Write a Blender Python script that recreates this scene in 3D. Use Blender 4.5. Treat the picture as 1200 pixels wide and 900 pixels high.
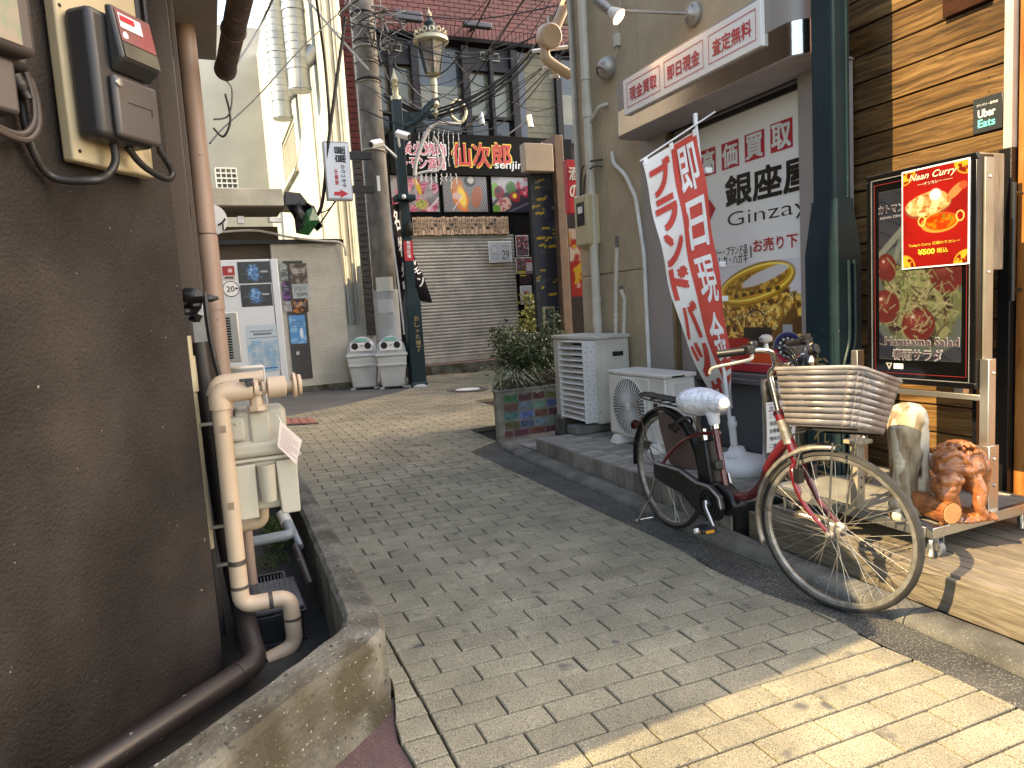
import bpy, bmesh, math, random
import numpy as np
from mathutils import Vector as V, Matrix, noise as mnoise

random.seed(7)
rng = np.random.default_rng(7)
S = bpy.context.scene
for o in list(bpy.data.objects): bpy.data.objects.remove(o)
COL = S.collection

# ------------------------------------------------------------------ camera
F_PX = 810.0
CAM = V((0, 0, 1.3))
R = Matrix(((0.9142841321603871, -0.09845945717694671, 0.3929252613056949),
            (-0.40035989590149584, -0.072097283202233, 0.9135173427519591),
            (-0.061615577847416586, -0.992525927644854, -0.10533662002955543)))
cam_d = bpy.data.cameras.new('camera'); cam = bpy.data.objects.new('camera', cam_d); COL.objects.link(cam)
cam_d.sensor_width = 36; cam_d.lens = F_PX / 1200 * 36; cam_d.clip_end = 600; cam_d.clip_start = 0.05
rx_, up_, bk_ = R @ V((1, 0, 0)), R @ V((0, -1, 0)), R @ V((0, 0, -1))
cam.matrix_world = Matrix(((rx_.x, up_.x, bk_.x, CAM.x), (rx_.y, up_.y, bk_.y, CAM.y), (rx_.z, up_.z, bk_.z, CAM.z), (0, 0, 0, 1)))
S.camera = cam
# ------------------------------------------------------------------ daylight
SUN_EL, SUN_AZ = math.radians(38), math.radians(85)      # azimuth the light travels towards, from +Y to +X
w = bpy.data.worlds.new('World'); S.world = w; w.use_nodes = True
nt = w.node_tree; sky = nt.nodes.new('ShaderNodeTexSky'); sky.sky_type = 'NISHITA'; sky.sun_disc = False
sky.sun_elevation = SUN_EL; sky.sun_rotation = math.radians(95); sky.dust_density = 2.0; sky.ozone_density = 0.6
bg = nt.nodes['Background']; bg.inputs[1].default_value = 0.15
nt.links.new(sky.outputs[0], bg.inputs[0])
sl = bpy.data.lights.new('sun', 'SUN'); sl.energy = 2.0; sl.angle = math.radians(0.5); sl.color = (1, 0.85, 0.58)
sun = bpy.data.objects.new('sun', sl); COL.objects.link(sun)
sd = V((math.sin(SUN_AZ) * math.cos(SUN_EL), math.cos(SUN_AZ) * math.cos(SUN_EL), -math.sin(SUN_EL)))
sun.rotation_euler = sd.to_track_quat('-Z', 'Y').to_euler(); sun.location = (-10, 0, 12)
S.view_settings.view_transform = 'Standard'; S.view_settings.look = 'None'; S.view_settings.gamma = 1
S.view_settings.exposure = 2.57
S.view_settings.use_white_balance = True; S.view_settings.white_balance_temperature = 8200; S.view_settings.white_balance_tint = 11
S.cycles.max_bounces = 8; S.cycles.diffuse_bounces = 5; S.cycles.use_denoising = True

# ------------------------------------------------------------------ measuring helpers: a sight line onto a real plane
def ray(px, py): return R @ V(((px - 600) / F_PX, (py - 450) / F_PX, 1))
def gz(x, y): return -0.022215 * x + 0.012909 * y            # the road falls slightly to the right
def hx(px, py, X): r = ray(px, py); return CAM + r * (X / r.x)
def hy(px, py, Y): r = ray(px, py); return CAM + r * (Y / r.y)
def hz(px, py, Z): r = ray(px, py); return CAM + r * ((Z - 1.3) / r.z)
def hp(px, py, p0, n): r = ray(px, py); return CAM + r * ((V(p0) - CAM).dot(V(n)) / r.dot(V(n)))
def hg(px, py):
    n = V((0.022215, -0.012909, 1)); return hp(px, py, V((0, 0, 0)), n)

# ------------------------------------------------------------------ materials
def lin(c):
    if isinstance(c, str):
        c = tuple(int(c[i:i + 2], 16) / 255 for i in (0, 2, 4))
    return tuple((x / 12.92 if x <= .04045 else ((x + .055) / 1.055) ** 2.4) for x in c)
MATS = {}
def M(name, c, c2=None, r=.6, m=0, sc=6, bump=.15, bs=120, stretch=(1, 1, 1), speck=None, rnd=0, coord='P', spec=.5, detail=6, lo=.35, hi=.65, bd=.01, em=0, alpha=None, coat=0, dirt=0, facing=None):
    """procedural material: two-colour noise, optional specks, per-object variation, fine bump (colours linear)"""
    if name in MATS: return MATS[name]
    c = tuple(c); c2 = tuple(c2) if c2 else tuple(x * .8 for x in c)
    mt = bpy.data.materials.new(name); mt.use_nodes = True; MATS[name] = mt
    n = mt.node_tree.nodes; L = mt.node_tree.links; b = n['Principled BSDF']
    b.inputs['Roughness'].default_value = r; b.inputs['Metallic'].default_value = m
    b.inputs['Specular IOR Level'].default_value = spec
    if coat: b.inputs['Coat Weight'].default_value = coat; b.inputs['Coat Roughness'].default_value = .12
    if coord == 'P': src = n.new('ShaderNodeNewGeometry').outputs['Position']
    else: src = n.new('ShaderNodeTexCoord').outputs['Object']
    mp = n.new('ShaderNodeMapping'); mp.inputs['Scale'].default_value = stretch; L.new(src, mp.inputs[0])
    vec = mp.outputs[0]
    if rnd:
        oi = n.new('ShaderNodeObjectInfo'); ad = n.new('ShaderNodeVectorMath'); ad.operation = 'MULTIPLY_ADD'
        cx = n.new('ShaderNodeCombineXYZ'); L.new(oi.outputs['Random'], cx.inputs[0]); L.new(oi.outputs['Random'], cx.inputs[1]); L.new(oi.outputs['Random'], cx.inputs[2])
        L.new(cx.outputs[0], ad.inputs[0]); ad.inputs[1].default_value = (37, 17, 53); L.new(vec, ad.inputs[2]); vec = ad.outputs[0]
    t = n.new('ShaderNodeTexNoise'); t.inputs['Scale'].default_value = sc; t.inputs['Detail'].default_value = detail; L.new(vec, t.inputs[0])
    rp = n.new('ShaderNodeValToRGB'); rp.color_ramp.elements[0].position = lo; rp.color_ramp.elements[1].position = hi
    rp.color_ramp.elements[0].color = (*c2, 1); rp.color_ramp.elements[1].color = (*c, 1)
    L.new(t.outputs[0], rp.inputs[0]); col = rp.outputs[0]
    def mix(fac, colr, mode='MIX', f=1.0):
        nonlocal col
        x = n.new('ShaderNodeMix'); x.data_type = 'RGBA'; x.blend_type = mode
        if fac is None: x.inputs[0].default_value = f
        else: L.new(fac, x.inputs[0])
        L.new(col, x.inputs[6])
        if isinstance(colr, tuple): x.inputs[7].default_value = (*colr, 1)
        else: L.new(colr, x.inputs[7])
        col = x.outputs[2]
    if speck:
        for (sc_, th, cc, w_) in (speck if isinstance(speck, list) else [speck]):
            t2 = n.new('ShaderNodeTexNoise'); t2.inputs['Scale'].default_value = sc_; t2.inputs['Detail'].default_value = 2; L.new(vec, t2.inputs[0])
            mr = n.new('ShaderNodeMapRange'); mr.inputs[1].default_value = th; mr.inputs[2].default_value = th + w_; L.new(t2.outputs[0], mr.inputs[0])
            mix(mr.outputs[0], tuple(cc))
    if dirt:
        t3 = n.new('ShaderNodeTexNoise'); t3.inputs['Scale'].default_value = 2.3; t3.inputs['Detail'].default_value = 9; t3.inputs['Roughness'].default_value = .65
        g = n.new('ShaderNodeNewGeometry').outputs['Position']; L.new(g, t3.inputs[0])
        r3 = n.new('ShaderNodeMapRange'); r3.inputs[1].default_value = .35; r3.inputs[2].default_value = .7; r3.inputs[3].default_value = 1 - dirt; r3.inputs[4].default_value = 1.06; L.new(t3.outputs[0], r3.inputs[0])
        cb = n.new('ShaderNodeCombineColor')
        for i in range(3): L.new(r3.outputs[0], cb.inputs[i])
        mix(None, cb.outputs[0], 'MULTIPLY')
    if rnd:
        mr = n.new('ShaderNodeMapRange'); mr.inputs[3].default_value = 1 - rnd; mr.inputs[4].default_value = 1 + rnd * .6; L.new(oi.outputs['Random'], mr.inputs[0])
        cb = n.new('ShaderNodeCombineColor')
        for i in range(3): L.new(mr.outputs[0], cb.inputs[i])
        mix(None, cb.outputs[0], 'MULTIPLY')
    L.new(col, b.inputs['Base Color'])
    if bump:
        t4 = n.new('ShaderNodeTexNoise'); t4.inputs['Scale'].default_value = bs; t4.inputs['Detail'].default_value = 3; L.new(vec, t4.inputs[0])
        bp = n.new('ShaderNodeBump'); bp.inputs['Strength'].default_value = bump; bp.inputs['Distance'].default_value = bd
        L.new(t4.outputs[0], bp.inputs['Height']); L.new(bp.outputs[0], b.inputs['Normal'])
    rr = n.new('ShaderNodeMapRange'); rr.inputs[3].default_value = max(.02, r - .08); rr.inputs[4].default_value = min(1, r + .1); L.new(t.outputs[0], rr.inputs[0]); L.new(rr.outputs[0], b.inputs['Roughness'])
    if em: b.inputs['Emission Color'].default_value = (*c, 1); b.inputs['Emission Strength'].default_value = em
    if alpha is not None: b.inputs['Alpha'].default_value = alpha
    return mt
def M_wood(name, dark, mid, light, stretch=(8, .7, 8), rough=.6, rnd=.25, knots=True, patina=None):
    if name in MATS: return MATS[name]
    mt = bpy.data.materials.new(name); mt.use_nodes = True; MATS[name] = mt
    n = mt.node_tree.nodes; L = mt.node_tree.links; b = n['Principled BSDF']; b.inputs['Roughness'].default_value = rough
    pos = n.new('ShaderNodeNewGeometry').outputs['Position']
    oi = n.new('ShaderNodeObjectInfo'); cx = n.new('ShaderNodeCombineXYZ'); L.new(oi.outputs['Random'], cx.inputs[0]); L.new(oi.outputs['Random'], cx.inputs[1]); L.new(oi.outputs['Random'], cx.inputs[2])
    ad = n.new('ShaderNodeVectorMath'); ad.operation = 'MULTIPLY_ADD'; L.new(cx.outputs[0], ad.inputs[0]); ad.inputs[1].default_value = (31, 23, 47); L.new(pos, ad.inputs[2])
    # warp so the grain bends round soft knots
    w1 = n.new('ShaderNodeTexNoise'); w1.inputs['Scale'].default_value = 2.6; w1.inputs['Detail'].default_value = 2; L.new(ad.outputs[0], w1.inputs[0])
    mm = n.new('ShaderNodeVectorMath'); mm.operation = 'MULTIPLY_ADD'; L.new(w1.outputs[1], mm.inputs[0]); mm.inputs[1].default_value = (.05, .05, .05); L.new(ad.outputs[0], mm.inputs[2])
    mp = n.new('ShaderNodeMapping'); mp.inputs['Scale'].default_value = stretch; L.new(mm.outputs[0], mp.inputs[0])
    g = n.new('ShaderNodeTexNoise'); g.inputs['Scale'].default_value = 5; g.inputs['Detail'].default_value = 9; g.inputs['Roughness'].default_value = .62; g.inputs['Distortion'].default_value = .6; L.new(mp.outputs[0], g.inputs[0])
    rp = n.new('ShaderNodeValToRGB'); e = rp.color_ramp.elements; e[0].position = .33; e[0].color = (*dark, 1); e[1].position = .68; e[1].color = (*light, 1)
    k = e.new(.5); k.color = (*mid, 1); L.new(g.outputs[0], rp.inputs[0]); col = rp.outputs[0]
    def mix(fac, c2, mode='MIX'):
        nonlocal col
        x = n.new('ShaderNodeMix'); x.data_type = 'RGBA'; x.blend_type = mode
        if fac is None: x.inputs[0].default_value = 1
        else: L.new(fac, x.inputs[0])
        L.new(col, x.inputs[6])
        if isinstance(c2, tuple): x.inputs[7].default_value = (*c2, 1)
        else: L.new(c2, x.inputs[7])
        col = x.outputs[2]
    if patina:
        c2, th, wd = patina
        p = n.new('ShaderNodeTexNoise'); p.inputs['Scale'].default_value = 1.5; p.inputs['Detail'].default_value = 5
        mp2 = n.new('ShaderNodeMapping'); mp2.inputs['Scale'].default_value = (1, .7, 1.6); L.new(ad.outputs[0], mp2.inputs[0]); L.new(mp2.outputs[0], p.inputs[0])
        mr = n.new('ShaderNodeMapRange'); mr.inputs[1].default_value = th; mr.inputs[2].default_value = th + wd; L.new(p.outputs[0], mr.inputs[0])
        x = n.new('ShaderNodeMix'); x.data_type = 'RGBA'; x.blend_type = 'MULTIPLY'; L.new(mr.outputs[0], x.inputs[0]); L.new(col, x.inputs[6]); x.inputs[7].default_value = (*c2, 1); col = x.outputs[2]
    mr = n.new('ShaderNodeMapRange'); mr.inputs[3].default_value = 1 - rnd; mr.inputs[4].default_value = 1 + rnd * .5; L.new(oi.outputs['Random'], mr.inputs[0])
    cb = n.new('ShaderNodeCombineColor')
    for i in range(3): L.new(mr.outputs[0], cb.inputs[i])
    mix(None, cb.outputs[0], 'MULTIPLY')
    L.new(col, b.inputs['Base Color'])
    bp = n.new('ShaderNodeBump'); bp.inputs['Strength'].default_value = .5; bp.inputs['Distance'].default_value = .004; L.new(g.outputs[0], bp.inputs['Height']); L.new(bp.outputs[0], b.inputs['Normal'])
    return mt
def M_attr(name, r=.4, spec=.5, bump=0, gain=1.0):
    """flat print: colours come from the printed pattern stored on the mesh"""
    if name in MATS: return MATS[name]
    mt = bpy.data.materials.new(name); mt.use_nodes = True; MATS[name] = mt
    n = mt.node_tree.nodes; L = mt.node_tree.links; b = n['Principled BSDF']
    a = n.new('ShaderNodeAttribute'); a.attribute_name = 'print'
    L.new(a.outputs[0], b.inputs['Base Color']); b.inputs['Roughness'].default_value = r; b.inputs['Specular IOR Level'].default_value = spec
    return mt
def M_glass(name, tint=(.8, .85, .85), rough=.03):
    if name in MATS: return MATS[name]
    mt = bpy.data.materials.new(name); mt.use_nodes = True; MATS[name] = mt
    n = mt.node_tree.nodes; L = mt.node_tree.links
    for q in list(n):
        if q.type != 'OUTPUT_MATERIAL': n.remove(q)
    g = n.new('ShaderNodeBsdfGlossy'); g.inputs['Roughness'].default_value = rough; t = n.new('ShaderNodeBsdfTransparent'); t.inputs[0].default_value = (*tint, 1)
    fr = n.new('ShaderNodeFresnel'); fr.inputs[0].default_value = 1.5
    mx = n.new('ShaderNodeMixShader'); L.new(fr.outputs[0], mx.inputs[0]); L.new(t.outputs[0], mx.inputs[1]); L.new(g.outputs[0], mx.inputs[2])
    L.new(mx.outputs[0], n['Material Output'].inputs[0]) if 'Material Output' in n else None
    return mt

# ------------------------------------------------------------------ mesh builder
class MB:
    def __init__(s): s.v = []; s.f = []; s.mi = []; s.m = 0
    def add(s, vs, fs):
        k = len(s.v); s.v += [V(p) for p in vs]; s.f += [tuple(i + k for i in f) for f in fs]; s.mi += [s.m] * len(fs); return s
    def box(s, c, d, rot=None):
        c = V(c); x, y, z = d[0] / 2, d[1] / 2, d[2] / 2
        vs = [V((i, j, k)) for k in (-z, z) for j in (-y, y) for i in (-x, x)]
        if rot is not None:
            rm = Matrix.Rotation(rot, 3, 'Z') if not isinstance(rot, Matrix) else rot
            vs = [rm @ p for p in vs]
        return s.add([c + p for p in vs], [(0, 2, 3, 1), (4, 5, 7, 6), (0, 1, 5, 4), (2, 6, 7, 3), (0, 4, 6, 2), (1, 3, 7, 5)])
    def bb(s, a, b):
        a, b = V(a), V(b); d = b - a
        return s.box((a + b) / 2, (abs(d.x), abs(d.y), abs(d.z)))
    def hexa(s, p): return s.add(p, [(3, 2, 1, 0), (4, 5, 6, 7), (0, 1, 5, 4), (1, 2, 6, 5), (2, 3, 7, 6), (3, 0, 4, 7)])
    def quad(s, *p): return s.add(p, [tuple(range(len(p)))])
    def prism(s, poly, vec):
        vec = V(vec); n = len(poly); p = [V(q) for q in poly]
        nrm = V((0, 0, 0))
        for i in range(n): nrm += p[i].cross(p[(i + 1) % n])
        if nrm.dot(vec) < 0: p.reverse()
        return s.add(p + [q + vec for q in p], [tuple(range(n - 1, -1, -1)), tuple(range(n, 2 * n))] + [(i, (i + 1) % n, n + (i + 1) % n, n + i) for i in range(n)])
    def tube(s, pts, r, n=8, closed=False, cap=True):
        pts = [V(p) for p in pts]; m = len(pts); rs = r if isinstance(r, (list, tuple)) else [r] * m
        T = []
        for i in range(m):
            a = pts[(i - 1) % m] if (i > 0 or closed) else pts[i]; b = pts[(i + 1) % m] if (i < m - 1 or closed) else pts[i]
            d = b - a; T.append(d.normalized() if d.length > 1e-9 else V((0, 0, 1)))
        ref = V((0, 0, 1)) if abs(T[0].z) < .9 else V((1, 0, 0)); N = T[0].cross(ref).normalized(); k = len(s.v); fs = []
        for i in range(m):
            N = (N - T[i] * N.dot(T[i])); N = N.normalized() if N.length > 1e-6 else T[i].orthogonal().normalized()
            B = T[i].cross(N)
            for j in range(n):
                a = 2 * math.pi * j / n; s.v.append(pts[i] + (N * math.cos(a) + B * math.sin(a)) * rs[i])
        for i in range(m if closed else m - 1):
            i2 = (i + 1) % m
            for j in range(n): fs.append((k + i * n + j, k + i * n + (j + 1) % n, k + i2 * n + (j + 1) % n, k + i2 * n + j))
        if cap and not closed: fs.append(tuple(k + j for j in range(n - 1, -1, -1))); fs.append(tuple(k + (m - 1) * n + j for j in range(n)))
        s.f += fs; s.mi += [s.m] * len(fs); return s
    def cyl(s, a, b, r, r2=None, n=16): return s.tube([a, b], [r, r if r2 is None else r2], n)
    def lathe(s, base, prof, n=20, up=(0, 0, 1)):
        base = V(base); up = V(up).normalized(); X = up.orthogonal().normalized(); Y = up.cross(X); k = len(s.v); m = len(prof); fs = []
        for (r, z) in prof:
            for j in range(n):
                a = 2 * math.pi * j / n; s.v.append(base + up * z + (X * math.cos(a) + Y * math.sin(a)) * max(r, 1e-4))
        for i in range(m - 1):
            for j in range(n): fs.append((k + i * n + j, k + i * n + (j + 1) % n, k + (i + 1) * n + (j + 1) % n, k + (i + 1) * n + j))
        fs.append(tuple(k + j for j in range(n - 1, -1, -1))); fs.append(tuple(k + (m - 1) * n + j for j in range(n)))
        s.f += fs; s.mi += [s.m] * len(fs); return s
    def ball(s, c, r, n=12, jit=0, seed=0):
        c = V(c); r = V((r, r, r)) if not hasattr(r, '__len__') else V(r); vs = []; fs = []; m = n // 2 + 1
        for i in range(m + 1):
            th = math.pi * i / m
            for j in range(n):
                a = 2 * math.pi * j / n; p = V((math.sin(th) * math.cos(a), math.sin(th) * math.sin(a), math.cos(th)))
                q = 1 + (jit * mnoise.noise(p * 2 + V((seed, seed, 0))) if jit else 0)
                vs.append(c + V((p.x * r.x, p.y * r.y, p.z * r.z)) * q)
        for i in range(m):
            for j in range(n): fs.append((i * n + j, (i + 1) * n + j, (i + 1) * n + (j + 1) % n, i * n + (j + 1) % n))
        return s.add(vs, fs)
    def ring(s, c, ax, rr, r, n=24, m=8, a0=0, a1=2 * math.pi):
        c = V(c); ax = V(ax).normalized(); X = ax.orthogonal().normalized(); Y = ax.cross(X); full = abs(a1 - a0 - 2 * math.pi) < 1e-6
        k = n if full else n + 1
        return s.tube([c + (X * math.cos(a0 + (a1 - a0) * i / n) + Y * math.sin(a0 + (a1 - a0) * i / n)) * rr for i in range(k)], r, m, closed=full)
    def mesh(s, name, mats, smooth=40, inv=None, origin=None):
        me = bpy.data.meshes.new(name); vs = s.v
        if inv is not None: vs = [inv @ p for p in vs]
        if origin is not None: vs = [p - origin for p in vs]
        me.from_pydata([tuple(p) for p in vs], [], s.f)
        for m_ in (mats if isinstance(mats, (list, tuple)) else [mats]): me.materials.append(m_)
        if len(me.materials) > 1: me.polygons.foreach_set('material_index', s.mi)
        if smooth:
            me.polygons.foreach_set('use_smooth', [True] * len(me.polygons)); me.set_sharp_from_angle(angle=math.radians(smooth))
        me.update(); return me

def tag(o, label=None, cat=None, group=None, kind=None):
    if label: o['label'] = label
    if cat: o['category'] = cat
    if group: o['group'] = group
    if kind: o['kind'] = kind
    return o
def thing(name, label, cat, loc, rz=0, group=None, kind=None):
    o = bpy.data.objects.new(name, None); COL.objects.link(o); o.location = V(loc); o.rotation_euler = (0, 0, rz); o.empty_display_size = .1
    o.matrix_world = Matrix.Translation(V(loc)) @ Matrix.Rotation(rz, 4, 'Z')
    return tag(o, label, cat, group, kind)
WM = {}
def world_m(o):
    m = o.matrix_basis.copy()
    return (world_m(o.parent) @ m) if o.parent else m
def part(name, mb, mats, parent, world=True, smooth=40, bevel=0, label=None, kind=None, seg=2):
    """one mesh object under its thing; vertices given in world metres (world) or the thing's own frame"""
    inv = world_m(parent).inverted() if world else None
    pts = [(inv @ p) if inv is not None else p for p in mb.v]
    mn = V((min(p.x for p in pts), min(p.y for p in pts), min(p.z for p in pts))); mx_ = V((max(p.x for p in pts), max(p.y for p in pts), max(p.z for p in pts)))
    org = V(((mn.x + mx_.x) / 2, (mn.y + mx_.y) / 2, mn.z))
    me = mb.mesh(name, mats, smooth, inv, org)
    o = bpy.data.objects.new(name, me); COL.objects.link(o); o.parent = parent; o.location = org
    if bevel:
        b = o.modifiers.new('bevel', 'BEVEL'); b.width = bevel; b.segments = seg; b.limit_method = 'ANGLE'; b.angle_limit = math.radians(35)
    if label: o['label'] = label
    if kind: o['kind'] = kind
    return o
def single(name, mb, mats, label=None, cat=None, group=None, kind=None, smooth=40, bevel=0, seg=2):
    mn = V((min(p.x for p in mb.v), min(p.y for p in mb.v), min(p.z for p in mb.v))); mx_ = V((max(p.x for p in mb.v), max(p.y for p in mb.v), max(p.z for p in mb.v)))
    org = V(((mn.x + mx_.x) / 2, (mn.y + mx_.y) / 2, mn.z)); me = mb.mesh(name, mats, smooth, None, org)
    o = bpy.data.objects.new(name, me); COL.objects.link(o); o.location = org
    if bevel:
        b = o.modifiers.new('bevel', 'BEVEL'); b.width = bevel; b.segments = seg; b.limit_method = 'ANGLE'; b.angle_limit = math.radians(35)
    return tag(o, label, cat, group, kind)
def copy_tree(o, parent=None):
    c = o.copy(); COL.objects.link(c); c.parent = parent
    for ch in list(o.children): copy_tree(ch, c)
    return c
def bez(p, n=8):
    """smooth curve through points (Catmull-Rom)"""
    p = [V(q) for q in p]; out = []
    for i in range(len(p) - 1):
        a, b, c, d = p[max(i - 1, 0)], p[i], p[i + 1], p[min(i + 2, len(p) - 1)]
        for k in range(n):
            t = k / n; out.append(.5 * ((2 * b) + (c - a) * t + (2 * a - 5 * b + 4 * c - d) * t * t + (3 * b - a - 3 * c + d) * t ** 3))
    return out + [p[-1]]
def elbow(pts, r, n=5):
    """pipe run with rounded corners of radius r"""
    pts = [V(p) for p in pts]; out = [pts[0]]
    for i in range(1, len(pts) - 1):
        a = (pts[i - 1] - pts[i]); b = (pts[i + 1] - pts[i]); k = min(r, a.length * .45, b.length * .45); A = pts[i] + a.normalized() * k; B = pts[i] + b.normalized() * k
        for j in range(n + 1):
            t = j / n; out.append((1 - t) ** 2 * A + 2 * t * (1 - t) * pts[i] + t * t * B)
    return out + [pts[-1]]

# ------------------------------------------------------------------ lettering as real shapes
def glyph_mesh(s, bold=0, shear=0, res=3):
    cu = bpy.data.curves.new('t', 'FONT'); cu.body = s; cu.size = 1; cu.offset = bold; cu.shear = shear; cu.resolution_u = res; cu.fill_mode = 'FRONT'
    o = bpy.data.objects.new('t', cu); COL.objects.link(o); dg = bpy.context.evaluated_depsgraph_get()
    me = bpy.data.meshes.new_from_object(o.evaluated_get(dg)); bpy.data.objects.remove(o); 
    vs = [v.co.copy() for v in me.vertices]; fs = [tuple(p.vertices) for p in me.polygons]; bpy.data.meshes.remove(me)
    return vs, fs
_gc = {}
def text(s, fmap, w, h, mat, parent, bold=0, shear=0, name='lettering', fit=True, mb=None, res=3):
    """fills the w x h box with the words; fmap(u,v) turns box metres into world points"""
    hv = bold if bold > 0 and ord(s[0]) > 255 else 0; bold = 0 if hv else bold
    k = (s, bold, shear, res)
    if k not in _gc: _gc[k] = glyph_mesh(s, bold, shear, res)
    vs, fs = _gc[k]
    if not vs: return None
    x0 = min(v.x for v in vs); x1 = max(v.x for v in vs); y0 = min(v.y for v in vs); y1 = max(v.y for v in vs)
    sx, sy = w / max(x1 - x0, 1e-6), h / max(y1 - y0, 1e-6)
    if not fit: sx = sy = min(sx, sy)
    out = mb or MB(); A = fmap(0, 0); nn = (fmap(w, 0) - A).cross(fmap(0, h) - A).normalized(); q = hv * sx * .8
    for k, (dx, dy) in enumerate(((0, 0), (-q, q), (q, -q), (q, q), (-q, -q)) if hv else ((0, 0),)): out.add([fmap((v.x - x0) * sx + dx, (v.y - y0) * sy + dy) + nn * (.00025 * k) for v in vs], fs)
    if mb is not None: return None
    return part(name, out, mat, parent, smooth=0)
def flat(o, right, up): o = V(o); right = V(right).normalized(); up = V(up).normalized(); return lambda u, v: o + right * u + up * v

# ------------------------------------------------------------------ printed pictures (colour per mesh point)
def vnoise(nx, ny, sc, seed=0, asp=1.0, oct=3):
    r_ = np.random.default_rng(seed); out = np.zeros((ny, nx)); amp = 1; tot = 0
    for o in range(oct):
        gx, gy = max(2, int(sc * asp * 2 ** o) + 2), max(2, int(sc * 2 ** o) + 2); g = r_.random((gy, gx))
        x = np.linspace(0, gx - 1.001, nx); y = np.linspace(0, gy - 1.001, ny); xi = x.astype(int); yi = y.astype(int); fx = x - xi; fy = y - yi
        fx = fx * fx * (3 - 2 * fx); fy = (fy * fy * (3 - 2 * fy))[:, None]
        a = g[yi][:, xi]; b = g[yi][:, xi + 1]; c = g[yi + 1][:, xi]; d = g[yi + 1][:, xi + 1]
        out += amp * ((a * (1 - fx) + b * fx) * (1 - fy) + (c * (1 - fx) + d * fx) * fy); tot += amp; amp *= .5
    return out / tot
class Pic:
    def __init__(s, w, h, px, bg):
        s.w, s.h = w, h; s.nx, s.ny = max(3, int(w * px)), max(3, int(h * px)); s.U, s.Vv = np.meshgrid(np.linspace(0, w / h, s.nx), np.linspace(0, 1, s.ny)); s.a = w / h
        s.img = np.ones((s.ny, s.nx, 3)) * np.array(s.c(bg))
    def c(s, c): return tuple(int(c[i:i + 2], 16) / 255 for i in (0, 2, 4)) if isinstance(c, str) else c
    def mix(s, mask, col): col = np.array(s.c(col)); s.img += mask[..., None] * (col - s.img); return s
    def noise(s, sc, c, lo=.45, hi=.6, seed=0, al=1.0, region=None):
        m = np.clip((vnoise(s.nx, s.ny, sc, seed, s.a) - lo) / (hi - lo), 0, 1) * al
        return s.mix(m if region is None else m * region, c)
    def em(s, cx, cy, rx, ry, ang=0, soft=.15, wob=0, seed=0):
        x, y = s.U - cx, s.Vv - cy; ca, sa = math.cos(ang), math.sin(ang); d = np.sqrt(((x * ca + y * sa) / rx) ** 2 + ((-x * sa + y * ca) / ry) ** 2)
        if wob: d = d + wob * (vnoise(s.nx, s.ny, 9, seed, s.a) - .5)
        return np.clip((1 - d) / soft + .5, 0, 1)
    def ell(s, cx, cy, rx, ry, c, ang=0, soft=.15, al=1, wob=0, seed=0): return s.mix(s.em(cx, cy, rx, ry, ang, soft, wob, seed) * al, c)
    def rect(s, x0, y0, x1, y1, c, al=1): return s.mix(((s.U >= x0) & (s.U <= x1) & (s.Vv >= y0) & (s.Vv <= y1)).astype(float) * al, c)
    def line(s, x0, y0, x1, y1, wd, c, al=1):
        d = np.array([x1 - x0, y1 - y0]); L2 = max((d ** 2).sum(), 1e-9); t = np.clip(((s.U - x0) * d[0] + (s.Vv - y0) * d[1]) / L2, 0, 1)
        q = np.hypot(s.U - x0 - t * d[0], s.Vv - y0 - t * d[1]); return s.mix(np.clip((wd - q) / (wd * .4) + .5, 0, 1) * al, c)
    def ringe(s, cx, cy, rx, ry, wd, c, ang=0): 
        return s.mix(np.clip(s.em(cx, cy, rx, ry, ang, .06) - s.em(cx, cy, rx - wd, ry - wd, ang, .06), 0, 1), c)
    def build(s, name, fmap, parent, mat=None, rough=.35, gain=.85, top=None):
        n, m = s.nx, s.ny; xs = np.linspace(0, s.w, n); ys = np.linspace(0, s.h, m)
        o0, ox, oy = fmap(0, 0), fmap(s.w, 0), fmap(0, s.h); curved = (fmap(s.w, s.h) - ox - oy + o0).length > 1e-5
        if not curved: P = np.array(o0)[None, None] + np.array(ox - o0)[None, None] * (xs / s.w)[None, :, None] + np.array(oy - o0)[None, None] * (ys / s.h)[:, None, None]
        else: P = np.array([[tuple(fmap(x, y)) for x in xs] for y in ys])
        inv = np.array(world_m(parent).inverted()) if parent else np.eye(4); P = P.reshape(-1, 3) @ inv[:3, :3].T + inv[:3, 3]; org = P.mean(0); P = P - org
        i = np.arange(n * m).reshape(m, n); q = np.stack([i[:-1, :-1], i[:-1, 1:], i[1:, 1:], i[1:, :-1]], -1).reshape(-1, 4)
        me = bpy.data.meshes.new(name); me.vertices.add(n * m); me.vertices.foreach_set('co', P.ravel()); me.loops.add(q.size); me.loops.foreach_set('vertex_index', q.ravel())
        me.polygons.add(len(q)); me.polygons.foreach_set('loop_start', np.arange(0, q.size, 4)); me.polygons.foreach_set('loop_total', np.full(len(q), 4)); me.update(calc_edges=True)
        at = me.color_attributes.new('print', 'FLOAT_COLOR', 'POINT'); im = np.clip(s.img, 0, 1); l_ = np.where(im <= .04045, im / 12.92, ((im + .055) / 1.055) ** 2.4) * gain
        at.data.foreach_set('color', np.concatenate([l_, np.ones((m, n, 1))], -1).ravel()); me.materials.append(mat or M_attr('printed_film_%d' % int(rough * 100), rough))
        o = bpy.data.objects.new(name, me); COL.objects.link(o); o.parent = parent; o.location = V(org)
        return o

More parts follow.
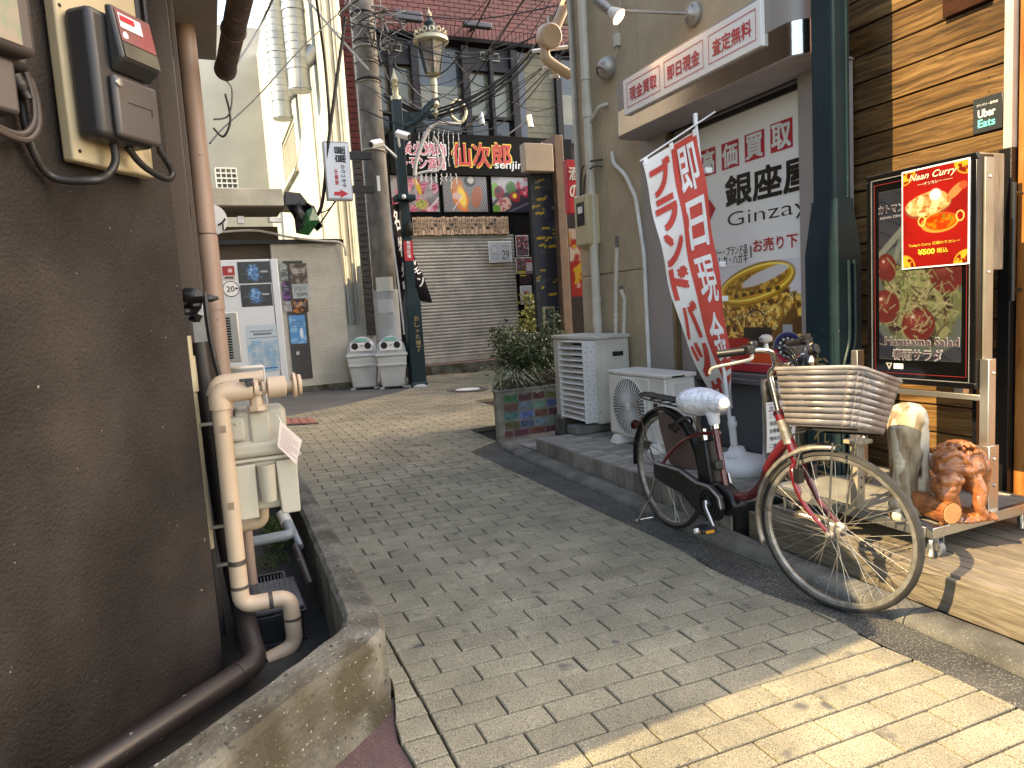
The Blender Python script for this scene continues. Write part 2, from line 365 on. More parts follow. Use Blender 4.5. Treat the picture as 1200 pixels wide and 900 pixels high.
# ================================================================== ROAD SURFACE
m_mortar = M('bedding_sand', (.03, .027, .021), (.018, .016, .013), r=.95, sc=14, bump=.4)
m_paver = M('concrete_paver', (.295, .262, .178), (.23, .203, .138), r=.85, sc=3.5, bump=.5, bs=210, rnd=.1, speck=[(230, .565, (.075, .065, .05), .05), (300, .60, (.55, .5, .38), .05), (9, .66, (.10, .095, .085), .1)], dirt=.38, bd=.004)
m_asph = M('old_asphalt', (.07, .068, .06), (.03, .029, .026), r=.9, sc=4, bump=.9, bs=130, speck=[(150, .58, (.26, .25, .21), .05), (120, .62, (.03, .03, .03), .05)], dirt=.4, bd=.008)
m_red = M('red_asphalt', (.115, .06, .055), (.07, .045, .042), r=.9, sc=6, bump=.8, bs=150, speck=(190, .62, (.2, .15, .14), .05), bd=.006)
m_kerb = M('kerb_concrete', (.20, .19, .16), (.09, .085, .07), r=.9, sc=5, bump=.8, bs=120, speck=[(170, .6, (.1, .1, .1), .05), (210, .66, (.5, .49, .45), .04)], dirt=.5, bd=.006)
m_conc = M('aged_concrete', (.22, .20, .155), (.085, .075, .055), r=.92, sc=6, bump=1, bs=55, speck=[(45, .62, (.04, .04, .035), .06), (2.6, .54, (.07, .055, .03), .10), (80, .68, (.5, .48, .42), .05)], dirt=.5, bd=.008)
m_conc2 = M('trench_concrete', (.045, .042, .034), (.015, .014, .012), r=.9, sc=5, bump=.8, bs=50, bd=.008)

def sheet(name, pts, lift, mat, kind='structure', nz=0):
    mb = MB(); mb.quad(*[(x, y, gz(x, y) + lift) for x, y in pts]); return single(name, mb, mat, kind=kind, smooth=0)
g = MB(); N = 24
xs = [-120, -60, -30, -15, -8, -4, -1.2, 1, 3, 5, 8, 15, 30, 60, 120]; ys = [-120, -60, -30, -15, -6, -2, 0, 2, 4, 8, 12, 16, 25, 45, 80, 120]
def gg(x, y): return gz(max(-12, min(12, x)), max(-10, min(25, y))) - .055
for i in range(len(xs) - 1):
    for j in range(len(ys) - 1):
        a, b, c, d = xs[i], xs[i + 1], ys[j], ys[j + 1]; g.quad((a, c, gg(a, c)), (b, c, gg(b, c)), (b, d, gg(b, d)), (a, d, gg(a, d)))
single('ground', g, m_mortar, kind='structure', smooth=0)

PV0 = hg(555.493, 846.638); DU = (hg(895.955, 750.786) - PV0) / 10; DV = (hg(457.068, 694.472) - PV0) / 10
def pl(pts):
    P = [hg(*p) if len(p) == 2 else V(p) for p in pts]; P = sorted([(p.y, p.x) for p in P])
    def f(y):
        if y <= P[0][0]: return P[0][1]
        for (a, b) in zip(P, P[1:]):
            if y <= b[0]: return a[1] + (b[1] - a[1]) * (y - a[0]) / max(1e-6, b[0] - a[0])
        return P[-1][1]
    return f
right_x = pl([(2.19, -1, 0), (1240, 852), (1180, 823), (1100, 785), (1033, 757), (983, 727), (930, 707), (888, 692), (837, 668), (792, 641), (637, 569), (551, 529), (2.5, 6.28, 0), (2.5, 7.15, 0), (3.42, 7.2, 0), (3.42, 9.4, 0), (6.6, 9.5, 0), (6.6, 14.5, 0)])
left_x = pl([(.05, -1, 0), (490, 900), (464, 860), (.47, 2.3, 0), (.475, 5.9, 0), (-.35, 5.95, 0), (-.35, 8.9, 0), (340, 487), (400, 475), (465, 460), (487, 453), (3.75, 13.1, 0), (3.9, 14.5, 0)])
cut_a = [hg(537, 900), hg(528, 883), hg(498, 826), hg(455, 750), hg(430, 706)]
cut_x = pl([(p.x, p.y, 0) for p in cut_a]); CUTY = cut_a[-1].y
pave = thing('pavement', None, None, (1.5, 4, 0), kind='structure')
def clip(poly, a, b, side):
    """keep the part of poly on one side of the line a-b (side=+1 right)"""
    out = []
    def d(p): return ((b[0] - a[0]) * (p[1] - a[1]) - (b[1] - a[1]) * (p[0] - a[0])) * -side
    for i in range(len(poly)):
        p, q = poly[i], poly[(i + 1) % len(poly)]; dp, dq = d(p), d(q)
        if dp >= 0: out.append(p)
        if dp * dq < 0: t = dp / (dp - dq); out.append((p[0] + (q[0] - p[0]) * t, p[1] + (q[1] - p[1]) * t))
    return out
def area(p): return abs(sum(p[i][0] * p[(i + 1) % len(p)][1] - p[(i + 1) % len(p)][0] * p[i][1] for i in range(len(p)))) / 2
gap = .003; pieces = []
for j in range(-14, 112):
    for u in range(-14, 60):
        if (u + j) % 2: continue
        def W(uu, jj): p = PV0 + DU * uu + DV * jj; return (p.x, p.y)
        gu = gap / DU.length; gv = gap / DV.length * (1.35 if j % 3 else 1.6)
        q = [W(u + gu, j - 1 + gv), W(u + 2 - gu, j - 1 + gv), W(u + 2 - gu, j - gv), W(u + gu, j - gv)]
        cy0, cy1 = min(p[1] for p in q), max(p[1] for p in q); cx = (q[0][0] + q[1][0]) / 2
        if cy1 < .2 or cy0 > 14.1 or cx < -.8 or cx > 7: continue
        polys = [q]
        if cy1 < CUTY + .02:      # a cut line runs along the kerb here
            a, b = (cut_x(cy0), cy0), (cut_x(cy1), cy1)
            if q[0][0] < max(a[0], b[0]) and q[1][0] > min(a[0], b[0]):
                s_ = .004; polys = [clip(q, (a[0] - s_, a[1]), (b[0] - s_, b[1]), -1), clip(q, (a[0] + s_, a[1]), (b[0] + s_, b[1]), 1)]
        for q2 in polys:
            if len(q2) < 3: continue
            l0, l1 = left_x(cy0), left_x(cy1); r0, r1 = right_x(cy0), right_x(cy1)
            if min(p[0] for p in q2) < max(l0, l1): q2 = clip(q2, (l0, cy0), (l1, cy1), 1)
            if len(q2) >= 3 and max(p[0] for p in q2) > min(r0, r1): q2 = clip(q2, (r0, cy0), (r1, cy1), -1)
            if len(q2) < 3 or area(q2) < .0009: continue
            c = (sum(p[0] for p in q2) / len(q2), sum(p[1] for p in q2) / len(q2)); pieces.append((c, q2))
def dist(p): return math.hypot(p[0][0], p[0][1])
def visible(p):
    c = V((p[0][0], p[0][1], gz(*p[0]))); q = R.transposed() @ (c - CAM)
    if q.z < .1: return False
    x, y = 600 + F_PX * q.x / q.z, 450 + F_PX * q.y / q.z; return -20 < x < 1220 and y < 925
pieces.sort(key=lambda p: (not visible(p), dist(p)))
m_pv2 = m_paver.copy(); m_pv2.name = 'far_concrete_paver'
_full = {}
stuff = MB()
def slab(mb, q, c, h, tilt=(0, 0)):
    n = len(q); b = .0035
    def z(x, y): return gz(x, y) - gz(*c) + (x - c[0]) * tilt[0] + (y - c[1]) * tilt[1]
    top = []; 
    for i in range(n):
        x, y = q[i]; dx, dy = c[0] - x, c[1] - y; L_ = math.hypot(dx, dy); top.append((x + dx / L_ * b * 1.3, y + dy / L_ * b * 1.3))
    vs = [(x - c[0], y - c[1], z(x, y) - .045) for x, y in q] + [(x - c[0], y - c[1], z(x, y) - b + h) for x, y in q] + [(x - c[0], y - c[1], z(x, y) + h) for x, y in top]
    fs = [tuple(range(2 * n, 3 * n))]
    for k in (0, 1):
        for i in range(n): i2 = (i + 1) % n; fs.append((k * n + i, k * n + i2, (k + 1) * n + i2, (k + 1) * n + i))
    return vs, fs
cnt = 0
for k, (c, q) in enumerate(pieces):
    rect = len(q) == 4 and abs(area(q) - (DU.length * 2 - 2 * gap) * (DV.length - 2 * gap)) < 2e-4
    dz = random.uniform(-.0012, .0012) - (.004 if random.random() < .03 else 0); tl = (random.uniform(-.006, .006), random.uniform(-.006, .006))
    if k < 300:
        key = (rect, random.randrange(6)) if rect else None
        if key and key in _full: me = _full[key]
        else:
            vs, fs = slab(None, q, c, 0, tl); me = bpy.data.meshes.new('paver'); me.from_pydata(vs, [], fs); me.materials.append(m_paver)
            if key: _full[key] = me
        o = bpy.data.objects.new('paver', me); COL.objects.link(o); o.parent = pave; o.location = (c[0] - 1.5, c[1] - 4, gz(*c) + dz)
    else:
        vs, fs = slab(None, q, c, dz, tl); stuff.add([(a + c[0], b + c[1], zz + gz(*c)) for a, b, zz in vs], fs)
part('far_pavers', stuff, m_paver, pave, smooth=0, kind='stuff')

# asphalt strip between the pavers and the kerb, the patch by the bins and the red patch by the near kerb
mb = MB(); ysr = [-1, .5, .9, 1.2, 1.4, 1.6, 1.8, 1.95, 2.1, 2.3, 2.5, 2.8, 3.2, 3.9, 4.6, 5.3, 5.8, 6.1, 6.3]
for a, b in zip(ysr, ysr[1:]):
    xr = lambda y: 2.46 if y < 5.5 else 2.5
    mb.quad(*[(x, y, gz(x, y) - .004) for x, y in ((right_x(a) + .003, a), (xr(a), a), (xr(b), b), (right_x(b) + .003, b))])
single('asphalt_gutter', mb, m_asph, kind='structure', smooth=0)
mb = MB(); pts = [(-.35, 9.0), *[(hg(*p).x, hg(*p).y) for p in ((340, 487), (400, 475), (465, 460), (487, 453))], (3.75, 13.1), (3.9, 15), (-.6, 15), (-.6, 9.0)]
mb.quad(*[(x, y, gz(x, y) - .006) for x, y in pts]); single('asphalt_patch', mb, M('smooth_asphalt', (.085, .087, .087), (.055, .056, .056), r=.85, sc=2, bump=.4, bs=140), kind='structure', smooth=0)
mb = MB(); pts = [(-1.5, -1), (.05, -1)] + [(left_x(y) - .004, y) for y in (1.3, 1.6, 1.8, 1.9, 2.0, 2.1, 2.25)] + [(-.1, 2.2), (-1.5, 1.2)]
mb.quad(*[(x, y, gz(x, y) - .012) for x, y in pts]); single('red_asphalt_patch', mb, m_red, kind='structure', smooth=0)

# concrete kerb on the right: rounded cross-section in lengths
kerb = thing('kerb', None, None, (2.5, 3, gz(2.5, 3)), kind='structure')
path = [(2.48, -.6), (2.48, .0), (2.48, .62), (2.48, 1.22), (2.485, 1.82), (2.475, 2.42), (2.46, 3.02), (2.445, 3.62), (2.45, 4.22), (2.455, 4.82), (2.46, 5.42), (2.47, 5.9), (2.56, 6.2)]
prof = [(-.08, -.05), (-.078, .008), (-.066, .027), (-.045, .038), (-.01, .043), (.04, .043), (.06, .04), (.075, .03), (.075, -.05)]
for a, b in zip(path, path[1:]):
    A, B = V((*a, 0)), V((*b, 0)); d = (B - A).normalized(); s_ = V((d.y, -d.x, 0)); mb = MB(); rings = []
    for t in (0.006, .25, .5, .75, (B - A).length * 0 + .994):
        P = A + (B - A) * t
        for (ox, oz) in prof:
            j = .006 * mnoise.noise(V((P.y * 9, ox * 30, oz * 30))); mb.v.append(V((P.x + s_.x * (ox + j), P.y + s_.y * ox, gz(P.x, P.y) + oz + j)))
    n = len(prof)
    for i in range(4):
        for k in range(n): mb.f.append((i * n + k, (i + 1) * n + k, (i + 1) * n + (k + 1) % n, i * n + (k + 1) % n))
    mb.f.append(tuple(range(n))); mb.f.append(tuple(range(5 * n - 1, 4 * n - 1, -1))); mb.mi = [0] * len(mb.f)
    part('kerb_stone', mb, m_kerb, kerb, smooth=50)

# raised concrete kerb of the trench on the left
def poly_wall(name, outer, inner, z0, z1, mat, **kw):
    mb = MB(); n = len(outer)
    def zz(p, z): return V((p[0], p[1], z))
    sub = 6
    for i in range(n - 1):
        for k in range(sub):
            t0, t1 = k / sub, (k + 1) / sub
            o0 = [outer[i][c] + (outer[i + 1][c] - outer[i][c]) * t0 for c in (0, 1)]; o1 = [outer[i][c] + (outer[i + 1][c] - outer[i][c]) * t1 for c in (0, 1)]
            i0 = [inner[i][c] + (inner[i + 1][c] - inner[i][c]) * t0 for c in (0, 1)]; i1 = [inner[i][c] + (inner[i + 1][c] - inner[i][c]) * t1 for c in (0, 1)]
            def J(p, z, s=.009): return V((p[0], p[1], z)) + V((mnoise.noise(V((p[0] * 14, p[1] * 14, z * 9))), mnoise.noise(V((p[1] * 14, p[0] * 14, z * 9 + 5))), mnoise.noise(V((p[0] * 11, p[1] * 11, 7)))*.7)) * s
            b = .018
            def inn(p, q, d): v_ = V((q[0] - p[0], q[1] - p[1], 0)).normalized() * d; return (p[0] + v_.x, p[1] + v_.y)
            P0 = [J(o0, z0), J(o0, (z0 + z1) / 2), J(o0, z1 - b), J(inn(o0, i0, b), z1), J(inn(o0, i0, .5 * math.dist(o0, i0)), z1 + .003), J(inn(i0, o0, b), z1), J(i0, z1 - b), J(i0, z0)]
            P1 = [J(o1, z0), J(o1, (z0 + z1) / 2), J(o1, z1 - b), J(inn(o1, i1, b), z1), J(inn(o1, i1, .5 * math.dist(o1, i1)), z1 + .003), J(inn(i1, o1, b), z1), J(i1, z1 - b), J(i1, z0)]
            for a in range(7): mb.quad(P0[a], P1[a], P1[a + 1], P0[a + 1])
    return mb
outer = [(-1.5, .55), (-.62, 1.26), (-.1, 1.695), (.2, 1.965), (.37, 2.105), (.43, 2.18), (.452, 2.30), (.462, 3.0), (.475, 4.4), (.478, 5.88)]
inner = [(-1.6, .66), (-.72, 1.37), (-.21, 1.79), (.06, 2.03), (.22, 2.19), (.30, 2.275), (.328, 2.36), (.345, 3.0), (.36, 4.4), (.36, 5.88)]
mb = poly_wall('trench_kerb', outer, inner, -.25, .29, m_conc)
single('trench_wall', mb, m_conc, 'low stained concrete wall curving round the pipe trench beside the dark wall', 'low wall', smooth=60)
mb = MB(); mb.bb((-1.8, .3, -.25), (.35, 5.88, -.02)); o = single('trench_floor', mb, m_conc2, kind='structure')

# ================================================================== TIMBER DECK AND TILED STEP
m_deck = M_wood('deck_board', (.09, .07, .045), (.155, .125, .085), (.23, .19, .135), stretch=(14, 1, 14), rough=.8, rnd=.18)
deck = thing('wooden_deck', 'weathered timber deck step before the wooden wall, above the kerb', 'deck', (3.1, 1.3, gz(3.1, 1.3)))
DZ = .145
bw = .113
for k in range(9):
    x0 = 2.615 + k * bw; mb = MB(); mb.bb((x0 + .003, -.9, DZ - .04), (x0 + bw - .003, 2.86, DZ + random.uniform(-.002, .002))); part('deck_board', mb, m_deck, deck, bevel=.004)
mb = MB(); mb.bb((2.585, -.9, -.01), (2.612, 1.0, DZ - .008)); part('fascia_board', mb, m_deck, deck, bevel=.004)
mb = MB(); mb.bb((2.585, 1.005, -.01), (2.612, 2.87, DZ - .008)); part('fascia_board', mb, m_deck, deck, bevel=.004)
mb = MB(); mb.bb((2.62, -.9, -.06), (3.6, 2.84, DZ - .045)); part('joist_frame', mb, M('dark_joist', (.03, .025, .02)), deck)

m_tile = M('step_tile', (.33, .31, .275), (.23, .21, .18), r=.6, sc=9, bump=.25, bs=90, rnd=.3, speck=(140, .66, (.1, .09, .08), .05), dirt=.45)
m_grout = M('dark_grout', (.008, .007, .006), r=.95)
step = thing('tiled_step', 'low step faced with grey brown square tiles under the air conditioners', 'step', (3.0, 4.2, gz(3, 4.2)))
ST = .17
mb = MB(); mb.bb((2.552, 2.93, -.03), (3.6, 5.41, ST - .012)); part('step_core', mb, m_grout, step)
ty = .108
y = 5.43; i = 0
while y > 2.97:
    mb = MB(); mb.bb((2.535, y - ty + .007, .005), (2.549, y - .007, ST - .006)); part('tile', mb, m_tile, step, bevel=.002, seg=1)
    for (xa, xb) in ((2.537, 2.735), (2.735, 2.935), (2.935, 3.135), (3.135, 3.335), (3.335, 3.5)):
        mb = MB(); mb.bb((xa + .004, y - ty + .005, ST - .013), (xb - .004, y - .005, ST + random.uniform(-.001, .001))); part('tile', mb, m_tile, step, bevel=.002, seg=1)
    y -= ty; i += 1
mb = MB()
for k in range(9):
    xa = 2.537 + k * ty
    mb = MB(); mb.bb((xa + .003, 5.432, .005), (xa + ty - .003, 5.447, ST - .004)); part('tile', mb, m_tile, step, bevel=.002, seg=1)
low = thing('tiled_ledge', 'very low tiled ledge between the mosaic planter and the tiled step', 'step', (3.0, 5.8, gz(3, 5.8)))
mb = MB(); mb.bb((2.56, 5.45, -.05), (3.5, 6.25, .045)); part('ledge_core', mb, m_grout, low)
for r_ in range(4):
    for c_ in range(4):
        mb = MB(); mb.bb((2.552 + c_ * .23 + .003, 5.455 + r_ * .2 + .003, .035), (2.552 + (c_ + 1) * .23 - .003, 5.455 + (r_ + 1) * .2 - .003, .056)); part('tile', mb, m_tile, low, bevel=.002, seg=1)

# ================================================================== TIMBER WALL (right)
m_board = M_wood('wall_board', (.045, .024, .009), (.15, .078, .026), (.27, .155, .058), stretch=(9, .45, 11), rough=.42, rnd=.34, patina=((.62, .55, .42), .48, .15))
m_orange = M_wood('orange_door_wood', (.22, .075, .018), (.33, .125, .032), (.42, .18, .05), stretch=(6, 6, .6), rough=.35, rnd=.1)
WX = 3.65
bh = .155; zline = hx(992, 167, WX).z
twall = thing('timber_wall', 'wall of horizontal brown boards with dark grooves, half in sun, right of the green post', 'wall', (WX + .05, 2.7, DZ))
z = zline - math.ceil((zline - DZ) / bh) * bh
mb = MB(); mb.bb((WX + .03, 1.95, -.05), (WX + .2, 3.42, 5.6)); part('backing', mb, M('black_backing', (.006, .005, .004), r=1), twall)
while z < 4.6:
    zb = max(z, DZ + .002)
    if z + bh > zb + .02:
        dx = random.uniform(-.003, .003); y1 = 3.40 if z < 2.62 else 3.34
        mb = MB(); mb.bb((WX - .012 + dx, 2.16, zb + .0045), (WX + .022, y1, z + bh - .0045)); part('board', mb, m_board, twall, bevel=.003)
    z += bh
mb = MB(); z = zline - 16 * bh
for k in range(34):
    if z + bh * .5 > DZ + .05:
        for q_ in (2.28, 2.95, 3.33): mb.ball((WX - .0135, q_, z + bh * .72), (.003, .004, .004), 6); mb.ball((WX - .0135, q_, z + bh * .28), (.003, .004, .004), 6)
    z += bh
part('nail_heads', mb, M('rusty_nail', (.03, .02, .015), r=.5, bump=0), twall, kind='stuff')
# door frame and door wood nearest the camera
yd = hx(1182, 300, WX - .03).y
df = thing('doorway', 'restaurant doorway frame at the right edge, pale metal jamb beside orange timber', 'door frame', (WX, yd - .1, DZ))
mb = MB(); mb.bb((WX - .05, yd - .018, 1.93), (WX - .005, yd + .022, 4.6)); part('jamb', mb, M('pale_jamb', (.62, .5, .43), (.5, .4, .33), r=.35), df, bevel=.003, label='pale upper jamb')
mb = MB(); mb.bb((WX - .06, yd - .025, DZ + .01), (WX - .008, yd + .035, 1.928)); part('jamb', mb, M('black_jamb', (.005, .005, .005), r=.35), df, bevel=.003, label='black lower jamb')
for k in range(3):
    mb = MB(); mb.bb((WX - .02 + .0, yd - .03 - .2 * (k + 1) + .004, DZ + .01), (WX + .03, yd - .03 - .2 * k - .0, 4.6)); part('door_panel', mb, m_orange, df, bevel=.004)
mb = MB(); mb.tube([(WX - .15, yd - .09, 1.2), (WX - .15, yd - .09, 1.75)], .012, 10); mb.tube([(WX - .15, yd - .09, 1.25), (WX - .09, yd - .09, 1.25)], .01, 8); mb.tube([(WX - .15, yd - .09, 1.7), (WX - .09, yd - .09, 1.7)], .01, 8)
part('door_handle', mb, M('dark_steel', (.06, .06, .06), r=.3, m=.8), df)
# dark plank sign high on the wall
a, b = hx(1105, 22, WX - .04), hx(1160, 2, WX - .04)
mb = MB(); mb.bb((WX - .045, b.y, a.z), (WX - .014, a.y, a.z + .5)); single('dark_sign_board', mb, M_wood('dark_plank', (.02, .008, .004), (.045, .016, .008), (.06, .02, .01), rough=.3), 'dark reddish wooden board fixed high on the sunlit boards, cut off by the top edge', 'sign', bevel=.003)
# delivery service plate
ca, cb = hx(1140.5, 122, WX - .02), hx(1175, 115, WX - .02); cc = hx(1175, 149, WX - .02)
ub = thing('service_plate', 'small dark grey square plate reading Uber Eats on the sunlit boards', 'sign', (WX - .02, (ca.y + cb.y) / 2, cc.z))
y0, y1, z0, z1 = cb.y, ca.y, cc.z + .005, cb.z
z0 = hx(1140.5, 158, WX - .02).z; z1 = ca.z; z1 = z0 + .17; y1 = y0 + .17
y0, y1 = hx(1175, 132, WX - .02).y, hx(1140.5, 132, WX - .02).y
mb = MB(); mb.bb((WX - .022, y0, z0), (WX - .013, y1, z1)); part('plate', mb, M('plate_grey', (.035, .04, .042), r=.3, bump=0), ub, bevel=.002)
ww = y1 - y0; f_ = lambda fx, fz: flat((WX - .024, y1 - fx * ww, z0 + fz * (z1 - z0)), (0, -1, 0), (0, 0, 1))
m_wht = M('white_print', (.8, .8, .78), bump=0, r=.5); m_teal = M('teal_print', (.12, .55, .55), bump=0, r=.5)
text('デリバリー提供店', f_(.14, .74), ww * .72, .013, m_wht, ub, bold=.01); text('Uber', f_(.18, .42), ww * .6, .04, m_wht, ub, bold=.03); text('Eats', f_(.18, .14), ww * .6, .04, m_teal, ub, bold=.03)

# ================================================================== BUYING SHOP (right, behind the banner)
m_tan = M('tan_stucco', (.50, .41, .285), (.43, .35, .24), r=.9, sc=1.2, bump=.55, bs=170, speck=[(190, .66, (.3, .24, .16), .05), (1.3, .62, (.32, .26, .18), .15)], bd=.006, dirt=.18)
m_mauve = M('mauve_metal', (.30, .265, .25), (.26, .23, .215), r=.45, sc=2, bump=.03)
m_sus = M('stainless', (.62, .58, .52), (.5, .47, .42), r=.16, m=1, sc=3, bump=.05, bs=20)
m_gw = M('grey_textured_wall', (.13, .133, .137), (.10, .103, .107), r=.85, sc=2, bump=.6, bs=110, bd=.006)
m_dk = M('dark_frame', (.015, .014, .014), r=.4, bump=0); m_gold = M('bronze_frame', (.3, .22, .12), r=.3, m=.8, bump=0)
m_pipe = M('cream_pipe', (.58, .54, .46), (.5, .46, .39), r=.5, sc=5, bump=.08, dirt=.25)
m_red_p = M('red_print', (.52, .022, .04), (.47, .02, .035), r=.4, bump=0); m_blk_p = M('black_print', (.004, .004, .004), r=.4, bump=0)
m_paper = M('white_sheet', (.78, .77, .75), (.72, .71, .70), r=.45, bump=0, sc=1)
TX = 3.5
shop = thing('shop_building', 'tan stuccoed building with a mauve framed shop window behind the banner', 'building', (TX + 1, 4.6, 0))
Yc = hx(680, 300, TX).y; Yw = hx(757, 300, TX).y; Yr = 3.40
zj = hx(702, 322, TX).z; yj = hx(757.5, 40, TX).y
def tanp(y0, y1, z0, z1): mb = MB(); mb.bb((TX, y0 + .003, z0 + .003), (TX + .3, y1 - .003, z1 - .003)); part('wall_panel', mb, m_tan, shop, bevel=.006)
tanp(Yw, Yc, -.1, zj); tanp(Yw, yj if yj > Yw + .2 else (Yw + Yc) / 2, zj, 5.2); tanp(yj if yj > Yw + .2 else (Yw + Yc) / 2, Yc, zj, 5.2)
tanp(3.40, Yw, 3.02, 5.2); tanp(Yw, Yc, 5.2, 7.5); tanp(3.40, Yw, 5.2, 7.5)
mb = MB(); mb.bb((TX + .32, Yw + .02, -.1), (TX + 4, Yc - .02, 7.4)); mb.bb((TX + .32, 3.42, 3.1), (TX + 4, Yw + .01, 7.4)); part('wall_core', mb, m_tan, shop)
# mauve jambs, recess and lower wall
mb = MB(); mb.bb((TX - .012, hx(789, 380, TX).y, ST), (TX + .12, Yw + .01, 2.66)); part('window_jamb', mb, m_mauve, shop, bevel=.004)
yb = hx(789, 380, TX).y
mb = MB(); mb.bb((TX + .0, yb - .03, ST), (TX + .14, yb - .002, 2.66)); part('window_trim', mb, m_gold, shop, bevel=.002)
mb = MB(); mb.bb((TX + .05, yb - .20, ST), (TX + .16, yb - .033, 2.66)); part('window_trim', mb, m_mauve, shop, bevel=.002)
ypr = hx(936, 200, TX - .02).y
mb = MB(); mb.bb((TX - .02, 3.05, ST - .02), (TX + .12, ypr, 2.66)); part('window_jamb', mb, m_mauve, shop, bevel=.004)
mb = MB(); mb.bb((TX + .09, ypr, ST - .02), (TX + .2, yb - .2, .66)); part('lower_wall', mb, m_gw, shop)
mb = MB(); mb.bb((TX + .03, ypr, .66), (TX + .2, yb - .2, .70)); mb.bb((TX + .06, ypr, .70), (TX + .2, yb - .2, .735)); part('window_sill', mb, M('sill_alu', (.2, .19, .19), r=.35, m=.5, bump=0), shop, bevel=.004)
mb = MB(); mb.bb((TX + .1, ypr, 2.60), (TX + .2, yb - .2, 2.70)); mb.bb((TX + .04, 3.1, 2.64), (TX + .09, yb, 2.70)); part('window_head', mb, m_dk, shop, bevel=.003)
mb = MB(); mb.bb((TX + .13, ypr, .735), (TX + .137, yb - .2, 2.6)); part('window_pane', mb, M('dark_shop_glass', (.03, .035, .035), r=.05, bump=0, spec=.6), shop)
mb = MB(); mb.bb((TX + .19, 3.1, -.1), (TX + 4, yb + .3, 3.1)); part('room_wall', mb, M('dim_room', (.05, .05, .05)), shop)
# canopy with rounded ends
def rounded(x0, x1, y0, y1, r, n=6):
    p = [(x1, y0), ]; out = [(x1, y0)]
    for k in range(n + 1): a = math.pi * 1.5 - k * math.pi / 2 / n; out.append((x0 + r + r * math.cos(a), y0 + r + r * math.sin(a)))
    for k in range(n + 1): a = math.pi - k * math.pi / 2 / n; out.append((x0 + r + r * math.cos(a), y1 - r + r * math.sin(a)))
    out.append((x1, y1)); return out
SX = 3.17
yl = hx(722, 130, SX + .05).y; ya = 3.02
can = thing('shop_canopy', 'mauve box canopy with a stainless lower band over the shop window', 'canopy', (SX + .2, 4, 2.62))
zc = 2.64
for nm, z0, z1, mt, g_ in (('stainless_band', zc, zc + .19, m_sus, 0), ('canopy_body', zc + .19, hx(729, 95, SX - .03).z + .03, m_mauve, .006)):
    mb = MB(); pp = rounded(SX + g_, TX - .001 if True else 0, ya + g_, yl - g_, .12); mb.prism([(x, y, z0) for x, y in pp], (0, 0, z1 - z0)); part(nm, mb, mt, can, smooth=50, bevel=.003, seg=1)
mb = MB(); pp = rounded(SX + .004, TX + .1, ya + .004, yl - .004, .118); mb.prism([(x, y, zc - .003) for x, y in pp], (0, 0, .003)); part('soffit', mb, M('soffit_mauve', (.42, .37, .37), r=.5, bump=0), can, smooth=0)
mb = MB(); mb.bb((TX + .02, ypr - .2, zc - .012), (TX + .05, yl - .2, zc - .004)); part('shutter_track', mb, m_dk, can)
# sign box
PX = SX - .03
p1, p2, p3, p4 = hx(729, 95, PX), hx(890, -1, PX), hx(893, 60, PX), hx(732, 130, PX)
y0, y1 = (p2.y + p3.y) / 2, (p1.y + p4.y) / 2; z0, z1 = (p3.z + p4.z) / 2, (p1.z + p2.z) / 2
sg = thing('shop_sign', 'long white sign with three red framed slogans on the canopy front', 'sign', (PX + .01, (y0 + y1) / 2, z0))
mb = MB(); mb.bb((PX, y0, z0), (SX + .003, y1, z1)); part('sign_panel', mb, M('sign_white', (.78, .76, .75), (.76, .74, .73), r=.4, bump=0), sg, bevel=.003)
L_ = y1 - y0; H_ = z1 - z0
for i, s_ in enumerate(('現金買取', '即日現金', '査定無料')):
    x_a, x_b = (.035 + i * .325) * L_, (.325 + i * .325) * L_
    f2 = flat((PX - .003, y1 - x_a, z0), (0, -1, 0), (0, 0, 1)); wb = x_b - x_a; mb = MB(); t = .005
    for (a, b, c, d) in ((0, .17, wb, .17 + t / H_), (0, .83, wb, .83 + t / H_)): mb.quad(f2(a, b * H_), f2(c, b * H_), f2(c, d * H_), f2(a, d * H_))
    for a in (0, wb - t): mb.quad(f2(a, .17 * H_), f2(a + t, .17 * H_), f2(a + t, .83 * H_), f2(a, .83 * H_))
    part('red_outline', mb, m_red_p, sg, smooth=0)
    text(s_, flat((PX - .003, y1 - x_a - wb * .09, z0 + H_ * .31), (0, -1, 0), (0, 0, 1)), wb * .82, H_ * .38, m_red_p, sg, bold=.022)

# window poster
QX = TX + .122
ya_, yb_ = hx(938, 280, QX).y - .0, hx(795, 300, QX).y + .1
zt, zb = hx(935, 104, QX).z, hx(900, 437, QX).z
yb_ = min(yb_, yb - .21)
po = thing('window_poster', 'large white window poster with black and red lettering, gold jewellery and a red foot band', 'poster', (QX, (ya_ + yb_) / 2, zb))
mb = MB(); mb.bb((QX, ya_ - .03, zb), (QX + .005, yb_, zt)); part('poster_sheet', mb, M('poster_white', (.84, .83, .82), (.81, .80, .79), r=.3, bump=0, sc=1), po)
mb = MB(); mb.bb((QX - .003, ya_ - .03, zb), (QX - .001, yb_, zb + .06)); part('red_band', mb, m_red_p, po)
def qh(px, py): return hx(px, py, QX - .004)
def wtext(s, l, r_, mat, par, X, bold=.02, **k):
    """words between pixel-measured left-bottom, right-bottom and left-top corners on the plane x = X"""
    (a, b), (c, d), top = l, r_, k.pop('top'); A, B, T = hx(a, b, X), hx(c, d, X), hx(a, top, X)
    zz = (A.z + B.z) / 2; text(s, flat((X, A.y, zz), (0, -1, 0), (0, 0, 1)), A.y - B.y, T.z - A.z, mat, par, bold=bold, **k)
sq = [((822, 208), (839, 203), 177), ((846, 201), (866, 193), 170), ((873, 192), (896, 182), 160), ((903, 181), (929, 171), 147)]
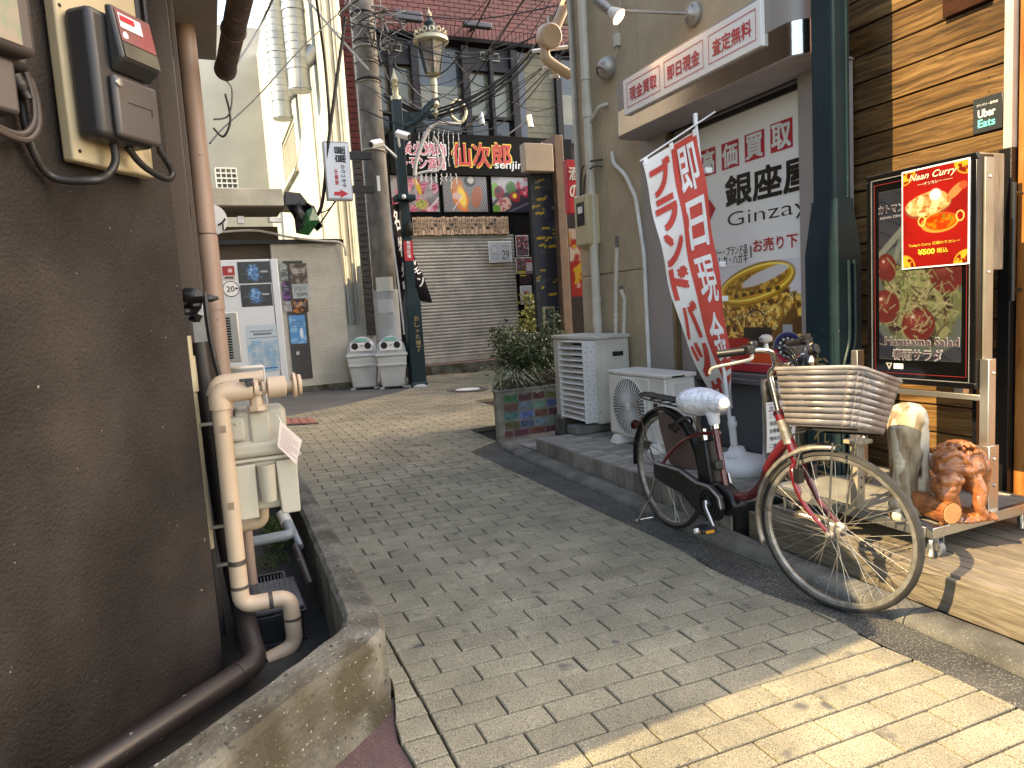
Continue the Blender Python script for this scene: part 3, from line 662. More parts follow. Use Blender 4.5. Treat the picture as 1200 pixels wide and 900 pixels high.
for ch, (l, r_, tp) in zip('高価買取', sq):
    A, B, T = qh(*l), qh(*r_), qh(l[0], tp); zz = (A.z + B.z) / 2; hgt = T.z - A.z
    mb = MB(); mb.quad((QX - .003, A.y, zz), (QX - .003, B.y, zz), (QX - .003, B.y, zz + hgt), (QX - .003, A.y, zz + hgt)); part('red_square', mb, m_red_p, po, smooth=0)
    text(ch, flat((QX - .006, A.y - .08 * (A.y - B.y), zz + hgt * .08), (0, -1, 0), (0, 0, 1)), (A.y - B.y) * .84, hgt * .84, m_wht, po, bold=.035)
wtext('銀座屋', (851, 247), (955, 214), m_blk_p, po, QX - .004, bold=.03, top=212)
wtext('Ginzaya', (853, 276), (965, 244), m_blk_p, po, QX - .004, bold=-.012, top=255)
wtext('お売り下さい', (883, 300), (965, 280), m_red_p, po, QX - .004, bold=.02, top=285)
wtext('ダイヤ・ジュエリー・ブランド品', (806, 307), (876, 296), m_blk_p, po, QX - .004, bold=.01, top=297)
wtext('時計・切手・テレカ・ハガキ', (806, 320), (876, 304), m_blk_p, po, QX - .004, bold=.01, top=309)
A, B = qh(879.5, 302), qh(880.3, 288); mb = MB(); mb.bb((QX - .005, B.y, A.z), (QX - .003, A.y, B.z)); part('divider_line', mb, m_blk_p, po)
# red diamond mark
c = qh(828, 247); mb = MB(); s_ = .105
D = [(0, 1.15), (1, 0), (0, -1.15), (-1, 0)]
def dm(pts, X=QX - .004): mb = MB(); mb.quad(*[(X, c.y - a * s_, c.z + b * s_) for a, b in pts]); return mb
part('diamond_mark', dm(D), m_red_p, po, smooth=0); part('diamond_mark', dm([(-.6, .1), (.25, .95), (.38, .8), (-.4, 0)], QX - .007), m_wht, po, smooth=0); part('diamond_mark', dm([(-.3, .25), (.1, -.2), (-.3, -.62), (-.42, -.5), (-.12, -.2), (-.42, .12)], QX - .007), m_wht, po, smooth=0)
# jewellery picture
A, B = qh(836, 425), qh(952, 425); zj0, zj1 = zb + .065, qh(880, 308).z; Wj, Hj = A.y - B.y + .28, zj1 - zj0
P = Pic(Wj, Hj, 230, (.83, .82, .84)); a_ = P.a
r2 = random.Random(3); base = P.em(.50 * a_, .42, .48 * a_, .34, 0, .12, .5, 4)
P.mix(base, (.62, .42, .12)); P.noise(16, (.35, .2, .05), .42, .56, 2, 1, base); P.noise(26, (.95, .78, .38), .52, .62, 3, 1, base)
for k in range(420):
    cx, cy = r2.gauss(.5 * a_, .2 * a_), r2.gauss(.42, .13)
    i_, j_ = int(np.clip(cy, 0, .99) * P.ny), int(np.clip(cx / a_, 0, .99) * P.nx)
    if base[i_, j_] < .5: continue
    P.ringe(cx, cy, r2.uniform(.014, .026), r2.uniform(.008, .016), .006, r2.choice([(.95, .76, .35), (.5, .3, .07), (.85, .6, .2), (1, .9, .6)]), r2.uniform(0, 3))
P.ell(.42 * a_, .78, .30 * a_, .19, (.80, .58, .12), .18, .05); P.ell(.42 * a_, .80, .25 * a_, .11, (.55, .38, .1), .18, .05); P.noise(30, (.9, .7, .3), .5, .6, 9, .8, P.em(.42 * a_, .80, .28 * a_, .1, .18, .05))
P.ell(.50 * a_, .86, .19 * a_, .06, (.80, .78, .78), .25, .1)
P.ringe(.42 * a_, .80, .29 * a_, .16, .02, (1, .9, .45), .18); P.ringe(.42 * a_, .79, .305 * a_, .19, .012, (.5, .32, .05), .18)
for k in range(6): P.rect((.25 + k * .065) * a_, .655 + k * .012, (.285 + k * .065) * a_, .695 + k * .012, (.3, .2, .03))
P.rect(.66 * a_, .30, .86 * a_, .46, (.35, .22, .08)); P.line(.55 * a_, .22, .7 * a_, .5, .05, (.42, .28, .1))
P.ringe(.42 * a_, .38, .085 * a_, .16, .012, (.08, .06, .05)); P.rect(.32 * a_, .16, .54 * a_, .36, (.06, .055, .055)); P.noise(30, (.2, .19, .18), .55, .6, 12, .5, ((P.U > .32 * a_) & (P.U < .54 * a_) & (P.Vv > .16) & (P.Vv < .36)).astype(float))
P.ringe(.24 * a_, .27, .06 * a_, .1, .01, (.6, .1, .1)); P.rect(.14 * a_, .02, .36 * a_, .25, (.70, .07, .07)); P.rect(.37 * a_, .0, .64 * a_, .15, (.86, .30, .09))
for (cx, cy) in ((.66 * a_, .165), (.85 * a_, .2)):
    P.rect(cx - .035 * a_, cy - .2, cx + .035 * a_, cy + .22, (.62, .63, .66)); P.ell(cx, cy, .108 * a_, .155, (.55, .56, .6), 0, .05); P.ell(cx, cy, .1 * a_, .145, (.12, .16, .42), 0, .05)
    P.mix(P.em(cx, cy, .1 * a_, .145, 0, .05) * (P.Vv < cy - .02), (.75, .08, .2)); P.ell(cx, cy, .078 * a_, .112, (.03, .03, .04), 0, .05)
    for k in range(12): q = k * math.pi / 6; P.ell(cx + .062 * a_ * math.sin(q), cy + .09 * math.cos(q), .009 * a_, .012, (.92, .92, .9), 0, .3)
    P.line(cx, cy, cx + .035 * a_, cy + .05, .004, (.9, .9, .9)); P.line(cx, cy, cx - .03 * a_, cy + .03, .005, (.9, .9, .9))
P.build('jewellery_print', flat((QX - .0022, A.y + .06, zj0), (0, -1, 0), (0, 0, 1)), po, rough=.3, gain=1.1)

# ------------------------------------------------------------------ things fixed to the tan wall
def pipe_thing(name, label, cat, pts, r, mat, n=12, clamps=(), group=None, cr=.05, extra=None):
    pts = [V(p) for p in pts]; t = thing(name, label, cat, min(pts, key=lambda p: p.z), group=group)
    mb = MB(); mb.tube(elbow(pts, cr) if len(pts) > 2 and cr else pts, r, n); part('pipe', mb, mat, t)
    for c in clamps:
        c = V(c); mb = MB(); mb.cyl(c - V((0, 0, .012)), c + V((0, 0, .012)), r + .006, n=n); part('pipe_clamp', mb, mat, t)
    return t
dpx = TX - .06
a, b = hx(687, 20, dpx), hx(697, 388, dpx); yy = (a.y + b.y) / 2
m_pipew = M('off_white_pipe', (.62, .58, .50), (.55, .51, .43), r=.45, sc=4, bump=.05, dirt=.2)
t = pipe_thing('downpipe', 'cream vertical downpipe, thickest on the tan wall, ending behind the louvred unit', 'pipe', [(dpx, yy, .5), (dpx, yy, 6)], .042, m_pipew, 16, [(dpx, yy, z) for z in (1.35, 2.1, 2.62, 3.4)])
for z_ in (3.05, 1.1): 
    mb = MB(); mb.cyl((dpx, yy, z_), (dpx, yy, z_ + .09), .049, n=16); part('socket', mb, m_pipew, t)
def onT(px, py, off=.03): return hx(px, py, TX - off)
yk = onT(678, 200).y
pipe_thing('conduit', 'thin grey cable conduit left of the cream downpipe', 'pipe', [(TX - .02, yk, 2.0), (TX - .02, yk, 6)], .011, M('grey_conduit', (.3, .28, .25)), 8, [(TX - .02, yk, 3.3), (TX - .02, yk, 2.7)])
pipe_thing('conduit', 'pale trunking at the far corner of the tan wall', 'pipe', [(TX - .02, Yc - .06, 1.9), (TX - .02, Yc - .06, 6)], .02, m_pipew, 8)
yv = hx(757, 300, TX - .02).y
pipe_thing('conduit', 'white trim pipe running down between the tan wall and the mauve window jamb', 'pipe', [onT(717, 178), onT(719, 192), onT(733, 205), onT(745, 232), (TX - .025, yv + .02, hx(752, 300, TX).z), (TX - .025, yv + .01, ST)], .018, M('white_pipe', (.72, .71, .68), r=.4, bump=0), 10, cr=.06)
pipe_thing('hose_pipe', 'short bent cream hose between downpipe and wall, high on the tan wall', 'pipe', [onT(690, 146, .05), onT(697, 135, .05), onT(703, 125, .06), onT(713, 122, .0)], .02, m_pipew, 10, cr=.05)
mb = MB(); mb.tube(bez([onT(680, 232, .05), onT(682, 200, .06), onT(690, 190, .08), onT(706, 187, .01)]), .008, 8); mb.tube(bez([onT(684, 232, .05), onT(686, 206, .06), onT(694, 196, .08), onT(706, 195, .01)]), .008, 8)
single('cable_loop', mb, M('grey_cable', (.05, .05, .045), r=.5, bump=0), 'pair of grey cables looping round the downpipe above the cream meter box', 'cable')
# two insulated pipes above louvred unit
for (q, lab, r_) in (([(722, 395), (722, 335), (723, 290)], 'grey capped insulated pipe rising from the louvred unit', .02), ([(731, 395), (732, 350), (728, 340)], 'shorter taped refrigerant pipe beside the capped one', .018)):
    p = [onT(*k, .05) for k in q]; t = thing('insulated_pipe', lab, 'pipe', p[0]); mb = MB(); mb.tube(p, r_, 10); part('lagging', mb, m_pipe, t)
    mb = MB(); mb.tube([p[-1] - V((0, 0, .0)), p[-1] + V((0, 0, .10 if r_ > .019 else .04))], r_ * .8, 10); part('pipe_end', mb, M('grey_rubber', (.13, .12, .12)), t)
    for k in range(5): mb = MB(); mb.cyl(p[0] + (p[1] - p[0]) * (.3 + k * .12), p[0] + (p[1] - p[0]) * (.36 + k * .12), r_ + .003, n=10); part('tape', mb, m_pipew, t)
# cream meter box
a, b = onT(672, 235, .2), onT(690, 290, .2)
XX = TX - .14; A, B = hx(672, 232, XX), hx(690, 292, XX)
t = thing('meter_box', 'beige electricity meter box with a dark window on the tan wall corner', 'meter', (XX + .07, (A.y + B.y) / 2, B.z)); m_crm = M('beige_plastic', (.52, .44, .27), (.47, .39, .24), r=.4, sc=3, bump=.03)
mb = MB(); mb.bb((XX, B.y, B.z + .05), (TX - .0, A.y, A.z)); part('housing', mb, m_crm, t, bevel=.012)
mb = MB(); mb.prism([(XX + .01, B.y + .01, B.z + .05), (TX - .02, B.y + .01, B.z + .05), (TX - .02, B.y + .01, B.z)], (0, A.y - B.y - .02, 0)); part('lower_cover', mb, m_crm, t, bevel=.006)
hh = A.z - B.z; mb = MB(); mb.bb((XX - .004, B.y + .05, A.z - hh * .55), (XX + .001, A.y - .05, A.z - hh * .12)); part('dial_window', mb, M('dark_window', (.02, .025, .03), r=.1, bump=0), t, bevel=.004)
mb = MB(); mb.bb((XX - .006, B.y + .08, A.z - hh * .32), (XX - .003, A.y - .08, A.z - hh * .2)); part('dial_plate', mb, m_paper, t)

# flood lamp on a long arm
p0 = hx(812, 17, TX - .02); arm_e = hx(715, 12, TX - .62); m_alu = M('cast_alu', (.38, .36, .33), (.3, .28, .26), r=.45, m=.6, bump=.1)
t = thing('flood_lamp', 'grey spotlight on a long horizontal arm, lit and aimed at the white sign', 'lamp', p0)
mb = MB(); mb.lathe(p0 + V((.02, 0, 0)), [(.085, 0), (.085, .03), (.06, .05), (.045, .06), (.03, .09)], 18, (-1, 0, 0)); part('wall_plate', mb, m_alu, t)
mb = MB()
for k in range(4): a = k * math.pi / 2 + .6; mb.cyl(p0 + V((-.02, .06 * math.cos(a), .06 * math.sin(a))), p0 + V((-.04, .06 * math.cos(a), .06 * math.sin(a))), .008, n=8)
part('bolt', mb, m_alu, t)
mb = MB(); mb.tube([p0 + V((-.05, 0, 0)), arm_e], .012, 10); part('arm', mb, m_alu, t)
hd = arm_e; d1 = (V((SX, 4.1, 2.95)) - hd).normalized()
mb = MB(); mb.lathe(hd - d1 * .14, [(.001, -.005), (.035, 0), (.038, .1), (.034, .14)], 16, d1); mb.ball(hd - d1 * .02, .035, 12); part('lamp_body', mb, m_alu, t)
mb = MB(); mb.lathe(hd, [(.03, 0), (.045, .04), (.062, .09)], 18, d1); part('reflector_bulb', mb, M('bulb_glass', (.8, .76, .68), r=.1, bump=0), t)
mb = MB(); mb.lathe(hd + d1 * .088, [(.058, 0), (.05, .006), (.001, .012)], 18, d1); part('bulb_face', mb, M('lamp_glow', (1, .62, .32), em=5, bump=0, r=.3), t)
ld = bpy.data.lights.new('lamp_light', 'SPOT'); ld.energy = 1.3; ld.color = (1, .68, .38); ld.spot_size = math.radians(75); ld.spot_blend = .7; ld.shadow_soft_size = .04
lo = bpy.data.objects.new('lamp_light', ld); COL.objects.link(lo); lo.parent = t; lo.location = hd + d1 * .13 - V(t.location); lo.rotation_euler = d1.to_track_quat('-Z', 'Y').to_euler()
# vent hood
c = onT(716, 80, .0); t = thing('vent_hood', 'round grey dryer vent hood opening downwards on the tan wall', 'vent', c)
mb = MB(); mb.ball(c + V((-.03, 0, .0)), (.10, .095, .10), 18); part('hood', mb, m_alu, t)
mb = MB(); mb.lathe(c + V((-.085, 0, -.035)), [(.07, 0), (.072, .02), (.06, .022), (.055, 0)], 18, (-.75, 0, -.65)); part('hood_rim', mb, m_alu, t)
mb = MB(); mb.lathe(c + V((-.087, 0, -.037)), [(.058, .012), (.001, .013)], 18, (-.75, 0, -.65)); part('mesh_screen', mb, M('vent_dark', (.015, .014, .013), r=.8), t)
c = onT(723, 47, .02); mb = MB(); mb.box(c, (.04, .05, .10)); mb.tube(bez([c + V((0, 0, -.05)), c + V((0, .02, -.1)), onT(722, 62, .03), onT(719, 70, .03)]), .004, 6); mb.tube(bez([c + V((0, 0, .05)), onT(727, 15, .02), onT(725, -20, .02)]), .004, 6)
single('junction_box', mb, m_pipew, 'small cream junction box with a thin cable above the vent hood', 'box', bevel=.004)

# ================================================================== AIR CONDITIONERS
m_acw = M('ac_cream_paint', (.60, .575, .51), (.53, .505, .445), r=.5, sc=3, bump=.05, dirt=.22, speck=(25, .74, (.3, .22, .15), .05))
m_acw2 = M('ac_white_paint', (.68, .665, .62), (.63, .615, .57), r=.45, sc=3, bump=.03, dirt=.14)
m_grille = M('grille_white', (.66, .66, .65), (.6, .6, .59), r=.45, bump=0, dirt=.12); m_hole = M('ac_interior', (.006, .006, .006), r=.7, bump=0)
A1y0, A1y1, A1x, A1z0, A1z1 = 5.26, 6.08, 3.08, .25, 1.035
t = thing('air_conditioner', 'taller old outdoor air conditioner with a white slatted air guard, on concrete blocks', 'air conditioner', ((A1x + 3.42) / 2, (A1y0 + A1y1) / 2, A1z0))
mb = MB(); mb.bb((A1x, A1y0, A1z0), (3.42, A1y1, A1z1 - .035)); part('casing', mb, m_acw, t, bevel=.008)
mb = MB(); mb.bb((A1x - .015, A1y0 - .015, A1z1 - .034), (3.435, A1y1 + .01, A1z1)); part('lid', mb, m_acw, t, bevel=.008)
for k in range(8):
    z_ = A1z0 + .08 + k * .078; mb = MB(); mb.bb((A1x - .006, A1y0 + .03, z_), (A1x + .001, A1y0 + .19, z_ + .068)); part('embossed_panel', mb, m_acw, t, bevel=.003)
mb = MB(); mb.bb((A1x - .008, A1y0 + .10, A1z1 - .3), (A1x + .001, A1y0 + .17, A1z1 - .17)); part('rating_label', mb, M('grey_label', (.4, .4, .4), r=.5), t)
mb = MB(); mb.bb((A1x + .06, A1y0 - .012, A1z0 + .02), (3.38, A1y0 + .001, A1z1 - .09)); part('service_cover', mb, m_acw, t, bevel=.01)
mb = MB(); mb.bb((A1x + .16, A1y0 - .016, A1z1 - .19), (A1x + .27, A1y0 - .0115, A1z1 - .15)); mb.bb((A1x + .16, A1y0 - .016, A1z1 - .38), (A1x + .28, A1y0 - .0115, A1z1 - .32)); part('handle_slot', mb, m_hole, t)
gx = A1x - .13; gy0, gy1 = hx(684, 450, gx).y, hx(656, 450, gx).y; gz0, gz1 = A1z0 + .02, A1z1 - .05
for yy_ in (gy0, gy1):
    mb = MB(); mb.bb((gx, yy_ - .006, gz0), (A1x - .002, yy_ + .006, gz1)); part('guard_side', mb, m_grille, t, bevel=.002)
mb = MB()
for i in range(16):
    for j in range(2): mb.cyl((gx + .03 + .06 * j + .015 * (i % 2), gy0 - .0065, gz0 + .04 + i * .042), (gx + .03 + .06 * j + .015 * (i % 2), gy0 - .0072, gz0 + .04 + i * .042), .005, n=6)
part('punched_holes', mb, m_hole, t)
mb = MB(); mb.bb((gx, gy0, gz1), (A1x, gy1, gz1 + .006)); part('guard_top', mb, m_grille, t)
for k in range(13):
    z_ = gz0 + .02 + k * (gz1 - gz0 - .03) / 13; mb = MB(); tl_ = .02 + (0 if k > 1 else random.uniform(-.01, .015)); mb.hexa([V((gx, gy0 + .007, z_)), V((gx + .045, gy0 + .007, z_ + .03)), V((gx + .045, gy1 - .007, z_ + .03)), V((gx, gy1 - .007, z_ + tl_ - .02)), V((gx, gy0 + .007, z_ + .004)), V((gx + .045, gy0 + .007, z_ + .034)), V((gx + .045, gy1 - .007, z_ + .034)), V((gx, gy1 - .007, z_ + tl_ - .016))])
    part('louvre_slat', mb, m_grille, t, smooth=0)
mb = MB(); mb.bb((A1x - .003, gy0 + .02, gz0 + .02), (A1x, gy1 - .06, gz1 - .02)); part('fan_opening', mb, m_hole, t)
m_blk = M('rough_block', (.16, .155, .14), (.08, .077, .07), r=.95, sc=9, bump=.9, bs=45, bd=.01, dirt=.4)
for (yy_, lab) in ((A1y0 + .12, 'nearer concrete block under the louvred air conditioner'), (A1y1 - .12, 'farther concrete block under the louvred air conditioner')):
    mb = MB(); mb.bb((A1x - .22, yy_ - .09, ST), (A1x + .3, yy_ + .09, A1z0)) if yy_ < 5.5 else mb.bb((A1x - .05, yy_ - .1, .05), (A1x + .3, yy_ + .1, A1z0)); single('concrete_block', mb, m_blk, lab, 'block', bevel=.02, seg=3)

B2x, B2y0, B2y1, B2z0, B2z1 = 3.0, 4.16, 4.93, .235, .765
t = thing('air_conditioner', 'smaller white outdoor air conditioner with a round sunburst fan grille, on plastic feet', 'air conditioner', (B2x + .14, (B2y0 + B2y1) / 2, ST))
mb = MB(); mb.bb((B2x, B2y0, B2z0), (B2x + .27, B2y1, B2z1 - .03)); part('casing', mb, m_acw2, t, bevel=.01)
mb = MB(); mb.bb((B2x - .012, B2y0 - .01, B2z1 - .032), (B2x + .285, B2y1 + .01, B2z1)); part('lid', mb, m_acw2, t, bevel=.01, seg=3)
fy, fz, fr = B2y1 - .30, (B2z0 + B2z1) / 2 - .015, .225
mb = MB(); mb.bb((B2x - .012, fy - .275, B2z0 + .015), (B2x + .002, B2y1 - .01, B2z1 - .04)); part('front_frame', mb, m_acw2, t, bevel=.008)
mb = MB(); mb.lathe((B2x - .0125, fy, fz), [(fr, 0), (fr, .002), (.001, .0025)], 40, (-1, 0, 0)); part('fan_opening', mb, m_hole, t)
for k in range(48):
    a = 2 * math.pi * k / 48; mb = MB(); dy, dz_ = math.cos(a), math.sin(a); q = V((B2x - .019, fy, fz)); n_ = V((0, -dz_, dy)) * (.0022 + .0)
    A_, B_ = q + V((0, dy, dz_)) * .03, q + V((0, dy, dz_)) * (fr + .004); w2 = n_ * (2.1 if k % 2 else 1.5)
    mb.hexa([A_ - n_ * .5, A_ + n_ * .5, B_ + w2, B_ - w2, A_ - n_ * .5 + V((-.006, 0, 0)), A_ + n_ * .5 + V((-.006, 0, 0)), B_ + w2 + V((-.003, 0, 0)), B_ - w2 + V((-.003, 0, 0))]); part('grille_spoke', mb, m_grille, t, smooth=0)
mb = MB()
for k in range(9): mb.ring((B2x - .018, fy, fz), (1, 0, 0), .05 + k * .0195, .0012, 40, 4)
mb.ring((B2x - .016, fy, fz), (1, 0, 0), fr + .002, .005, 48, 6); part('grille_rings', mb, m_grille, t)
mb = MB(); mb.lathe((B2x - .018, fy, fz), [(.034, 0), (.034, .008), (.028, .011), (.001, .012)], 24, (-1, 0, 0)); part('grille_hub', mb, m_grille, t)
mb = MB(); mb.bb((B2x - .003, B2y0 + .1, fz - .04), (B2x + .001, B2y0 + .15, fz + .06)); part('rating_label', mb, m_blk_p, t)
mb = MB(); mb.bb((B2x - .0045, B2y0 + .112, fz - .02), (B2x - .003, B2y0 + .138, fz + .03)); part('rating_label', mb, m_paper, t)
text('SHARP', flat((B2x - .002, B2y0 + .19, fz + .09), (0, -1, 0), (0, 0, 1)), .11, .02, m_blk_p, t, bold=.03)
mb = MB(); mb.bb((B2x + .06, B2y0 - .012, B2z0 + .06), (B2x + .26, B2y0 + .001, B2z1 - .06)); part('service_cover', mb, m_acw2, t, bevel=.012)
mb = MB(); mb.bb((B2x + .06, B2y0 - .012, B2z1 - .026), (B2x + .17, B2y0 - .0095, B2z1 - .014)); part('handle_slot', mb, m_hole, t)
for yy_ in (B2y0 + .12, B2y1 - .12):
    mb = MB(); x0, x1 = B2x - .05, B2x + .3; mb.hexa([(x0 - .01, yy_ - .055, ST), (x1, yy_ - .055, ST), (x1, yy_ + .055, ST), (x0 - .01, yy_ + .055, ST), (x0 + .015, yy_ - .035, B2z0 + .002), (x1, yy_ - .035, B2z0 + .002), (x1, yy_ + .035, B2z0 + .002), (x0 + .015, yy_ + .035, B2z0 + .002)]); part('foot', mb, m_acw2, t, bevel=.004)

# ================================================================== MOSAIC PLANTER AND ITS SHRUB
pa, pb = hg(585, 517), hg(656, 508)
PLy, PLx0, PLx1, PLz = pa.y, pa.x, 3.46, hy(585, 460, pa.y).z
m_pl = M('planter_plaster', (.33, .31, .26), (.22, .205, .17), r=.9, sc=7, bump=.7, bs=60, dirt=.4)
t = thing('mosaic_planter', 'raised planter box faced with bright irregular mosaic tiles', 'planter', (3, PLy + .4, 0))
PLb = hy(580, 500, PLy + .9).x; mb = MB()
mb.bb((PLx0, PLy, -.05), (PLx1, PLy + .07, PLz)); mb.prism([(PLx0, PLy + .071, -.05), (PLx0 + .07, PLy + .071, -.05), (PLb + .07, PLy + .829, -.05), (PLb, PLy + .829, -.05)], (0, 0, PLz + .05)); mb.bb((PLb, PLy + .83, -.05), (PLx1, PLy + .9, PLz)); part('planter_wall', mb, m_pl, t, bevel=.008)
mb = MB(); mb.bb((PLx0 - .015, PLy - .015, PLz), (PLx1, PLy + .085, PLz + .02)); part('coping', mb, m_pl, t, bevel=.006)
mb = MB(); mb.prism([(PLx0 + .07, PLy + .07, 0), (PLx1, PLy + .07, 0), (PLx1, PLy + .83, 0), (PLb + .07, PLy + .83, 0)], (0, 0, PLz - .05)); part('soil', mb, M('soil', (.03, .022, .015), r=1, bump=.8, bs=40), t)
cols = [['1d7a3a', '5e1a22', '7c1c2c', '7d7a1e', '7c1c2c'], ['7b4433', '7d93a8', '7fa98f', '5568a8', '7b4433'], ['4f8b86', '6b86c8', '8a4a36', '6b1c28', '4f8b86'], ['6f6220', '5a6a8c', '8aa3b0', '7fa98f', '5568a8'], ['8a3c28', '7c1c3c', '93442c', '7c1c2c', '6f6220']]
rows = 5; gw = (PLx1 - PLx0 - .09) / 5 * .86; rr = random.Random(5)
for r_ in range(rows):
    x = PLx0 + .075 + (0 if r_ < 4 else -.01)
    z1_ = PLz - .035 - r_ * (PLz - .06) / 5
    for c_ in range(5):
        ww_ = gw * rr.uniform(.88, 1.08) * (.6 if (r_ == 4 and c_ == 0) else 1.12 if r_ == 4 else 1); hh_ = (PLz - .06) / 5 * .78; n = 5; mb = MB()
        top = [(x + ww_ * i / n, PLy - .008, z1_ + rr.uniform(-.006, .004) - (.012 if (r_ == 0 and i in (2, 3)) else 0)) for i in range(n + 1)]; bot = [(x + ww_ * i / n, PLy - .008, z1_ - hh_ + rr.uniform(-.007, .007)) for i in range(n + 1)]
        mb.prism(bot + top[::-1], (0, .012, 0)); col = lin(cols[r_][c_]); part('mosaic_tile', mb, M('glazed_' + cols[r_][c_], tuple(q * .62 + .05 for q in col), tuple(q * .35 + .03 for q in col), r=.3, sc=30, bump=.3, bs=40), t, smooth=0)
        x += ww_ + .018
def leaves(mb, n, cen, rad, size, rnd_, up=.3, clump=None, pts=None, asp=2.2):
    for i in range(n):
        if pts: c = pts[rnd_.randrange(len(pts))] + V((rnd_.gauss(0, clump), rnd_.gauss(0, clump), rnd_.gauss(0, clump)))
        else:
            while True:
                q = V((rnd_.uniform(-1, 1), rnd_.uniform(-1, 1), rnd_.uniform(-1, 1)))
                if q.length < 1: break
            c = V(cen) + V((q.x * rad[0], q.y * rad[1], q.z * rad[2]))
        d = V((rnd_.gauss(0, 1), rnd_.gauss(0, 1), rnd_.gauss(up, .8))).normalized(); s_ = size * rnd_.uniform(.6, 1.3); w_ = d.orthogonal().normalized(); w_.rotate(Matrix.Rotation(rnd_.uniform(0, 6.28), 3, d)); w_ *= s_ / asp
        mid = c + d * s_ * .55 + V((0, 0, -.15 * s_)) * 0; mb.add([c, mid + w_ * .5, c + d * s_ + V((0, 0, -s_ * .2)), mid - w_ * .5], [(0, 1, 2, 3)])
def M_leaf(name, a, b, c):
    mt = M(name, a, b, r=.5, sc=22, bump=0, lo=.4, hi=.6); return mt
m_leaf = M_leaf('dark_leaf', (.10, .13, .045), (.018, .032, .011), None); m_blade = M_leaf('pale_blade', (.36, .38, .25), (.16, .2, .1), None); m_yel = M_leaf('yellow_leaf', (.30, .27, .05), (.15, .16, .03), None)
m_bark = M('twig_bark', (.10, .08, .055), (.05, .04, .03), r=.9)
rr = random.Random(11)
t = thing('leafy_shrub', 'dense dark green small-leaved shrub filling the mosaic planter', 'plant', (3.1, PLy + .45, PLz - .05))
cs = [V((rr.uniform(2.85, 3.45), PLy + rr.uniform(.12, .8), PLz + rr.uniform(.03, .42) + .2 * (rr.random() < .4))) for k in range(60)]
mb = MB()
for c in cs: mb.tube(bez([(3.1 + rr.uniform(-.2, .2), PLy + .45, PLz - .05), (c + V((3.1, PLy + .45, PLz))) / 2 + V((0, 0, .05)), c], 3), .004, 4)
part('stems', mb, m_bark, t)
mb = MB(); leaves(mb, 6500, None, None, .05, rr, .3, .07, cs); part('foliage', mb, m_leaf, t, smooth=0, kind='stuff')
t = thing('grass_clump', 'clump of long arching pale blades spilling over the planter corner', 'plant', (2.75, PLy + .35, PLz - .05))
for pn, (bx, by), n, ln in (('blades', (2.74, PLy + .2), 120, .55), ('blades', (2.98, PLy + .4), 60, .7)):
    mb = MB()
    for i in range(n):
        a = rr.uniform(0, 6.28); L_ = ln * rr.uniform(.5, 1.1); d = V((math.cos(a), math.sin(a), 0)); b0 = V((bx + rr.gauss(0, .05), by + rr.gauss(0, .05), PLz - .03)); pts_ = [b0 + d * L_ * s_ * (.25 + .6 * s_) + V((0, 0, L_ * (1.15 * s_ - .95 * s_ * s_ * rr.uniform(.7, 1.2)))) for s_ in (0, .25, .5, .75, 1)]; sd_ = V((-d.y, d.x, 0))
        for q in range(4):
            w0, w1 = .008 * (1 - q / 4.4), .008 * (1 - (q + 1) / 4.4); mb.quad(pts_[q] - sd_ * w0, pts_[q] + sd_ * w0, pts_[q + 1] + sd_ * w1, pts_[q + 1] - sd_ * w1)
    part(pn, mb, m_blade, t, smooth=0)
t = thing('vine_tangle', 'tangle of bare grey twigs along the front coping of the planter', 'plant', (2.8, PLy, PLz))
mb = MB()
for i in range(26):
    x0 = rr.uniform(2.53, 3.1); mb.tube(bez([(x0, PLy + rr.uniform(.0, .1), PLz + .02), (x0 + rr.uniform(.05, .2), PLy + rr.uniform(-.04, .05), PLz + rr.uniform(.05, .18)), (x0 + rr.uniform(.15, .4), PLy + rr.uniform(-.04, .1), PLz + rr.uniform(.02, .16)), (x0 + rr.uniform(.3, .5), PLy + .1, PLz + .03)], 4), rr.uniform(.004, .009), 5)
part('twigs', mb, m_bark, t)

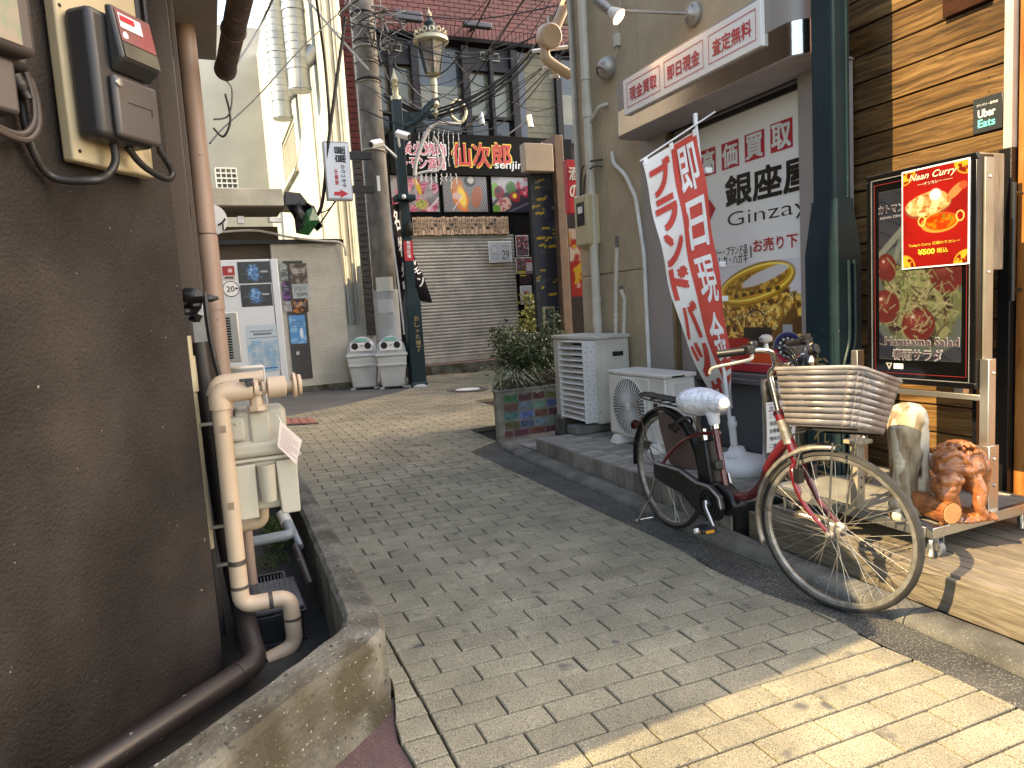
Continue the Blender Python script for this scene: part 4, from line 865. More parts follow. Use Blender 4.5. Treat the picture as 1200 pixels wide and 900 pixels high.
# ================================================================== NEAR GREEN LAMP POST
m_teal_p = M('post_green_paint', (.012, .030, .036), (.010, .025, .03), r=.42, spec=.25, sc=5, bump=.12, bs=70, speck=[(70, .72, (.2, .2, .19), .04)], dirt=.2)
m_goldp = M('gold_lettering', (.42, .33, .15), (.3, .22, .1), r=.4, m=.4, bump=0)
def green_post(name, label, x0, y0, sx, sy, zb, zt1, zt2, ztop, shx, shy, letters, lz, lh, group=None):
    """square pedestal, sloped shoulder and slimmer shaft; (x0, y0) is the corner nearest the camera"""
    cx, cy = x0 + sx / 2, y0 + sy / 2; t = thing(name, label, 'lamp post', (cx, cy, zb), group=group)
    ch = .012
    def sq(hx_, hy_, z, c=ch): return [V((cx + a, cy + b, z)) for a, b in ((-hx_ + c, -hy_), (hx_ - c, -hy_), (hx_, -hy_ + c), (hx_, hy_ - c), (hx_ - c, hy_), (-hx_ + c, hy_), (-hx_, hy_ - c), (-hx_, -hy_ + c))]
    mb = MB(); rings = [sq(sx / 2 + .02, sy / 2 + .02, zb), sq(sx / 2 + .02, sy / 2 + .02, zb + .06), sq(sx / 2, sy / 2, zb + .09), sq(sx / 2, sy / 2, zt1 - .02), sq(sx / 2 + .0, sy / 2 + .0, zt1), sq(shx / 2 + .012, shy / 2 + .012, zt2), sq(shx / 2 + .012, shy / 2 + .012, zt2 + .025)]
    for r_ in rings: mb.v += r_
    for i in range(len(rings) - 1):
        for k in range(8): mb.f.append((i * 8 + k, i * 8 + (k + 1) % 8, (i + 1) * 8 + (k + 1) % 8, (i + 1) * 8 + k))
    mb.f.append(tuple(range((len(rings) - 1) * 8, len(rings) * 8))); mb.mi = [0] * len(mb.f); part('pedestal', mb, m_teal_p, t, smooth=30)
    mb = MB(); mb.bb((cx - shx / 2, cy - shy / 2, zt2), (cx + shx / 2, cy + shy / 2, ztop)); part('shaft', mb, m_teal_p, t, bevel=.008)
    # name plaque on the alley side
    X = cx - sx / 2; w_ = sy * .78; mb = MB(); pl_z0, pl_z1 = lz - lh - .06, lz + .10
    for (a, b, c, d) in ((-w_ / 2, pl_z0, -w_ / 2 + .008, pl_z1), (w_ / 2 - .008, pl_z0, w_ / 2, pl_z1), (-w_ / 2 + .009, pl_z1 - .008, w_ / 2 - .009, pl_z1)): mb.bb((X - .005, cy + a, b), (X + .001, cy + c, d))
    part('plaque_border', mb, m_teal_p, t)
    n = len(letters); s_ = lh / max(n, 1)
    for i, chh in enumerate(letters):
        w2 = s_ * .52 if chh == 'ゃ' else s_ * .78
        text(chh, flat((X - .004, cy + w2 / 2, lz - (i + 1) * s_ + (s_ - w2) / 2), (0, -1, 0), (0, 0, 1)), w2, w2, m_goldp, t, bold=.012)
    return t, cx, cy
tp, pcx, pcy = green_post('lamp_post', 'near dark green square lamp post with gold lettering, between poster and menu display', 3.13, 2.75, .195, .23, DZ, 1.50, 1.77, 6.5, .115, .155, 'おしゃれ横丁', .96, .80)
for k in range(2):   # cables running down the right face
    mb = MB(); xx = 3.13 + .08 + k * .04; mb.tube(bez([(xx, 2.742, 1.46), (xx, 2.74, 1.2), (xx - .005, 2.74, 1.02), (xx - .05, 2.74, .86), (xx - .055, 2.74, .6), (xx - .055, 2.74, .25)]), .009, 8); part('cable', mb, m_teal_p, tp)
mb = MB(); mb.bb((3.25, 2.775, 1.8), (3.265, 2.787, 6.4)); part('fin', mb, m_teal_p, tp)

# ================================================================== PROMOTIONAL BANNER
m_wp = M('white_plastic', (.72, .72, .72), (.68, .68, .68), r=.4, bump=0, sc=2); m_fab = M('banner_white', (.72, .71, .70), (.66, .65, .65), r=.8, bump=.05)
m_redf = M('banner_red', (.56, .07, .05), (.5, .055, .04), r=.8, bump=0)
BY = 3.5
Pt, Pb = hy(815, 140, BY), hy(856, 500, BY); pbase = Pb + (Pb - Pt) * ((Pb.z - .3) / (Pt.z - Pb.z))
t = thing('promo_banner', 'red and white vertical banner drooping from a white pole before the shop window', 'banner', (pbase.x, BY, ST))
mb = MB(); mb.tube([pbase, pbase + (Pt - pbase) * .45], .0125, 10); mb.tube([pbase + (Pt - pbase) * .45, Pt + (Pt - pbase) * .01], .0095, 10); part('pole', mb, m_wp, t)
mb = MB(); mb.tube([hy(750, 189, BY - .02), hy(838, 131, BY - .02)], .005, 8); part('cross_rod', mb, m_wp, t)
mb = MB(); mb.cyl(Pt - V((0, 0, .03)), Pt + V((0, 0, .035)), .014, n=12); part('pole_cap', mb, m_wp, t)
bc = V((pbase.x + .03, BY, ST))
mb = MB(); pr_ = [(.20, 0), (.215, .02), (.21, .06), (.19, .085), (.10, .11), (.06, .125), (.045, .16), (.03, .162)]
mb.lathe(bc, pr_, 28); part('water_base', mb, m_wp, t, smooth=50)
mb = MB(); mb.lathe(bc + V((-.09, -.05, .09)), [(.035, 0), (.035, .03), (.001, .032)], 14); part('filler_cap', mb, m_wp, t)
mb = MB(); mb.cyl(bc + V((-.015, 0, .1)), bc + V((-.03, 0, .36)), .022, .018, 14); mb.cyl(bc + V((-.03, 0, .30)), bc + V((-.031, 0, .33)), .03, n=14); part('pole_socket', mb, m_wp, t)
Lp = [(752, 188), (761, 230), (770, 274), (780, 318), (790, 360), (811, 414), (833, 459), (848, 488)]; Lo = [0, .0, .02, .05, .1, .18, .26, .32]
Rp = [(815, 150), (823, 195), (830, 245), (838, 300), (846, 352), (855, 405), (860, 445), (861, 478)]; Ro = [0, -.01, -.02, -.03, -.03, -.04, -.05, -.05]
LL = [hy(*p, BY - .02 + o) for p, o in zip(Lp, Lo)]; RR = [hy(*p, BY - .02 + o) for p, o in zip(Rp, Ro)]
LC, RC = bez(LL, 8), bez(RR, 8); NB = len(LC) - 1
def ban(u, t_, off=0):
    k = min(max(t_, 0), .9999) * NB; i = int(k); f = k - i; a = LC[i].lerp(LC[i + 1], f); b = RC[i].lerp(RC[i + 1], f)
    p = a.lerp(b, u); n = V((-.15, -1, 0)).normalized(); bulge = .03 * math.sin(u * 6.3 + t_ * 5) * t_ + .012 * math.sin(t_ * 23 + u * 3); return p + n * (bulge + off)
def strip(u0, u1, t0, t1, nu, nt_, off=0):
    mb = MB()
    for i in range(nu + 1):
        for j in range(nt_ + 1): mb.v.append(ban(u0 + (u1 - u0) * i / nu, t0 + (t1 - t0) * j / nt_, off))
    for i in range(nu):
        for j in range(nt_): a = i * (nt_ + 1) + j; mb.f.append((a, a + 1, a + nt_ + 2, a + nt_ + 1)); mb.mi.append(0)
    return mb
part('fabric', strip(0, 1, 0.015, 1, 12, 60), m_fab, t, smooth=180)
part('red_panel', strip(.5, 1.0, .02, .93, 6, 50, .003), m_redf, t, smooth=180)
for u_ in (.02, .48, .93):
    mb = strip(u_, u_ + .07, -.0, .035, 1, 1, .004); part('hanging_tab', mb, m_wp, t)
for (px, py) in ((829, 200), (845, 310), (848, 350)):
    c = hy(px, py, BY - .03); mb = MB(); mb.box(c, (.05, .035, .035)); part('pole_loop', mb, m_wp, t, bevel=.005)
def bmapf(u0, du, t0, dt): return lambda a, b: ban(u0 + a * du, t0 + (1 - b) * dt, .0065)
for i, ch in enumerate('ブランドバッグ'): text(ch, bmapf(.07, .36, .05 + i * .128, .108), 1, 1, m_redf, t, bold=.05)
for i, ch in enumerate('即日現金'): text(ch, bmapf(.59, .32, .05 + i * .185, .15), 1, 1, m_fab, t, bold=.022)
mb = strip(.56, .94, .80, .90, 4, 6, .006); part('white_patch', mb, m_fab, t, smooth=180)
mb = strip(.62, .88, .82, .88, 4, 6, .009); part('red_patch', mb, m_redf, t, smooth=180)
mb = strip(.1, .4, .94, .985, 4, 2, .006); part('black_print_patch', mb, m_blk_p, t, smooth=180)

# ================================================================== ASH BIN WITH NOTICE
c = hy(921, 500, 3.1); rb = abs(hy(921, 480, 3.1).x - hy(900, 480, 3.1).x) * .98; ztop = hy(905, 447, 3.0).z
t = thing('ash_bin', 'stainless cylindrical ash bin behind the bicycle basket, a paper notice hung on it', 'bin', (c.x, 3.1, ST))
mb = MB(); mb.lathe((c.x, 3.1, ST), [(rb, 0), (rb, ztop - ST - .1), ], 28); part('body', mb, m_sus, t)
mb = MB(); mb.lathe((c.x, 3.1, ztop - .099), [(rb + .004, 0), (rb + .004, .085), (rb - .004, .097), (rb - .012, .09), (rb - .02, .07), (.001, .07)], 28); part('rim', mb, m_sus, t)
n_ = thing('paper_notice', 'white paper notice in black handwriting-like print hanging on the stainless ash bin', 'notice', (c.x, 3.0, .4))
a, b, d = hy(897, 472, 3.1 - rb - .02), hy(938, 470, 3.1 - rb - .02), hy(902, 530, 3.1 - rb - .02)
X0, X1, Z0, Z1 = a.x, a.x + .21, d.z, a.z; yy = 3.1 - rb - .02
def nf(u, v): return V((X0 + u, yy - .006 * math.sin(v * 9), Z0 + v))
mb = MB(); m_ = 10
for i in range(m_):
    v0, v1 = (Z1 - Z0) * i / m_, (Z1 - Z0) * (i + 1) / m_; mb.quad(nf(0, v0), nf(.21, v0), nf(.21, v1), nf(0, v1))
part('sheet', mb, m_paper, n_, smooth=180)
H = Z1 - Z0
for i, s_ in enumerate(('カトマンズ', 'こちらの灰皿は', '当店ご利用の', 'お客様専用です', '他の方は', 'ご遠慮下さい')):
    text(s_, lambda u, v, i=i: nf(.02 + u, H * (.84 - i * .152) + v) + V((0, -.003, 0)), .17 if len(s_) > 4 else .11, H * .085, m_blk_p, n_, bold=.01)
mb = MB(); 
for (a_, b_, c_, d_) in ((.012, .815, .198, .83), (.012, .95, .198, .96)): mb.quad(*[nf(q, H * w_) + V((0, -.002, 0)) for q, w_ in ((a_, b_), (c_, b_), (c_, d_), (a_, d_))])
part('rule', mb, m_red_p, n_, smooth=0)

# ================================================================== DISPLAY TROLLEY, MENU DISPLAY AND POSTER
m_ss = M('brushed_steel', (.55, .53, .48), (.45, .43, .38), r=.28, m=.9, sc=3, bump=.04)
PZ = .28; DX = 3.05
t = thing('display_trolley', 'wheeled stainless steel trolley frame standing on the deck under the menu display', 'trolley', (3.07, 2.3, DZ))
mb = MB(); mb.bb((2.72, 1.93, PZ - .012), (3.42, 2.78, PZ - .004)); part('shelf_plate', mb, M('dusty_plate', (.42, .40, .34), (.3, .285, .25), r=.5, m=.4, sc=8, bump=.1), t)
for nm, a, b in (('rail', (2.70, 1.90, PZ - .045), (3.44, 1.93, PZ + .002)), ('rail', (2.70, 2.781, PZ - .045), (3.44, 2.81, PZ + .002)), ('rail', (2.69, 1.931, PZ - .045), (2.72, 2.78, PZ + .002)), ('rail', (3.42, 1.931, PZ - .045), (3.45, 2.78, PZ + .002))):
    mb = MB(); mb.bb(a, b); part(nm, mb, m_ss, t, bevel=.003)
pz = hy(1150, 422, 1.92)
for (yy_) in (1.935, 2.60):
    mb = MB(); mb.bb((3.075, yy_ - .02, PZ + .003), (3.125, yy_ + .02, pz.z if yy_ < 2 else pz.z + .02)); part('upright', mb, m_ss, t, bevel=.003)
    mb = MB(); mb.bb((3.070, yy_ - .027, PZ + .003), (3.074, yy_ + .027, .58)); mb.bb((3.075, yy_ - .027, PZ + .003), (3.14, yy_ - .0205, .58)); part('upright_sleeve', mb, m_ss, t, bevel=.002)
    mb = MB()
    for zz in (.40, .52, .9 if yy_ < 2 else .45): mb.lathe((3.11, yy_ - .028 if zz < .8 else yy_ - .0205, zz), [(.008, 0), (.006, .005), (.001, .006)], 10, (0, -1, 0))
    part('bolt', mb, m_ss, t)
    mb = MB(); mb.bb((3.05, yy_ - .045, PZ + .002), (3.15, yy_ + .045, PZ + .008)); part('foot_plate', mb, m_ss, t)
cz = hx(1100, 462, 3.09).z
mb = MB(); mb.bb((3.08, 1.956, cz - .012), (3.11, 2.58, cz + .014)); part('crossbar', mb, m_ss, t, bevel=.002)
for yy_ in (2.05, 2.47): mb = MB(); mb.bb((3.08, yy_ - .02, cz + .015), (3.12, yy_ + .02, .835)); part('mount_block', mb, m_ss, t)
m_rub = M('black_rubber', (.01, .01, .01), r=.6, bump=0); m_zinc = M('zinc', (.55, .55, .53), r=.3, m=.9, bump=0)
def caster(x, y, par):
    c = thing('x', None, None, (x, y, DZ)); bpy.data.objects.remove(c)
    mb = MB(); mb.lathe((x, y, DZ + .034), [(.034, -.013), (.034, .013)], 18, (1, 0, 0)); w_ = part('caster_wheel', mb, M('grey_caster', (.10, .11, .12), r=.5, bump=0), par)
    mb = MB(); mb.bb((x - .02, y - .02, DZ + .03), (x - .016, y + .02, DZ + .085)); mb.bb((x + .016, y - .02, DZ + .03), (x + .02, y + .02, DZ + .085)); mb.bb((x - .02, y - .02, DZ + .0855), (x + .02, y + .02, DZ + .09)); mb.cyl((x, y, DZ + .09), (x, y, PZ - .045 + .0), .02, .016, 12); part('caster_fork', mb, m_zinc, par)
    mb = MB(); mb.tube(bez([(x - .024, y, DZ + .07), (x - .045, y - .005, DZ + .075), (x - .05, y - .01, DZ + .04), (x - .06, y - .015, DZ + .015)], 4), .007, 6); part('brake_lever', mb, m_zinc, par)
for (x, y) in ((2.755, 1.925), (3.39, 1.935), (2.755, 2.74), (3.39, 2.74)): caster(x, y, t)
# display
q = [hx(1012, 208, DX), hx(1140, 180, DX), hx(1150, 457, DX), hx(1022, 447, DX)]
Y1, Y0 = (q[0].y + q[3].y) / 2, (q[1].y + q[2].y) / 2; Z1, Z0 = (q[0].z + q[1].z) / 2, (q[2].z + q[3].z) / 2
t = thing('menu_display', 'portrait menu display in a black frame showing a noodle salad, on the steel trolley', 'display', (DX + .06, (Y0 + Y1) / 2, Z0))
m_bf = M('black_frame_gloss', (.003, .003, .0035), r=.22, bump=0); m_sil = M('silver_edge', (.65, .66, .65), r=.25, m=.8, bump=0)
mb = MB(); mb.bb((DX + .012, Y0 + .004, Z0 + .004), (DX + .115, Y1 - .004, Z1 - .004)); part('housing', mb, m_bf, t, bevel=.006)
mb = MB(); mb.bb((DX + .0115 + .03, Y0 - .006, Z0 + .03), (DX + .10, Y0 + .0035, Z1 - .02)); part('side_cover', mb, M('champagne_alu', (.36, .32, .24), r=.35, m=.6, bump=0), t, bevel=.002)
mb = MB()
for f_z in (.12, .50, .9): mb.lathe((DX + .07, Y0 - .007, Z0 + (Z1 - Z0) * f_z), [(.009, 0), (.007, .004), (.001, .005)], 12, (0, -1, 0))
part('screw', mb, m_zinc, t)
W_, H_ = Y1 - Y0, Z1 - Z0; df_ = lambda off=0.: flat((DX - off, Y1, Z0), (0, -1, 0), (0, 0, 1))
def frame(u0, v0, u1, v1, wd, off, th=.004):
    f = df_(off); mb = MB()
    for (a, b, c, d) in ((u0, v0, u1, v0 + wd), (u0, v1 - wd, u1, v1), (u0, v0 + wd + 2e-4, u0 + wd, v1 - wd - 2e-4), (u1 - wd, v0 + wd + 2e-4, u1, v1 - wd - 2e-4)):
        mb.prism([f(a, b), f(c, b), f(c, d), f(a, d)], (th, 0, 0))
    return mb
part('bezel', frame(0, 0, W_, H_, .028, .006, .018), m_bf, t, bevel=.003)
part('silver_inlay', frame(.026, .026, W_ - .026, H_ - .026, .004, .0075), m_sil, t)
mb = MB(); f = df_(.001); mb.prism([f(.03, .03), f(W_ - .03, .03), f(W_ - .03, H_ - .03), f(.03, H_ - .03)], (.012, 0, 0)); part('black_border', mb, M('black_glass', (.003, .003, .003), r=.08, bump=0), t)
m_redline = M('red_pinstripe', (.2, .012, .015), r=.4, bump=0)
part('red_pinstripe', frame(.042, .05, W_ - .042, H_ - .05, .0022, .0035, .002), m_redline, t)
# screen picture
sw, sh = W_ - .13, H_ * .80; s0, t0 = .065, H_ * .115
P = Pic(sw, sh, 330, (.20, .22, .27)); a_ = P.a
P.noise(3, (.26, .27, .32), .4, .6, 2); 
for k in range(14): P.line(-.1, .1 + k * .09, a_ + .1, -.25 + k * .09, .004, (.15, .165, .21), .6)
P.mix(P.em(.30 * a_ + .1, .36, .62 * a_, .34, .5, .04), (.36, .40, .40)); P.line(.0, .62, .34 * a_, .78, .02, (.55, .58, .56), .8); P.line(.15 * a_, .5, .45 * a_, .95, .016, (.5, .54, .53), .7)
sal = P.em(.52 * a_, .36, .52 * a_, .26, .2, .1, .6, 3); P.mix(sal, (.42, .44, .33)); P.noise(9, (.23, .20, .19), .5, .6, 5, 1, sal); P.noise(22, (.55, .56, .44), .52, .6, 6, .9, sal)
rr = random.Random(8)
for k in range(260):
    x, y = rr.gauss(.5 * a_, .22 * a_), rr.gauss(.37, .13); L_ = rr.uniform(.02, .09); an = rr.uniform(0, 6.28); i_, j_ = int(np.clip(y, 0, .99) * P.ny), int(np.clip(x / a_, 0, .99) * P.nx)
    if sal[i_, j_] > .4: P.line(x, y, x + L_ * math.cos(an), y + L_ * math.sin(an), rr.uniform(.002, .005), rr.choice([(.60, .60, .47), (.50, .55, .38), (.66, .64, .54), (.33, .26, .22)]), .85)
for (cx, cy, rx, ry) in ((.10 * a_, .55, .13 * a_, .085), (.08 * a_, .32, .19 * a_, .10), (.83 * a_, .50, .20 * a_, .12), (.50 * a_, .21, .20 * a_, .10)):
    P.ell(cx, cy, rx, ry, (.42, .19, .19), .2, .08); P.ell(cx - rx * .2, cy + ry * .3, rx * .5, ry * .4, (.55, .29, .28), .2, .8, .7); P.ell(cx - rx * .3, cy + ry * .45, rx * .13, ry * .1, (.8, .7, .7), .2, .5)
for k in range(60): P.ell(.42 * a_ + rr.gauss(0, .1 * a_), .50 + rr.gauss(0, .045), .016 * a_, .009, rr.choice([(.45, .52, .34), (.38, .46, .28), (.55, .6, .45)]), rr.uniform(0, 3), .3)
for k in range(170):
    x, y = rr.gauss(.5 * a_, .25 * a_), rr.gauss(.38, .13); L_ = rr.uniform(.02, .08); an = rr.uniform(0, 6.28); P.line(x, y, x + L_ * math.cos(an), y + L_ * math.sin(an), rr.uniform(.002, .006), rr.choice([(.60, .60, .47), (.52, .56, .40), (.66, .64, .54), (.30, .24, .2)]), .7)
P.rect(0, 0, a_, .004, (.3, .32, .34)); P.rect(0, .996, a_, 1, (.3, .32, .34))
P.build('screen', flat((DX - .0022, Y1 - s0, Z0 + t0), (0, -1, 0), (0, 0, 1)), t, rough=.12, gain=.34)
m_salt = M('grey_lettering', (.05, .03, .04), r=.4, bump=0); m_halo = M('pale_lettering_edge', (.24, .24, .26), r=.4, bump=0)
def outlined(s_, u, v, w_, h_, par, m_in, m_out, X, b_in, b_out, yref, zref, grow=.008):
    text(s_, flat((X, yref - u + grow, zref + v - grow), (0, -1, 0), (0, 0, 1)), w_ + 2 * grow, h_ + 2 * grow, m_out, par, bold=b_out)
    text(s_, flat((X - .003, yref - u, zref + v), (0, -1, 0), (0, 0, 1)), w_, h_, m_in, par, bold=b_in)
outlined('Harusame Salad', .10, H_ * .185, W_ * .68, .038, t, m_salt, m_halo, DX - .0045, .012, .045, Y1, Z0, .003)
outlined('春雨サラダ', .145, H_ * .12, W_ * .45, .045, t, m_salt, m_halo, DX - .0045, .005, .05, Y1, Z0, .004)
outlined('カトマンズ', .07, H_ * .815, W_ * .30, .033, t, m_salt, m_halo, DX - .0045, .005, .05, Y1, Z0, .003)
text('ASIAN DINING', flat((DX - .0045, Y1 - .072, Z0 + H_ * .785), (0, -1, 0), (0, 0, 1)), W_ * .28, .012, m_halo, t)
mb = MB(); f = df_(.004); mb.quad(f(.145, .073), f(.195, .073), f(.195, .098), f(.145, .098)); part('white_sticker', mb, m_paper, t)
mb = MB(); mb.quad(f(.102, .1), f(.12, .066), f(.138, .1)); part('triangle_mark', mb, M('triangle_grey', (.3, .3, .3), bump=0), t)
mb = MB(); mb.quad(f(.112, .096), f(.12, .080), f(.128, .096)); mb.v = [p + V((-.001, 0, 0)) for p in mb.v]; part('triangle_mark', mb, m_bf, t)
# poster on the display
q = [hx(1053, 201, DX - .02), hx(1134, 186, DX - .02), hx(1136, 309, DX - .02), hx(1058, 316, DX - .02)]
y1, y0 = (q[0].y + q[3].y) / 2, (q[1].y + q[2].y) / 2; z1, z0 = (q[0].z + q[1].z) / 2, (q[2].z + q[3].z) / 2
t = thing('curry_poster', 'red poster reading Naan Curry taped over the upper right of the menu display', 'poster', (DX - .02, (y0 + y1) / 2, z0))
pw, ph = y1 - y0, z1 - z0; PXx = DX - .012
mb = MB(); mb.bb((PXx, y0, z0), (PXx + .003, y1, z1)); part('poster_sheet', mb, m_paper, t)
P = Pic(pw - .014, ph - .014, 520, (.55, .07, .06)); a_ = P.a
P.mix(P.em(.5 * a_, .62, .62 * a_, .5, 0, 1.2) * .8, (.68, .10, .08)); P.noise(4, (.45, .04, .05), .5, .7, 3, .4)
for (cx, cy) in ((0, 0), (a_, 0), (0, 1), (a_, 1)):
    cm = P.em(cx, cy, .20 * a_, .13, 0, .06); P.mix(cm, (.50, .10, .03)); P.noise(26, (.88, .66, .22), .48, .54, 4, 1, cm); P.ringe(cx, cy, .205 * a_, .135, .015, (.85, .62, .2))
P.ell(.40 * a_, .62, .37 * a_, .125, (.50, .28, .20), .08, .04); P.ell(.40 * a_, .635, .36 * a_, .12, (.86, .62, .40), .08, .05, 1, .3, 3); P.ell(.82 * a_, .72, .16 * a_, .045, (.80, .50, .30), .7, .1); P.ell(.93 * a_, .765, .06 * a_, .04, (.78, .32, .2), 0, .1)
nm = P.em(.40 * a_, .635, .34 * a_, .11, .08, .05); P.noise(14, (.95, .82, .62), .45, .6, 7, 1, nm); P.noise(20, (.62, .33, .16), .58, .66, 8, .8, nm); P.ell(.52 * a_, .72, .09 * a_, .06, (.95, .93, .92), 0, .3)
P.ell(.58 * a_, .43, .29 * a_, .10, (.86, .58, .25), 0, .05); P.ell(.60 * a_, .44, .24 * a_, .085, (.72, .22, .04), 0, .05, 1); cu = P.em(.60 * a_, .44, .22 * a_, .075, 0, .05); P.noise(16, (.90, .45, .10), .5, .6, 9, 1, cu); P.noise(24, (.35, .50, .12), .55, .6, 10, 1, P.em(.66 * a_, .45, .12 * a_, .05)); 
for sx_ in (-1, 1): P.ringe((.60 + sx_ * .29) * a_, .47, .065 * a_, .055, .014, (.92, .78, .45))
for _n, (x0_, x1_) in enumerate(((.24, .36), (.64, .78))): P.line(x0_ * a_, .848, x1_ * a_, .848, .002, (.95, .8, .6))
P.build('curry_print', flat((PXx - .002, y1 - .007, z0 + .007), (0, -1, 0), (0, 0, 1)), t, rough=.3, gain=.6)
pf = lambda u, v: flat((PXx - .0045, y1 - u * pw, z0 + v * ph), (0, -1, 0), (0, 0, 1)); m_cream = M('cream_lettering', (.6, .5, .38), r=.4, bump=0); m_yel_l = M('yellow_lettering', (.6, .42, .05), r=.4, bump=0)
text('Naan Curry', pf(.12, .865), pw * .72, ph * .085, m_cream, t, bold=.015, shear=.35); text('ナンカレー', pf(.36, .822), pw * .26, ph * .032, m_cream, t, bold=.01)
text("Today's Curry 日替わりカレー", pf(.12, .215), pw * .76, ph * .038, m_yel_l, t, bold=.015); text('¥500', pf(.26, .13), pw * .26, ph * .06, m_yel_l, t, bold=.04); text('税込', pf(.55, .135), pw * .16, ph * .048, m_yel_l, t, bold=.02)
# plank leaning behind
A, B = hy(1152, 180, 2.12), hy(1169, 316, 2.12)
t = thing('leaning_plank', 'bare pallet board with blue tape patches standing behind the menu display', 'board', (A.x + .08, 2.16, DZ))
mb = MB(); mb.bb((A.x - .05, 2.10, B.z), (B.x + .01, 2.14, A.z)); part('board', mb, M_wood('pale_plank', (.26, .2, .13), (.38, .3, .2), (.48, .4, .28), stretch=(8, 8, .8), rough=.7), t, bevel=.004)
mb = MB(); mb.bb((A.x - .062, 2.098, B.z), (A.x - .0505, 2.14, A.z - .01)); part('orange_edge', mb, M('orange_edge', (.6, .22, .06), r=.5), t)
for zz in (hy(1158, 248, 2.1).z, hy(1160, 304, 2.1).z): mb = MB(); mb.bb((A.x - .048, 2.096, zz - .022), (A.x + .035, 2.0995, zz + .022)); part('blue_tape', mb, M('blue_tape', (.04, .25, .45), r=.5, bump=0), t)
mb = MB(); mb.bb((A.x - .03, 2.12, DZ), (A.x + .02, 2.14, B.z - .002)); part('leg', mb, m_bf, t)

# ================================================================== CARVED FIGURES AND LOG ON THE TROLLEY
m_carve = M('oiled_carving', (.36, .125, .04), (.17, .05, .015), r=.36, sc=26, bump=.8, bs=55, bd=.006, coat=.2)
m_bleach = M('weathered_carving', (.42, .34, .23), (.14, .09, .05), r=.9, spec=.1, sc=16, bump=1, bs=45, stretch=(1, 1, .45), speck=[(11, .5, (.50, .44, .34), .05), (9, .62, (.07, .045, .03), .04)], bd=.005)
def remeshed(name, mb, mat, label, cat, vox=.006, disp=0):
    o = single(name, mb, mat, label, cat, smooth=180); r_ = o.modifiers.new('remesh', 'REMESH'); r_.mode = 'VOXEL'; r_.voxel_size = vox; r_.use_smooth_shade = True
    s_ = o.modifiers.new('smooth', 'SMOOTH'); s_.iterations = 1; s_.factor = .4; return o
ln = hz(1122, 606, PZ); sc_ = .36
def Lf(x, y, z): return V((ln.x + (x * .914 + y * .39) * sc_, ln.y + (x * -.40 + y * .914) * sc_, PZ + z * sc_))   # x = right in the picture, y = away
def lb(mb, x, y, z, rx, ry=None, rz=None): mb.ball(Lf(x, y, z), (rx * sc_, (ry or rx) * sc_, (rz or rx) * sc_), 14)
def ltube(mb, p, r_): mb.tube(bez([Lf(*q) for q in p], 5), [a * sc_ for a in np.interp(np.linspace(0, 1, (len(p) - 1) * 5 + 1), np.linspace(0, 1, len(r_)), r_)], 10)
rr = random.Random(2); mb = MB()
lb(mb, .06, .1, .62, .30, .30, .22); lb(mb, .26, .16, .55, .17, .24, .30); lb(mb, -.1, .0, .72, .2, .2, .14)             # rump, back
for k in range(110): a = rr.uniform(0, 6.28); b = rr.uniform(.2, 1.3); lb(mb, .04 + .27 * math.cos(a) * math.sin(b), .08 + .25 * math.sin(a) * math.sin(b), .70 + .22 * math.cos(b), .027)   # curly mane
lb(mb, -.22, -.12, .44, .17, .16, .17); lb(mb, -.22, -.2, .52, .13, .1, .1); lb(mb, -.26, -.2, .36, .13, .1, .12); lb(mb, -.12, -.22, .52, .06); lb(mb, -.31, -.22, .53, .06); lb(mb, -.24, -.26, .43, .05)      # bowed head
ltube(mb, [(-.36, -.08, .56), (-.40, -.1, .64)], [.035, .012]); ltube(mb, [(-.06, -.12, .55), (.0, -.2, .60), (.06, -.12, .50), (.05, -.05, .4)], [.03, .05, .05, .03])
ltube(mb, [(-.2, -.1, .36), (-.12, -.12, .22), (-.1, -.14, .06)], [.12, .07, .06]); ltube(mb, [(.1, -.1, .5), (.16, -.16, .34), (.12, -.2, .2), (.2, -.2, .05)], [.12, .09, .06, .07]); ltube(mb, [(.3, .1, .45), (.34, .08, .25), (.28, .06, .05)], [.13, .08, .07])
ltube(mb, [(-.28, -.05, .62), (-.26, -.12, .78), (-.1, -.14, .82), (.02, -.16, .70), (.04, -.1, .6)], [.03, .045, .05, .045, .03])
ltube(mb, [(-.3, -.1, .66), (-.12, -.2, .64), (.02, -.22, .62)], [.05, .05, .04])
for k in range(10): a = k / 9; ltube(mb, [(-.36 + a * .66, -.26 + .02 * math.sin(k), .01), (-.30 + a * .6, -.2, .06), (-.2 + a * .5, -.05, .05)], [.025, .035, .03])
lb(mb, .0, .05, .03, .34, .26, .05)
remeshed('carved_lion', mb, m_carve, 'glossy reddish brown carved wooden lion figure bowing over on the trolley shelf', 'figurine', .0045)
a, b = hz(1073, 590, PZ + .05), hz(1116, 604, PZ + .05)
a = V((a.x, a.y, PZ + .062)); b = V((b.x, b.y, PZ + .058)); ax = (b - a).normalized(); t = thing('wooden_log', 'short fluted orange brown log lying in front of the carved lion', 'log', (a + b) / 2 - V((0, 0, .05)))
mb = MB(); up = V((0, 0, 1)); sdv = ax.cross(up).normalized(); up = sdv.cross(ax); n = 48; 
for P_ in (a, b):
    for k in range(n): q = 2 * math.pi * k / n; r_ = .050 * (1 - .06 * abs(math.sin(q * 9))); mb.v.append(P_ + (sdv * math.cos(q) + up * math.sin(q)) * r_)
mb.f = [(k, (k + 1) % n, n + (k + 1) % n, n + k) for k in range(n)] + [tuple(range(n - 1, -1, -1))]; mb.mi = [0] * len(mb.f); part('log_body', mb, m_carve, t, smooth=25)
